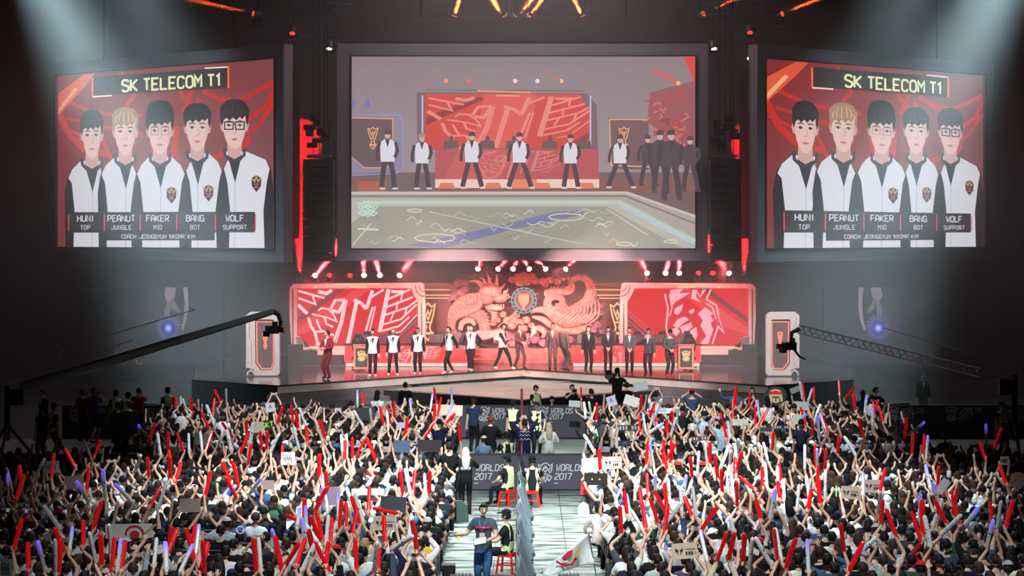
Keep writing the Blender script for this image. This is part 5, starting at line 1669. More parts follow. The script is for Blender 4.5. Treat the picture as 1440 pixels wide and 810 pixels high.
# ---- at the left: staff on the pale floor
person('photographer in blue polo and shorts raising a camera at far left', 131, 0, 66.0, dict(handL=(-.06, .24, 1.5), handR=(.07, .24, 1.52)), dict(top='short', topcol=W_((58, 60, 120)), botcol=W_((32, 34, 60)), bottom='shorts'), -.5, sc=1.06)
person('person in dark red shirt beside the blue photographer', 116, 0, 66.6, {}, dict(top='short', topcol=W_((120, 40, 40)), botcol=blk), -.2)
person('guard with yellow vest and cap, left one of two behind the photographers', 163, 0, 66.2, {}, dict(gd), .3)
person('guard with yellow vest, right one of two at far left', 180, 0, 65.2, {}, dict(gd), -.2)
person('guard in black coat with white hem band at far left', 166, 0, 61.4, dict(handL=(-.1, .25, 1.3), handR=(.1, .25, 1.3)), dict(top='long', topcol=blk, botcol=blk, hair='cap'), 0)
person('person in black beside the black-coated guard at far left', 183, 0, 61.9, {}, dict(top='long', topcol=blk, botcol=blk), .4)
person('person in red shirt taking a photo near the upper barrier at left', 195, 0, 67.4, dict(handL=(-.06, .26, 1.5), handR=(.06, .26, 1.5)), dict(top='short', topcol=W_((170, 34, 40)), botcol=blk), .1)
person('man in dark suit standing in the dark at the far left edge', 62, 0, 66.5, {}, dict(top='long', topcol=blk, botcol=blk, vneck=W_((210, 210, 210))), P2 - .9)
person('guard in dark cap standing in shadow at the left edge', 60, 0, 60.6, {}, dict(gd, vest=0), .8)
person('guard with reflective band in shadow at the left edge', 75, 0, 61.2, {}, dict(gd), -.8)
person('guard in vest near the left end of the upper barrier', 236, 0, 67.4, {}, dict(gd), .4)
# ---- at the right
person('staff man in black tee with hands on hips at right before the barrier', 1231, 0, 66.8, dict(handL=(-.26, .05, 1.0), handR=(.26, .05, 1.0), poleL=(-1, -.2, 0), poleR=(1, -.2, 0), hy=.6), dict(top='short', topcol=W_((36, 38, 44)), botcol=W_((26, 28, 34)), badge=W_((220, 220, 220))), P2 + .3, sc=1.04)
person('man in black suit far back at right against the dark', 1298, 0, 74.5, {}, dict(top='long', topcol=blk, botcol=blk, vneck=W_((214, 214, 214))), P2)
person('guard in cap with reflective belt in shadow at the far right', 1408, 0, 61.5, {}, dict(gd), P2 + .4)
person('man with striped black and white shirt and spiky hair at right', 1329, 0, 53.4, dict(handL=(-.1, .3, 1.2), handR=(.1, .3, 1.2)), dict(top='short', topcol=W_((200, 200, 200)), botcol=blk, stripes=1), 0, sc=.93)
# ---- camera people in front of the stage, right of centre
person('cameraman in black with a big television camera on the right', 868, 0, 69.8, dict(handL=(-.12, .3, 1.4), handR=(.12, .3, 1.45)), dict(top='short', topcol=blk, botcol=blk, hair='cap'), -.1, z=.42, sc=1.04)
person('cameraman assistant in black beside the television camera operator', 881, 0, 69.9, {}, dict(top='short', topcol=blk, botcol=blk, haircol=W_((60, 40, 30))), -.4)
person('photographer in black with long lens left of the television cameraman', 804, 0, 68.9, dict(handL=(-.08, .26, 1.5), handR=(.08, .26, 1.5)), dict(top='short', topcol=blk, botcol=blk), P2 + .3)
person('photographer bent over a camera beside the television cameraman', 832, 0, 67.0, dict(handL=(-.08, .28, 1.4), handR=(.08, .28, 1.4)), dict(top='short', topcol=blk, botcol=blk), .3)
person('person in denim jacket pointing toward the stage with left arm', 1034, 0, 67.4, dict(handL=(-.55, .15, 1.62), handR=(.2, .1, 1.0)), dict(top='long', topcol=W_((62, 92, 128)), botcol=navy, haircol=W_((110, 72, 48))), P2 - .3 + P2)
person('person in pale cap taking a photo near the stage at right', 1058, 0, 67.6, dict(handL=(-.06, .26, 1.45), handR=(.06, .26, 1.45)), dict(top='short', topcol=W_((60, 60, 66)), botcol=blk), P2 - .4)
person('person in red cap with both hands raised near the stage', 973, 0, 66.9, dict(handL=(-.1, .2, 1.62), handR=(.1, .2, 1.62)), dict(top='short', topcol=W_((60, 78, 104)), botcol=blk, hair='cap', capcol=W_((214, 30, 40))), 0)
person('crew member seen from behind in front of the left stage steps', 570, 0, 69.9, {}, dict(top='long', topcol=blk, botcol=blk), 0)

# ================================================================== ELEVATED ARMS: sticks seen in the crowd
# (region origin x, y), then (base x, base y, tip x, tip y, colour) in sixths of a pixel
ST = {
    (0, 560): 'w765,515,680,365 r635,600,520,435 r790,520,815,385 r185,740,130,600 w280,700,330,610 r435,680,445,610 r1255,385,1270,300 b1215,335,1185,300 w1140,630,1195,510 r1255,680,1260,540 w1355,500,1340,410 r1430,700,1425,410 w95,800,60,710',
    (0, 675): 'b60,190,60,85 r130,190,160,90 b740,200,675,40 r725,120,728,45 b890,160,880,35 b1120,215,1030,130 r1250,260,1320,100 w500,435,455,355 r540,620,500,450 b580,640,565,450 w805,720,765,450 r855,740,855,460 r785,440,800,395 w935,640,935,515 r945,790,945,620 b985,800,990,655 r1015,800,1020,655 w1295,760,1285,540 b1400,790,1355,575 r1405,670,1430,530 r110,610,135,515 r245,800,225,715 b375,800,365,730 r490,800,495,735 w470,800,470,735 r700,600,690,540 w1330,260,1355,150',
    (220, 550): 'r170,160,135,65 w210,185,185,65 w265,215,230,75 r300,205,303,70 r540,115,470,0 r475,215,480,70 w590,115,595,0 w490,300,410,95 r445,330,385,185 r230,530,190,370 w275,530,250,380 w385,530,350,360 r410,530,450,370 r100,520,105,460 r120,750,130,575 r155,780,165,710 r1015,290,1045,200 r625,400,580,295 w635,520,610,410 r765,440,755,250 r700,545,780,350 w790,470,820,260 r925,510,940,360 r885,510,885,455 w965,530,1040,375 r770,640,790,550 r1055,620,1045,490 r1195,330,1180,185 w1200,490,1170,320 r1275,460,1245,315 w1395,410,1355,270 r1420,410,1375,260 r1375,750,1375,640 r630,800,600,735 r690,800,670,735 r1155,290,1150,240 w1260,300,1215,150',
    (440, 550): 'w70,410,35,265 r100,410,55,260 b375,135,372,75 w420,300,360,185 w500,295,490,170 r535,610,415,330 r335,600,330,390 w285,560,275,370 r260,620,262,545 r350,590,400,495 r50,750,52,640 r600,300,590,250 w635,330,625,250 r690,240,690,175 r770,415,785,315 r930,410,1000,310 b990,180,1000,100 b840,220,835,180 r1015,290,1020,220 r1050,220,1060,170 r1115,295,1195,215 b1130,260,1150,195 r1365,315,1415,245 r1245,430,1240,315 r762,900,740,665 b822,882,765,670 r846,882,860,690 b954,930,936,708 r978,882,985,700 b1170,120,1170,75 r1040,110,1035,70 w250,540,240,470 r655,290,650,250 r425,130,420,90',
    (430, 675): 'r525,300,525,90 b185,290,140,100 r85,270,130,180 w400,260,330,100 r345,440,325,215 w400,390,345,230 r460,390,425,275 w480,370,440,250 r285,440,290,350 b275,350,270,310 w170,570,180,330 r200,570,200,365 r130,540,110,480 w125,600,70,530 r70,650,45,470 r780,300,600,245 b700,260,810,205 r670,570,650,325 r935,610,895,350 w870,510,880,340 w730,610,880,500 r430,800,420,660 r205,800,165,725 w575,800,590,680 r605,800,605,755 r390,500,400,440 b10,500,5,440',
    (220, 675): 'r405,165,420,85 r680,170,605,0 r695,90,670,0 b780,140,880,15 r1340,270,1390,175 b1410,200,1400,90 r1430,150,1430,90 r1230,380,1075,350 r1250,430,1250,330 b1185,430,1185,390 b1275,600,1250,450 r1325,640,1305,465 r1400,530,1385,480 w1390,600,1330,540 r75,680,130,530 b85,790,40,580 b200,790,270,600 r320,710,280,565 r295,600,295,420 b330,640,330,420 r365,800,405,570 r405,790,405,690 r455,790,540,600 b1045,650,1025,565 r1060,780,1035,665 r1090,730,1195,565 r1175,760,1240,545 w1230,790,1280,690 r840,800,832,710 w880,800,865,680 r1430,760,1430,720',
    (800, 530): 'r105,210,105,110 r600,500,600,345 r230,380,230,320 w190,350,170,235 w140,350,130,235 w215,650,125,500 b650,470,635,375 b690,410,750,290 r745,410,715,280 r890,450,865,300 w915,400,910,280 b670,490,815,405 r835,510,840,405 w860,510,885,420 r610,290,610,245 r1395,270,1400,185 r680,350,690,315',
    (800, 620): 'b715,210,680,40 r650,210,655,150 r820,180,885,50 r870,190,865,110 r800,200,800,150 r265,265,262,170 w160,260,145,210 w205,265,165,210 r1040,320,1015,170 r835,280,825,215 w1085,300,1090,180 r1190,205,1180,30 w1165,210,1145,30 r1260,330,1230,150 r1295,460,1285,250 w1280,240,1315,140 w1355,270,1355,110 r1405,320,1425,170 w1420,140,1420,20 r670,480,670,310 b730,500,722,320 r630,630,608,420 r750,710,680,500 r830,590,825,510 r835,650,785,560 w855,570,850,490 w810,720,935,535 b960,530,970,460 w955,640,955,540 r1045,680,985,510 w1075,650,1065,570 r1120,770,1250,570 b1390,510,1385,370 r1420,560,1410,370 r495,660,490,600 b520,655,512,595 b690,770,680,740 w640,800,600,735 r650,780,645,735 r810,800,820,730 w1340,440,1350,330 b565,215,570,150 r440,800,438,770',
    (1000, 530): 'r785,195,780,130 b820,215,865,115 r870,220,880,95 w770,190,760,130 r1085,170,1085,95 r1125,205,1220,85 r1220,300,1210,220 r205,250,205,190 r320,270,322,205 r375,415,370,340 b410,370,400,295 r420,410,465,335 r380,450,400,420 r805,420,760,260 w865,420,935,225 b740,450,765,350 b1300,320,1310,230 r1355,350,1380,285 b1365,440,1370,370 r1290,520,1260,365 r985,480,960,400 b965,470,950,410 r860,500,855,465 b910,530,905,450 r1070,660,1070,520 w1220,680,1170,600 b475,710,460,590 r515,630,515,590 r130,550,120,410 w160,520,155,400 r90,450,90,420 r185,360,185,325 w215,740,215,600 r215,800,240,665 r885,780,880,705 b900,800,895,740 r960,790,960,720 w790,790,790,710',
    (960, 675): 'r620,110,490,0 r675,100,680,0 w715,90,710,0 w805,110,810,0 r830,200,828,135 r830,50,830,0 w860,210,870,25 w965,280,1000,60 w1070,180,1060,0 r1055,290,1105,110 r1165,240,1165,0 r1135,110,1140,0 w1205,170,1210,30 r665,380,635,205 b840,330,770,170 b745,340,770,200 r800,690,760,415 w835,700,800,430 r875,770,915,625 w750,740,690,635 r290,700,360,465 r390,690,425,480 w470,610,440,480 r505,710,505,485 w565,770,580,500 b205,700,160,460 r1365,620,1325,385 b1065,810,1065,735 r1395,800,1420,750',
    (1200, 560): 'r90,350,65,180 b165,260,170,190 r435,340,432,180 b490,310,570,220 r495,480,490,310 r590,510,600,420 b615,520,625,420 b1125,410,1112,215 r1185,430,1245,250 r255,230,250,200 r165,180,175,110 r1120,530,1115,500 b655,790,625,570 r710,790,705,590 r1300,760,1290,700 r25,120,15,30',
    (1200, 675): 'b85,170,95,60 r220,130,245,45 w205,300,208,145 r235,390,232,205 r370,510,320,370 b200,500,20,620 r575,540,495,265 b565,370,555,115 r590,480,585,110 b740,260,720,165 r790,390,725,265 w670,410,710,310 r840,300,850,200 w740,480,880,310 b910,440,1030,245 r900,390,885,330 w650,590,635,500 b1130,590,1160,360 r1175,420,1180,360 w1215,430,1230,190 r1285,430,1380,180',
}
# placards: centre x, y, width px, height px, colour, tilt, drawing, label
SG = [
    (104, 679, 27, 19, (176, 156, 148), 0, '', 'blank tan cardboard sign held up at far left'),
    (267, 711, 30, 19, (186, 166, 154), -2, '', 'blank tan cardboard sign held with both hands in the left block'),
    (285, 618, 24, 16, (226, 224, 216), 8, '', 'blank white sheet held up high in the left front block'),
    (380, 573, 13, 13, (222, 222, 216), -8, 'mark', 'small white sign with grey mark near the upper barrier at left'),
    (363, 601, 15, 15, (214, 204, 176), 0, '', 'blank cream card in the left front block'),
    (377, 598, 15, 14, (34, 40, 48), -10, 'SKT', 'small dark sign with bright green letters SKT'),
    (405, 645, 19, 18, (226, 224, 222), 0, 'scribble', 'white sign with black brush writing in the left block'),
    (377, 682, 17, 13, (170, 150, 142), 0, '', 'small brown-grey card held up above the blue shirt'),
    (513, 582, 29, 18, (44, 40, 46), -2, '', 'wide black board near the upper barrier, left of centre'),
    (565, 599, 13, 10, (196, 170, 206), 0, '', 'small lilac card in the left front block'),
    (632, 577, 37, 15, (214, 192, 172), 2, '', 'large cream banner near the upper barrier beside the aisle'),
    (565, 628, 24, 17, (58, 84, 106), 1, '', 'slate blue board above the lower barrier'),
    (604, 627, 34, 17, (52, 46, 48), 2, '', 'dark brown board next to the slate blue board'),
    (464, 698, 29, 26, (198, 172, 196), -3, '', 'lilac sign in the middle of the left block'),
    (541, 736, 33, 20, (212, 194, 172), 0, 'wings', 'cream sign with black wing mark, left block beside the aisle'),
    (553, 709, 36, 21, (42, 48, 58), 3, '', 'dark slate board behind a lit stick in the left block'),
    (72, 657, 22, 17, (200, 204, 204), -3, 'scribble', 'white card with grey writing at far left above the barrier'),
    (901, 543, 20, 12, (206, 208, 206), -12, '', 'tilted blank white sheet in front of the stage steps'),
    (888, 564, 21, 14, (226, 222, 212), 18, '', 'tilted cream sheet below the television camera'),
    (808, 568, 16, 9, (212, 218, 214), 4, '', 'pale card at the left end of the right front block'),
    (860, 564, 13, 14, (216, 212, 224), -20, 'mark', 'white picture sheet with violet mark in the right front block'),
    (933, 578, 46, 7, (232, 226, 220), -1, 'red', 'long white banner with red ends in the right front block'),
    (883, 602, 28, 8, (38, 42, 62), -2, 'chars', 'navy towel banner with pale characters, leftmost of the navy ones'),
    (879, 624, 20, 8, (34, 40, 66), 1, 'mark', 'navy banner with small pale crest at the lower barrier'),
    (982, 617, 26, 6, (30, 36, 56), -4, 'chars', 'navy banner with white characters just above the lower barrier'),
    (1017, 595, 22, 6, (26, 32, 52), 1, 'chars', 'navy banner held straight above a head by two raised arms'),
    (1040, 594, 24, 9, (216, 212, 200), 0, '', 'blank cream strip card right of the navy banner'),
    (1099, 601, 24, 5, (34, 46, 56), 0, 'chars', 'thin dark green banner with characters at right'),
    (1078, 604, 18, 6, (40, 50, 66), -1, '', 'plain dark narrow banner left of the thin green one'),
    (832, 654, 27, 19, (222, 208, 184), -6, '', 'blank cream sign at the lower barrier right of the aisle'),
    (861, 651, 26, 17, (226, 216, 196), -2, 'wings', 'cream sign with black wing mark at the lower barrier right of the aisle'),
    (838, 674, 33, 17, (26, 22, 24), 0, 'dots', 'black board with two yellow dots right of the aisle'),
    (963, 775, 36, 22, (220, 196, 170), -4, 'wings', 'large cream sign with black wing mark near the bottom of the right block'),
    (1228, 684, 28, 18, (190, 164, 150), 2, 'wings', 'tan sign with black wing mark, rightmost of the two side by side'),
    (1196, 693, 26, 18, (206, 180, 160), 2, 'wings', 'tan sign with black wing mark, left of the two side by side'),
    (1432, 676, 24, 24, (200, 166, 146), 20, 'round', 'round tan fan board at the right edge'),
    (1326, 684, 12, 22, (226, 220, 228), 38, '', 'slanting blank white paper in the right block'),
    (1119, 548, 16, 8, (170, 172, 172), -22, '', 'grey tilted card near the right end of the stage'),
    (1127, 571, 21, 12, (186, 182, 178), 2, '', 'blank grey card near the round crest board'),
    (1124, 590, 18, 14, (210, 202, 186), 0, '', 'cream card below the blank grey card'),
    (1413, 648, 13, 12, (216, 212, 212), 0, 'hk', 'small white card with two black letters at far right'),
    (1091, 556, 32, 26, (36, 44, 40), 0, 'crest', 'large dark round board with red and gold crest near the stage'),
    (517, 692, 46, 9, (214, 214, 208), 0, '', 'long blank white cloth behind the checked shirt'),
    (181, 747, 66, 20, (214, 212, 204), -1, 'emblem', 'long white banner with red round emblem in the left block'),
    (8, 800, 18, 28, (196, 192, 190), 6, 'scribble', 'white and black banner at the bottom left corner'),
]
# people picked out by their look: head px, shirt, hair, pose
FT = [
    (151, 626, (214, 24, 36), 'buns', 'sit', 'red jersey printed in white'), (160, 658, (150, 152, 156), 'short', 'phone', 'grey tee'), (199, 670, (58, 60, 66), 'short', 'sit', 'dark grey tee'),
    (85, 717, (40, 36, 40), 'short', 'sit', 'red hair'), (112, 735, (70, 112, 160), 'short', 'cheer', 'denim shirt'), (327, 672, (24, 104, 206), 'short', 'sit', 'bright blue tee'),
    (310, 660, (38, 84, 66), 'short', 'one', 'dark green tee'), (580, 640, (36, 40, 74), 'short', 'phone', 'navy tee and white bag strap'), (532, 672, (60, 72, 84), 'short', 'sit', 'checked shirt'),
    (553, 672, (88, 150, 196), 'short', 'sit', 'sky blue tee'), (592, 756, (236, 206, 40), 'short', 'one', 'yellow tee'), (513, 762, (176, 178, 180), 'long', 'cheer', 'long fair hair'),
    (622, 690, (38, 40, 44), 'short', 'sit', 'charcoal tee'), (1001, 705, (44, 84, 140), 'short', 'cheer', 'denim shirt with both arms raised'), (1110, 722, (232, 228, 224), 'long', 'cheer', 'white dress and very long dark hair'),
    (1146, 728, (226, 222, 222), 'short', 'cheer', 'white tee with both arms raised'), (881, 700, (224, 222, 220), 'bob', 'cheer', 'white top and dark bob'), (842, 712, (222, 206, 200), 'bob', 'sit', 'white top and round black bob'),
    (953, 655, (232, 228, 222), 'cap', 'phone', 'navy cap'), (988, 655, (40, 170, 190), 'cap', 'sit', 'turquoise backpack and red cap'), (1015, 618, (170, 190, 210), 'short', 'cheer', 'pale denim shirt, arms raised'),
    (870, 582, (106, 116, 108), 'short', 'phone', 'grey-green shirt'), (1102, 572, (120, 122, 126), 'short', 'phone', 'grey tee with black bag strap'), (1247, 770, (214, 210, 210), 'bald', 'sit', 'pale shirt'),
    (1246, 700, (226, 226, 228), 'long', 'sit', 'long silver hair'), (1290, 635, (236, 234, 232), 'short', 'sit', 'white tee'), (1310, 728, (236, 210, 60), 'short', 'sit', 'yellow and black striped top'),
    (1165, 575, (58, 74, 52), 'short', 'sit', 'olive shirt'), (361, 725, (196, 204, 212), 'short', 'sit', 'white tee beside the blank sign'), (338, 700, (24, 22, 24), 'short', 'sit', 'black tee'),
    (190, 790, (34, 90, 140), 'short', 'phone', 'blue tee and grey bandana'), (700, 0, (0, 0, 0), '', '', ''),
]

# ------------------------------------------------------------------ seating plan
ROWS = [('near', k_, 52.9 - .88 * k_) for k_ in range(27)] + [('far', j, 66.4 - .86 * j) for j in range(13)]
rnd = random.Random(21)
SHIRTS = [((236, 236, 234), .3, 'white tee'), ((170, 172, 176), .12, 'grey tee'), ((26, 26, 30), .3, 'black tee'), ((34, 38, 60), .1, 'navy shirt'), ((66, 92, 130), .05, 'denim shirt'),
          ((74, 78, 86), .07, 'charcoal shirt'), ((176, 190, 204), .04, 'pale blue shirt'), ((150, 34, 40), .02, 'red shirt'), ((110, 40, 60), .01, 'maroon shirt'), ((206, 192, 160), .03, 'cream shirt'), ((52, 84, 66), .02, 'green shirt')]


def pick(tab):
    r_ = rnd.random() * sum(t[1] for t in tab)
    for t in tab:
        r_ -= t[1]
        if r_ <= 0: return t
    return tab[0]


SEATS = {}
for blk_, k_, yr in ROWS:
    lim = 735 / F * yr + .9 if blk_ == 'near' else 11.4
    for sg in (-1, 1):
        x = 1.9 if blk_ == 'near' else 2.35
        i = 0
        while x < lim:
            if not (sg > 0 and x > (1440 - VX) / F * yr + .9):
                SEATS[(blk_, k_, sg, i)] = dict(x=sg * x, y=yr, used=rnd.random() > (.09 if blk_ == 'near' else .05), L=None, R=None, stand=False)
            x += .5
            i += 1
BYROW = {}
for key, s_ in SEATS.items(): BYROW.setdefault(key[:2], []).append((s_['x'], key))


def rows_for(px, py, zt):
    """seat row whose depth puts an item seen at (px, py) at a height near zt"""
    best = None
    for blk_, k_, yr in ROWS:
        d = yr + .22
        z = CH - (py - HY) * d / F
        x = (px - VX) * d / F
        if abs(x) < 1.6 or (blk_ == 'far' and abs(x) > 11.7): continue
        if best is None or abs(z - zt) < best[0]: best = (abs(z - zt), blk_, k_, d, x, z)
    return best


def seat_near(blk_, k_, x, need=None):
    c = sorted(BYROW[(blk_, k_)], key=lambda t: abs(t[0] - x))
    for xx, key in c[:4]:
        if need is None or SEATS[key].get('both') is None: return key
    return c[0][1]


for f_ in FT:
    if f_[3] == '': continue
    b_ = rows_for(f_[0], f_[1], 1.22)
    key = seat_near(b_[1], b_[2], b_[4])
    s_ = SEATS[key]
    s_.update(used=True, feat=f_, shirt=(lin(f_[2]), f_[5]), pose=f_[4], hair=f_[3])
    if abs(s_['x'] - b_[4]) < .3: s_['x'] = b_[4]
    if f_[0] == 85: s_['haircol'] = W_((170, 44, 30)); s_['shirt'] = (lin(f_[2]), 'black tee and red hair')
    if f_[0] == 513: s_['haircol'] = W_((180, 146, 106))
    if f_[0] == 1246: s_['haircol'] = W_((206, 204, 204))
    if f_[0] in (580, 1110, 1015): s_['stand'] = True

# both-hand placard holders
SIGNS = []
for g_ in SG:
    b_ = rows_for(g_[0], g_[1] + g_[3] / 2, 1.38)
    w_, h_ = g_[2] * b_[3] / F, g_[3] * b_[3] / F
    key = seat_near(b_[1], b_[2], b_[4], 1)
    s_ = SEATS[key]
    s_['used'] = True
    s_['both'] = (b_[4] - min(w_ / 2, .32) - s_['x'], b_[4] + min(w_ / 2, .32) - s_['x'], b_[5])
    SIGNS.append((g_, b_[4], b_[3], b_[5] + h_ / 2, w_, h_))
STICKS = []
for (ox, oy), txt in ST.items():
    for t_ in txt.split():
        bx, by, tx, ty = (float(v) / 6 for v in t_[1:].split(','))
        bx, tx, by, ty = bx + ox, tx + ox, by + oy, ty + oy
        b_ = rows_for(bx, by, 1.38)
        d = b_[3]
        done = False
        for xx, key in sorted(BYROW[b_[1:3]], key=lambda t: abs(t[0] - b_[4]))[:3]:
            s_ = SEATS[key]
            if s_.get('both'): continue
            dx = b_[4] - s_['x']
            hand = 'R' if dx > 0 else 'L'
            if s_[hand] is not None: hand = 'L' if hand == 'R' else 'R'
            if s_[hand] is None and abs(dx) < .62:
                s_['used'] = True
                s_[hand] = (dx, .22, b_[5])
                STICKS.append((key, hand, b_[4], d, b_[5], (tx - bx) * d / F, (by - ty) * d / F, t_[0]))
                done = True
                break

# everyone else: what the hands do
for key, s_ in SEATS.items():
    if not s_['used']: continue
    if 'shirt' not in s_:
        t_ = pick(SHIRTS)
        s_['shirt'] = (lin(tuple(min(255, max(0, c + rnd.randint(-8, 8))) for c in t_[0])), t_[2])
    s_.setdefault('hair', rnd.choices(('short', 'long', 'bob', 'pony', 'cap'), (.66, .12, .1, .06, .06))[0])
    s_.setdefault('haircol', rnd.choice(HAIRC))
    s_['skin'] = rnd.choice(SKIN)
    s_['yaw'] = rnd.uniform(-.25, .25) - s_['x'] * -.012
    if key[0] == 'far' and rnd.random() < .05 and not s_.get('both') and s_['L'] is None and s_['R'] is None: s_['stand'] = True
    calm = key[0] == 'near' and ((key[2] > 0 and key[1] >= 9 and key[3] < 5) or key[1] > 15) and rnd.random() < .6
    if calm and not s_.get('pose'): s_['pose'] = 'sit'
    pose = s_.get('pose') or rnd.choices(('phone', 'cheer', 'one', 'sit', 'low'), (.26, .1, .09, .45, .1))[0]
    s_['pose'] = pose
    top = .52 if s_['stand'] else 0
    if s_.get('both'):
        a, b, z = s_['both']
        s_['L'] = s_['L'] or (a, .26, z); s_['R'] = s_['R'] or (b, .26, z)
        s_['act'] = 'holding a sign'
    elif s_['L'] is not None or s_['R'] is not None:
        o = 'L' if s_['L'] is None else ('R' if s_['R'] is None else None)
        s_['act'] = 'with two sticks' if o is None else 'raising a stick'
        if o:
            sg = -1 if o == 'L' else 1
            r_ = rnd.random()
            if r_ < .15: s_[o] = (sg * .12, .2, 1.35 + rnd.uniform(-.05, .15))
            elif r_ < .4: s_[o] = (sg * .16, .28, 1.12)
    elif pose == 'phone':
        z = rnd.uniform(1.18, 1.42) + top
        x = rnd.uniform(-.08, .08)
        s_['L'], s_['R'] = (x - .085, .3, z), (x + .085, .3, z)
        s_['act'] = 'raising a phone'; s_['phone'] = (x, .34, z + .05)
    elif pose == 'cheer':
        z = rnd.uniform(1.28, 1.5) + top
        s_['L'], s_['R'] = (-rnd.uniform(.12, .3), .12, z), (rnd.uniform(.12, .3), .12, z + rnd.uniform(-.1, .1))
        s_['act'] = 'raising both arms'
    elif pose == 'one':
        o = rnd.choice('LR')
        s_[o] = ((-1 if o == 'L' else 1) * rnd.uniform(.1, .28), .15, rnd.uniform(1.3, 1.52) + top)
        s_['act'] = 'raising one arm'
    elif pose == 'low':
        s_['L'], s_['R'] = (-.08, .28, 1.0 + top), (.08, .28, 1.0 + top); s_['act'] = 'with hands before chest'
    else: s_['act'] = 'hands lowered'

SIDE = {-1: 'left', 1: 'right'}


def ordinal(i):
    t = ORD + ['thirteenth', 'fourteenth', 'fifteenth', 'sixteenth', 'seventeenth', 'eighteenth', 'nineteenth', 'twentieth']
    return t[i] if i < 20 else ('twenty-' if i < 30 else 'thirty-') + ORD[i % 10] if i % 10 != 9 else ('thirtieth' if i == 29 else 'fortieth')


def where(key):
    return '%s row behind %s barrier, %s seat %s of aisle' % (ordinal(key[1]), 'lower' if key[0] == 'near' else 'upper', ordinal(key[3]), SIDE[key[2]])


near = sorted([k_ for k_, s_ in SEATS.items() if s_['used'] and k_[0] == 'near' and 29 < s_['y'] and
               abs(s_['x']) < 735 / F * s_['y'] - .02 and HY + (CH - 1.45) * F / s_['y'] < 812], key=lambda k_: SEATS[k_]['y'])
feats = [k_ for k_, s_ in SEATS.items() if s_.get('feat')]
SINGLE = set(feats)
for k_ in near:
    if len(SINGLE) >= 296: break
    SINGLE.add(k_)


def pose_of(s_, local=True):
    p = dict(seated=not s_['stand'], handL=s_['L'], handR=s_['R'], lean=.04)
    for h in 'LR':
        if s_[h] is not None: p['curl' + h] = .9; p['hdir' + h] = (0, .15, 1)
    return p


def unyaw(v, a):
    return None if v is None else (v[0] * math.cos(a) + v[1] * math.sin(a), -v[0] * math.sin(a) + v[1] * math.cos(a), v[2])


keys = sorted(SINGLE)
poses = []
for k_ in keys:
    p = pose_of(SEATS[k_]); a = SEATS[k_]['yaw']
    p['handL'], p['handR'] = unyaw(p['handL'], a), unyaw(p['handR'], a)
    p['hp'] = rnd.uniform(-.25, .12); p['hy'] = rnd.uniform(-.3, .3); p['fat'] = rnd.uniform(.92, 1.08)
    poses.append(p)
arrs = body_arrays(poses)
for k_, p, arr in zip(keys, poses, arrs):
    s_ = SEATS[k_]
    f_ = s_.get('feat')
    sh = s_['shirt'][1]
    lab = '%s spectator %s, %s' % (sh.replace(' ', '-'), s_['act'], where(k_)) if not f_ else 'spectator in %s, %s' % (sh, where(k_))
    if f_ and len(lab.replace('-', ' ').split()) > 16: lab = '%s, %s' % (sh.replace(' and ', ', '), where(k_))
    r = empty('spectator', (s_['x'], s_['y'], 0), s_['yaw'], lab, 'person', 'seated spectators of the near blocks')
    sp = dict(top='short' if rnd.random() < .85 or f_ else 'long', topcol=s_['shirt'][0], botcol=rnd.choice((lin((30, 32, 40)), lin((50, 64, 90)), lin((24, 24, 26)))),
              hair=s_['hair'] if s_['hair'] != 'bald' else 'short', haircol=s_['haircol'], skin=s_['skin'], capcol=rnd.choice((lin((30, 40, 60)), lin((200, 36, 36)), lin((190, 190, 190)))))
    if f_ and f_[0] == 1110: sp['skirt'] = 1
    kids, J, L = make_person(r, arr, p, sp, rnd)
    if f_ and f_[0] in (151, 580):
        mb = MB(); c = J['che']
        if f_[0] == 151: text(mb, 'FAKER', 0, 0, .055, lambda u, v, w_: c + Vector((u, -.165 - w_, v + .02)), 0, 0, None, wd=.5, center=True)
        else: mb.stroke([(-.13, -.2), (.1, .12)], .05, lambda u, v, w_: c + Vector((u, -.165 - w_ - (.02 if v > .1 else 0), v)), 0, 0, None, .01)
        o = mb.build('print' if f_[0] == 151 else 'bag_strap', 'white', r)

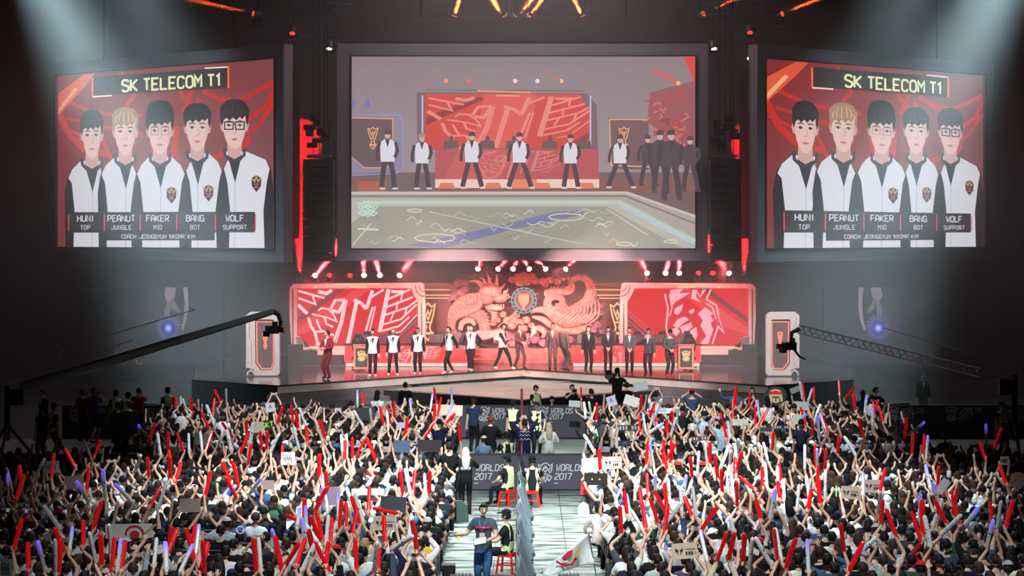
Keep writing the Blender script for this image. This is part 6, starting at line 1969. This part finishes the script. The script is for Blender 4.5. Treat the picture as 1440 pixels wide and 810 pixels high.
# the far rest of the audience: too many to part, one body of people
crowd = MB()
for k_, s_ in SEATS.items():
    if not s_['used'] or k_ in SINGLE: continue
    h0 = .47 if not s_['stand'] else .93
    ca, sa = math.cos(s_['yaw']), math.sin(s_['yaw'])
    O_ = Vector((s_['x'], s_['y'], 0))
    T = lambda v: O_ + Vector((v[0] * ca - v[1] * sa, v[0] * sa + v[1] * ca, v[2]))
    sc_, sk_, hc_ = s_['shirt'][0], s_['skin'], s_['haircol']
    crowd.tube([T((0, 0, h0 - .08)), T((0, .0, h0 + .15)), T((0, .02, h0 + .4)), T((0, .02, h0 + .52))], [.16, .15, .2, .08], 7, 0, sc_, .62, up=(ca, sa, 0))
    crowd.ball(T((0, .04, h0 + .7)), (.075, .09, .115), 7, 5, 0, sk_)
    hh = s_['hair']
    crowd.ball(T((0, .015, h0 + .73)), (.093, .1, .12), 8, 5, 0, hc_, None, lambda p: p.z > -.5)
    if hh in ('long', 'bob', 'pony'): crowd.tube([T((0, 0, h0 + .72)), T((0, -.06, h0 + .55)), T((0, -.1, h0 + (.25 if hh == 'long' else .5)))], [.09, .11, .05], 6, 0, hc_, .6, up=(ca, sa, 0))
    J = joints(dict(pose_of(s_), handL=unyaw(s_['L'], s_['yaw']), handR=unyaw(s_['R'], s_['yaw'])))
    for h in 'LR':
        crowd.tube([T(J['sho' + h]), T(J['sho' + h].lerp(J['elb' + h], .6))], [.068, .06], 5, 0, sc_)
        crowd.tube([T(J['sho' + h].lerp(J['elb' + h], .5)), T(J['elb' + h]), T(J['wri' + h]), T(J['pal' + h]), T(J['pal' + h] + (J['pal' + h] - J['wri' + h]) * .7)], [.045, .04, .028, .038, .016], 5, 0, sk_)
        crowd.tube([T(J['hip' + h]), T(J['kne' + h]), T(J['ank' + h])], [.09, .07, .05], 4, 0, lin((30, 32, 40)))
    if s_.get('phone') and rnd.random() < .8:
        x, y, z = s_['phone']
        crowd.box(T((x, y, z)), (.15, .012, .08), s_['yaw'], 0, lin((190, 196, 206)) if rnd.random() < .5 else lin((30, 30, 34)))
o = crowd.build('audience', 'crowd', None, True)
tag(o, 'dense audience seen from behind, filling the seats up to the upper barrier', 'crowd', None, 'stuff')

# ------------------------------------------------------------------ seats
b = MB()
pr = [(-.2, 0), (.2, 0), (.215, .05), (.21, .36), (.17, .42), (-.17, .42), (-.21, .36), (-.215, .05)]
fnb = lambda u, v, w_: (u, -.24 - w_ - v * .12, .44 + v)
b.prism(pr, 0, .05, fnb); m_back = b.mesh('backrest', [MT['chairpad']])
b = MB(); b.tube([fnb(u * 1.04, v * 1.03 - .01, .02) for u, v in pr[2:] + pr[1:2][::-1]][:6], .014, 5); b.tube([fnb(-.215, .04, .02), (-.22, -.24, .02)], .013, 4); b.tube([fnb(.215, .04, .02), (.22, -.24, .02)], .013, 4)
m_frame = b.mesh('back_frame', [MT['chairframe']])
b = MB(); b.box((0, .0, .435), (.43, .44, .06)); m_seat = b.mesh('seat', [MT['chairpad']])
b = MB(); b.tube([(0, .2, .42), (0, .24, .015)], .014, 4); m_leg = b.mesh('leg', [MT['chairframe']])
chairs = MB()
nc = 0
for k_ in sorted(SEATS, key=lambda q: (SEATS[q]['y'] if q[0] == 'near' else 999)):
    s_ = SEATS[k_]
    vis = k_[0] == 'near' and HY + (CH - .9) * F / s_['y'] < 815 and abs(s_['x']) < 735 / F * s_['y']
    x = k_[2] * ((1.9 if k_[0] == 'near' else 2.35) + .5 * k_[3])
    if vis and nc < 290:
        nc += 1
        r = empty('folding_chair', (x, s_['y'], 0), 0, 'dark padded chair, %s' % where(k_), 'chair', 'audience chairs of the near blocks')
        obj_from(m_seat, 'seat', r); obj_from(m_back, 'backrest', r); obj_from(m_frame, 'back_frame', r)
        for lx in (-.19, .19): obj_from(m_leg, 'leg', r, (lx, -.02, 0))
    elif s_['y'] > 33:
        chairs.prism(pr, 0, .05, lambda u, v, w_: Vector(fnb(u, v, w_)) + Vector((x, s_['y'], 0)), 0)
        chairs.tube([Vector(fnb(u * 1.04, v * 1.03 - .01, .02)) + Vector((x, s_['y'], 0)) for u, v in pr[2:8]], .014, 3, 1)
        chairs.box((x, s_['y'], .435), (.43, .44, .06))
        for lx in (-.19, .19): chairs.box((x + lx, s_['y'] + .18, .21), (.025, .025, .42), 0, 1)
o = chairs.build('audience_seats', ['chairpad', 'chairframe'])
tag(o, 'rows of dark padded chairs under the farther audience', 'chairs', None, 'stuff')

# ------------------------------------------------------------------ inflatable sticks
def stick_mesh(m):
    b = MB()
    prof = [(0, .012), (.015, .034), (.05, .043), (.2, .046), (.33, .042), (.36, .046), (.5, .046), (.59, .042), (.615, .03), (.63, .008)]
    b.tube([(.012 * math.sin(z * 4), 0, z) for z, r_ in prof], [r_ for z, r_ in prof], 9, flat=.8)
    return b.mesh('stick_body', [MT[m]])


b = MB(); b.box((0, 0, -.012), (.03, .008, .03)); vm = b.mesh('valve_tab', [MT['stickend']])
SMESH = {'r': stick_mesh('redstick'), 'w': stick_mesh('whitestick'), 'b': stick_mesh('bluestick')}
SN = {'r': 'red', 'w': 'white', 'b': 'violet-tipped white'}
for key, hand, x, d, z, vx, vz, c in STICKS:
    L2 = math.hypot(vx, vz)
    sc = min(1.12, max(1.0, L2 / .63))
    vy = math.sqrt(max(0, (.63 * sc) ** 2 - L2 ** 2)) * rnd.choice((-.5, .8)) if L2 > .35 else rnd.uniform(-.1, .2)
    v = Vector((vx, vy, vz))
    if L2 < .35: v = Vector((vx, vy, vz)) .normalized()
    tl = 'upright' if abs(vx) < .22 * max(abs(vz), .01) else ('left-leaning' if vx < 0 else 'right-leaning')
    o = bpy.data.objects.new('inflatable_stick', SMESH[c])
    COL.objects.link(o)
    o.location = Vector((x, d + .02, z + .04)) - v.normalized() * .05
    o.rotation_euler = (v.to_track_quat('Z', 'Y').to_matrix() @ Matrix.Rotation(rnd.uniform(0, 6.28) if c == 'r' else rnd.choice((1.57, -1.57)) + rnd.uniform(-.4, .4), 3, 'Z')).to_euler()
    o.scale = (sc,) * 3
    tag(o, '%s %s stick in %s hand, %s' % (tl, SN[c].replace(' ', '-'), {'L': 'left', 'R': 'right'}[hand], where(key)), 'inflatable stick', 'inflatable cheering sticks')
    obj_from(vm, 'valve_tab', o)

# phones held by the near people
b = MB(); b.box((0, 0, 0), (.15, .012, .078)); pm_ = b.mesh('phone_case', [MT['black']])
b = MB(); b.box((0, -.0075, 0), (.136, .003, .068)); ps_ = b.mesh('screen', [MT['phone']])
for k_ in sorted(SINGLE):
    s_ = SEATS[k_]
    if s_.get('phone') and not s_.get('both'):
        x, y, z = s_['phone']
        r = bpy.data.objects.new('smartphone', pm_); COL.objects.link(r)
        r.location = (s_['x'] + x, s_['y'] + y, z + .02); r.rotation_euler = (0, 0, s_['yaw'])
        tag(r, 'smartphone held up in both hands, %s' % where(k_), 'phone', 'phones filming the stage')
        obj_from(ps_, 'screen', r)

# ------------------------------------------------------------------ signs
for (px, py, pw, ph, c, tilt, art, lb), x, d, z, w_, h_ in SIGNS:
    M_ = Matrix.Rotation(math.radians(tilt), 3, 'Y')
    mb = MB()
    if art in ('round', 'crest'):
        mb.prism([(w_ / 2 * math.cos(a), h_ / 2 * math.sin(a)) for a in np.arange(0, 6.28, .35)], 0, .008, XZ)
    else: mb.prism([(-w_ / 2, -h_ / 2), (w_ / 2, -h_ / 2), (w_ / 2, h_ / 2), (-w_ / 2, h_ / 2)], 0, .008, XZ)
    o = mb.build('banner' if 'banner' in lb or 'cloth' in lb else 'hand_sign', 'paint', None, loc=(x, d + .03, z))
    o.color = (*lin(c), 1)
    o.rotation_euler = (rnd.uniform(-.12, .12), math.radians(tilt) if art != 'round' else 0, rnd.uniform(-.1, .1))
    tag(o, lb, 'banner' if 'banner' in lb or 'cloth' in lb else 'sign')
    mb = MB()
    f = lambda u, v, w2: (u, -.012 - w2, v)
    K = lin((34, 30, 32))
    if art == 'wings':
        for s_ in (-1, 1):
            mb.flat([(-w_ * .22 + s_ * a * w_ * .16, b * h_ * .2) for a, b in ((.15, .3), (1, 1), (.85, -.2), (.7, -.5), (.5, -.1), (.45, -.9), (.2, -1.1), (.3, -.3))][::s_], f, 0, 0, K)
        mb.stroke([(w_ * .02, h_ * .1), (w_ * .42, h_ * .08)], h_ * .05, f, 0, 0, lin((120, 80, 70)))
        for i in range(4):
            u0 = w_ * (.03 + i * .105)
            for a, b_ in (((0, -.02), (.085, -.02)), ((0, -.1), (.085, -.1)), ((0, -.18), (.085, -.18)), ((.01, -.2), (.01, .02)), ((.075, -.2), (.075, .02)), ((.042, .03), (.042, -.2))):
                if (i + int(a[0] * 99)) % 4 != 3: mb.stroke([(u0 + a[0] * w_, a[1] * h_ * 1.0 - .02), (u0 + b_[0] * w_, b_[1] * h_ - .02)], h_ * .035, f, 0, 0, K)
    elif art == 'SKT':
        text(mb, 'SKT', 0, -h_ * .2, h_ * .5, f, 0, 0, lin((170, 240, 60)), wd=.6, center=True)
    elif art == 'hk':
        text(mb, 'HK', 0, -h_ * .25, h_ * .5, f, 0, 0, K, wd=.6, center=True)
    elif art == 'dots':
        for s_ in (-1, 1): mb.flat([(s_ * w_ * .16 + .02 * math.cos(a), .02 * math.sin(a)) for a in np.arange(0, 6.2, .9)], f, 0, 0, lin((230, 190, 60)))
    elif art == 'chars':
        for i in range(6):
            if i == 3: continue
            u0 = -w_ * .42 + i * w_ * .15
            for a in (-.2, .05, .28): mb.stroke([(u0, a * h_), (u0 + w_ * .1, a * h_)], h_ * .12, f, 0, 0, lin((226, 226, 230)))
            mb.stroke([(u0 + w_ * .05, -h_ * .3), (u0 + w_ * .05, h_ * .34)], h_ * .12, f, 0, 0, lin((226, 226, 230)))
    elif art == 'scribble':
        for i in range(3): mb.stroke([(-w_ * .3 + i * w_ * .22, h_ * .3), (-w_ * .34 + i * w_ * .22, -.1 * h_), (-w_ * .2 + i * w_ * .22, .1 * h_), (-w_ * .22 + i * w_ * .22, -h_ * .3)], h_ * .07, f, 0, 0, lin((70, 66, 70)))
    elif art == 'mark':
        mb.stroke([(-w_ * .15, -h_ * .1), (0, h_ * .25), (w_ * .15, -h_ * .1)], h_ * .12, f, 0, 0, lin((130, 110, 170)))
    elif art == 'red':
        for s_ in (-1, 1): mb.stroke([(s_ * w_ * .36, 0), (s_ * w_ * .48, 0)][::s_], h_ * .7, f, 0, 0, lin((206, 40, 44)))
        mb.stroke([(-.1 * w_, 0), (.1 * w_, 0)], h_ * .4, f, 0, 0, lin((150, 190, 180)))
    elif art == 'crest':
        q = lambda pts, c_, w2=0: mb.flat([(a * w_ * .5, b * h_ * .5) for a, b in pts], lambda u, v, w3: f(u, v, w2), 0, 0, lin(c_))
        q([(-.55, .1), (-.62, -.6), (0, -.85), (.62, -.6), (.55, .1)], (206, 190, 140))
        q([(-.62, .1), (.62, .1), (.5, .55), (0, .8), (-.5, .55)], (196, 40, 44), .002)
        mb.stroke([(-.4 * w_ * .5, .45 * h_ * .5), (0, .6 * h_ * .5), (.4 * w_ * .5, .45 * h_ * .5)], h_ * .05, lambda u, v, w3: f(u, v, .004), 0, 0, lin((240, 230, 220)))
        mb.stroke([(-.3 * w_ * .5, -.1 * h_), (.3 * w_ * .5, -.1 * h_)], h_ * .1, lambda u, v, w3: f(u, v, .004), 0, 0, lin((120, 50, 40)))
        for a in (-.35, 0, .35): mb.stroke([(a * w_ * .5, -.35 * h_), (a * w_ * .5, -.15 * h_)], h_ * .06, lambda u, v, w3: f(u, v, .006), 0, 0, lin((90, 60, 50)))
    elif art == 'emblem':
        mb.stroke([(.1 + .16 * math.cos(a), -.06 + .15 * math.sin(a)) for a in np.arange(-.2, 3.5, .35)], .04, f, 0, 0, lin((196, 30, 44)))
        mb.flat([(.1 + .09 * math.cos(a), -.07 + .08 * math.sin(a)) for a in np.arange(0, 6.2, .5)], f, 0, 0, lin((196, 30, 44)))
        mb.stroke([(.28, -.05), (.5, .12)], .04, f, 0, 0, lin((200, 170, 80)))
    if mb.v: mb.build('print', 'printed', o)

# ------------------------------------------------------------------ featured people
arrs = body_arrays([h[5] for h in HOLD], 1)


def stool(loc, label, red=True, h=.45, rz=0.0):
    r = empty('plastic_stool', (loc[0], loc[1], 0), rz, label, 'stool')
    m = 'redplastic' if red else 'charcoal'
    mb = MB(); mb.prism([(-.14, -.14), (.14, -.14), (.14, .14), (-.14, .14)], 0, .025, lambda u, v, w_: (u, v, h - .03 + w_)); mb.build('seat', m, r)
    for sx in (-1, 1):
        for sy in (-1, 1):
            mb = MB(); mb.tube([(sx * .13, sy * .13, h - .02), (sx * .175, sy * .175, .005)], [.022, .03], 4); mb.build('leg', m, r)
    mb = MB()
    for a, b in (((-1, -1), (1, -1)), ((1, -1), (1, 1)), ((1, 1), (-1, 1)), ((-1, 1), (-1, -1))):
        mb.tube([(a[0] * .15, a[1] * .15, h * .45), (b[0] * .15, b[1] * .15, h * .45)], .016, 4)
        mb.tube([(a[0] * .135, a[1] * .135, h - .06), (b[0] * .135, b[1] * .135, h - .06)], .03, 4)
    mb.build('side_rail', m, r)


for (lb, x, y, z, yaw, pose, sp, sc, cat, grp), arr in zip(HOLD, arrs):
    r = empty('person', (x, y, z), yaw, lb, cat, grp)
    r.scale = (sc,) * 3
    sp = dict(sp)
    sp.setdefault('haircol', rnd.choice(HAIRC[:4])); sp.setdefault('skin', rnd.choice(SKIN[:3])); sp['fn'] = 5
    kids, J, L = make_person(r, arr, pose, sp, rnd)
    c = J['che']
    if sp.get('polo'):
        o = MB(); o.tube([c + Vector((x_, .172 - 3.1 * x_ * x_, -.02)) for x_ in np.linspace(-.17, .17, 9)], .03, 4, up=(0, 0, 1), flat=.3)
        q = o.build('chest_stripe', 'paint', r, True); q.color = (*lin((232, 40, 96)), 1)
        mb = MB(); mb.tube([c + Vector(v) for v in ((-.07, .02, .16), (-.05, .15, .05), (.0, .165, -.12), (.05, .15, .05), (.07, .02, .16))], .008, 4)
        q = mb.build('lanyard', 'paint', r); q.color = (*lin((90, 160, 200)), 1)
        mb = MB(); mb.box(c + Vector((0, .17, -.18)), (.1, .008, .13)); q = mb.build('pass_card', 'paint', r); q.color = (*lin((226, 190, 190)), 1)
        t = empty('tablet', (0, 0, 0)); p_ = Matrix.Rotation(yaw, 4, 'Z') @ (J['palL'] + Vector((.05, .05, .03))) * sc + Vector((x, y, z))
        t.location = p_; t.rotation_euler = (.9, .2, yaw); tag(t, 'white tablet in the hand of the man in the aisle', 'tablet')
        MB().box((0, 0, 0), (.26, .012, .18)).build('tablet_case', 'charcoal', t); MB().box((0, .008, .002), (.24, .004, .16)).build('paper', 'white', t)
    if sp.get('stripes'):
        g_ = garment(arr, 'short', .02)
        kp = [q for q in g_.f if int(((sum((Vector(g_.v[i]) for i in q), Vector()) / len(q)).z) / .05) % 2]
        g_.f = kp; g_.m = [0] * len(kp); g_.c = [None] * len(kp)
        q = g_.build('dark_stripes', 'paint', r, True); q.color = (*lin((24, 24, 28)), 1)
    if 'zigzag' in lb:
        mb = MB()
        for zz in (-.12, .0, .1): mb.stroke([(-.15 + i * .05, zz + (.025 if i % 2 else -.025)) for i in range(7)], .012, lambda u, v, w_: c + Vector((u, -.165 - w_, v)), 0, 0, None, .004)
        mb.build('zigzag_line', 'white', r)
    if 'printed white' in lb:
        mb = MB()
        for i in range(6): mb.stroke([(-.13 + i * .045, .05), (-.12 + i * .045, -.02), (-.1 + i * .045, .05)], .012, lambda u, v, w_: c + Vector((u, -.17 - w_, v - .1)), 0, 0, None, .004)
        mb.build('print', 'white', r)
    if pose.get('seated'):
        red = 'red stool' in lb
        stool((x, y - .02 if abs(yaw) < 2 else y), ('red plastic stool under the guard, ' + ('left at the lower barrier' if 'left' in lb else 'right at the lower barrier' if 'right' in lb else 'in the near aisle')) if red else 'dark stool under the %s' % ' '.join(lb.split()[:7]), red, .45 * sc - (.0 if sc == 1 else .01), yaw)
    if z == .42: tag(MB().box((0, 0, .205), (1.4, 1.0, .41)).build('camera_riser', 'black', None, loc=(x, y, 0)), 'black riser box under the television cameraman', 'riser')
    if 'television camera on' in lb:
        t = empty('television_camera', (x - .1, y + .35, z + 1.42), .3, 'big black television camera on a pedestal, right of centre', 'camera')
        MB().box((0, 0, .08), (.26, .6, .28)).build('camera_body', 'blackmetal', t); mb = MB(); mb.tube([(0, .3, .08), (0, .62, .08)], [.1, .13], 8); mb.build('lens', 'glass', t)
        MB().box((-.22, -.05, .26), (.2, .14, .16)).build('viewfinder', 'black', t); mb = MB(); mb.tube([(0, 0, -.05), (0, 0, -(z + 1.42) + .02)], .07, 8); mb.build('pedestal', 'blackmetal', t)
    if 'photograph' in lb or 'taking a photo' in lb:
        hp_ = (J['palL'] + J['palR']) / 2
        t = empty('photo_camera', Matrix.Rotation(yaw, 4, 'Z') @ (hp_ + Vector((0, .02, .03))) * sc + Vector((x, y, z)), yaw, 'camera in the hands of the %s' % ' '.join(lb.replace('photographer ', 'photographer ').split()[:8]), 'camera')
        MB().box((0, 0, 0), (.15, .07, .1)).build('camera_body', 'black', t); mb = MB(); mb.tube([(0, .03, 0), (0, .16, 0)], [.035, .045], 7); mb.build('lens', 'glass', t)

# ------------------------------------------------------------------ aisle divider cloth, red banner, flag, bags, boxes
root = empty('divider_cloth', (0, 46, 0), 0, 'long grey scalloped cloth divider hung along the middle of the aisle', 'cloth')
mb = MB()
n, m_ = 80, 9
vs, fs = [], []
for i in range(n + 1):
    y = 54.1 - 19.5 * i / n
    for j in range(m_ + 1):
        t = j / m_
        sag = .06 * math.sin(i * .9) * t
        vs.append((-.1 + .30 * t + .035 * math.sin(i * .55 + t * 2) * (1 - t * .3) + .05 * math.sin(i * 1.7) * t, y - 46, 1.08 - 1.06 * t + (.05 * abs(math.sin(i * .35)) if j == m_ else 0) - .08 * abs(math.sin(i * .31)) * (1 - t)))
for i in range(n):
    for j in range(m_):
        a = i * (m_ + 1) + j
        fs.append((a, a + 1, a + m_ + 2, a + m_ + 1))
mb.add(vs, fs); o = mb.build('cloth', 'fabric', root, True)
so = o.modifiers.new('thick', 'SOLIDIFY'); so.thickness = .015
for i in range(5):
    mb = MB(); mb.tube([(-.12, 8 - i * 4.4, 0), (-.12, 8 - i * 4.4, 1.1)], .018, 5); mb.tube([(-.12, 8 - i * 4.4, .01), (-.12, 8 - i * 4.4, .03)], .1, 8); mb.build('post', 'charcoal', root)
mb = MB(); mb.tube([(-.11, 8.1, 1.09), (-.11, -11, 1.09)], .012, 4); mb.build('rope', 'charcoal', root)
root = empty('red_divider', (-.03, 61, 0), 0, 'narrow faded red cloth divider running to the upper barrier', 'cloth')
MB().box((0, 0, .62), (.05, 12.6, 1.05)).build('cloth', 'pinktape', root)
mb = MB(); mb.tube([(0, 6.3, .0), (0, 6.3, 1.75)], .05, 6); mb.tube([(0, -6.3, 0), (0, -6.3, 1.2)], .03, 6); mb.build('pole', 'pinktape', root)

# flag held over the right aisle seats
def flag():
    d = 38.4
    r = empty('hand_flag', P(836, 806, d), 0, 'white flag with red and gold winged emblem waved over the right aisle edge', 'flag')
    cor = [(758, 806), (836, 748), (836, 800)]
    mb = MB()
    n = 12
    vs, fs = [], []
    for i in range(n + 1):
        u = i / n
        for j in range(n + 1):
            v = j / n
            top = Vector((758, 806)).lerp(Vector((828, 750)), u); bot = Vector((764, 810)).lerp(Vector((836, 792)), u)
            p = P(*(top.lerp(bot, v)), d) + Vector((0, .08 * math.sin(u * 7 + v * 3), 0)) - r.location
            vs.append(p)
    for i in range(n):
        for j in range(n):
            a = i * (n + 1) + j
            fs.append((a, a + n + 1, a + n + 2, a + 1))
    mb.add(vs, fs); o = mb.build('flag_cloth', 'white', r, True)
    o.modifiers.new('thick', 'SOLIDIFY').thickness = .006
    f = lambda u, v, w_: P(800 + u * .75, 783 + v * .75, d - .12) - r.location
    mb = MB()
    mb.stroke([(-24, 8), (-10, 17), (6, 14), (14, 2)], 4, f, 0, 0, lin((196, 34, 48)))
    mb.flat([(-14, 2), (-2, -10), (8, -14), (4, -2), (-8, 8)][::-1], f, 0, 0, lin((200, 44, 52)))
    mb.flat([(6, 4), (14, -12), (22, -22), (20, -6), (14, 6)][::-1], f, 0, 0, lin((190, 160, 90)))
    mb.flat([(-16, 6), (-6, 4), (0, 10), (-10, 12)][::-1], f, 0, 0, lin((210, 206, 180)))
    mb.build('emblem', 'printed', r)
    mb = MB(); mb.tube([P(828, 748, d) - r.location, P(842, 830, d) - r.location], .012, 5); mb.build('pole', 'steel', r)


flag()


def bag(loc, w_, h_, m, label, name='bag'):
    r = empty(name, loc, 0, label, 'bag')
    mb = MB(); mb.prism([(-w_ / 2, 0), (w_ / 2, 0), (w_ * .42, h_ * .75), (w_ * .12, h_), (-w_ * .12, h_), (-w_ * .42, h_ * .7)], -.1, .1, XZ); mb.build('bag_body', m, r)
    mb = MB(); mb.tube([(-w_ * .2, 0, h_ * .9), (-w_ * .15, 0, h_ * 1.3), (w_ * .15, 0, h_ * 1.3), (w_ * .2, 0, h_ * .9)], .012, 4); mb.build('strap', 'black', r)


bag((1.62, 50.2, .42), .34, .52, mat('red_nylon', (226, 48, 40), .5, noise=.1), 'red cloth bag hanging beside the first seats right of the aisle')
bag((1.5, 49.0, .03), .3, .34, 'white', 'white carrier bag on the floor right of the aisle')
bag((-1.55, 48.2, .03), .5, .5, mat('dark_green_tote', (40, 66, 58), .8, noise=.2), 'dark green bag on the floor by the standing pair at the barrier')
for px, lb in ((648, 'left of the divider'), (800, 'right of the divider')):
    d = 39.6
    r = empty('floor_monitor', ((px - VX) * d / F, d, 0), 0, 'black ridged loudspeaker box at the bottom of the aisle, %s' % lb, 'loudspeaker')
    MB().box((0, 0, .1), (.44, .34, .2)).build('cabinet', 'black', r)
    mb = MB()
    for i in range(6): mb.box((-.18 + i * .072, 0, .21), (.03, .32, .03))
    mb.build('ridge', 'black', r)
o = tag(MB().box((0, 0, .17), (.26, .34, .34)).build('waste_bin', 'black', None, loc=(-1.48, 39.9, .03)), 'small black bin at the aisle end of the left chairs', 'bin')
for x, y, c, lb in ((-1.45, 45.3, (226, 180, 80), 'small orange drink bottle by the left aisle seats'),):
    mb = MB(); mb.tube([(0, 0, 0), (0, 0, .16), (0, 0, .2), (0, 0, .23)], [.035, .035, .015, .015], 8)
    o = mb.build('drink_bottle', 'paint', None, loc=(x, y, .023)); o.color = (*lin(c), 1); tag(o, lb, 'bottle')
mb = MB(); mb.tube([(0, 0, 0), (0, 0, .22)], .014, 6)
o = mb.build('glow_stick', 'greenglow', None, loc=P(1176, 698, rows_for(1176, 698, 1.5)[3])); tag(o, 'small green glow stick held up in the right block', 'glow stick')
# lit board sign like a small round fan among the phones
r = P(338, 745, rows_for(338, 748, 1.5)[3])
mb = MB(); mb.tube([(0, 0, 0), (0, -.02, 0)], [.075, .075], 14)
o = mb.build('round_badge_fan', mat('pale_blue_glow', (170, 186, 255), emit=.9), None, loc=r); tag(o, 'small round glowing blue-white fan held up in the left block', 'fan')
mb = MB(); emblem(mb, 0, 0, .045, .045, lambda u, v, w_: (u, -.025 - w_, v), 0, 0, lin((40, 40, 120)), .25); mb.build('emblem', 'printed', o)

# ------------------------------------------------------------------ haze over the stage half of the hall
hm = bpy.data.materials.new('stage_haze')
hm.use_nodes = True
nt = hm.node_tree
nt.nodes.remove(nt.nodes['Principled BSDF'])
vs_ = nt.nodes.new('ShaderNodeVolumeScatter')
vs_.inputs['Density'].default_value = .02
vs_.inputs['Anisotropy'].default_value = .35
vs_.inputs['Color'].default_value = (1, 1, 1, 1)
nt.links.new(vs_.outputs[0], nt.nodes['Material Output'].inputs['Volume'])
HZ = MB().box((0, 0, 0), (64, 24.0, 23.4)).build('stage_haze', hm, None, loc=(0, 83.2, 11.8))
tag(HZ, 'thin white stage haze filling the air between the front block and the back wall', 'haze', None, 'stuff')

dup_ = {l: n for l, n in LABELS.items() if len(n) > 1}
print('DUP LABELS', len(dup_), list(dup_)[:8])
long_ = [l for l in LABELS if len(l.replace(',', ' ').split()) > 16 or len(l.split()) < 4]
print('LONG', len(long_), long_[:6])
print('SINGLE', len(SINGLE), 'STICKS', len(STICKS), 'chairs', nc, 'objects', len(SC.objects), 'crowd faces', len(crowd.f))
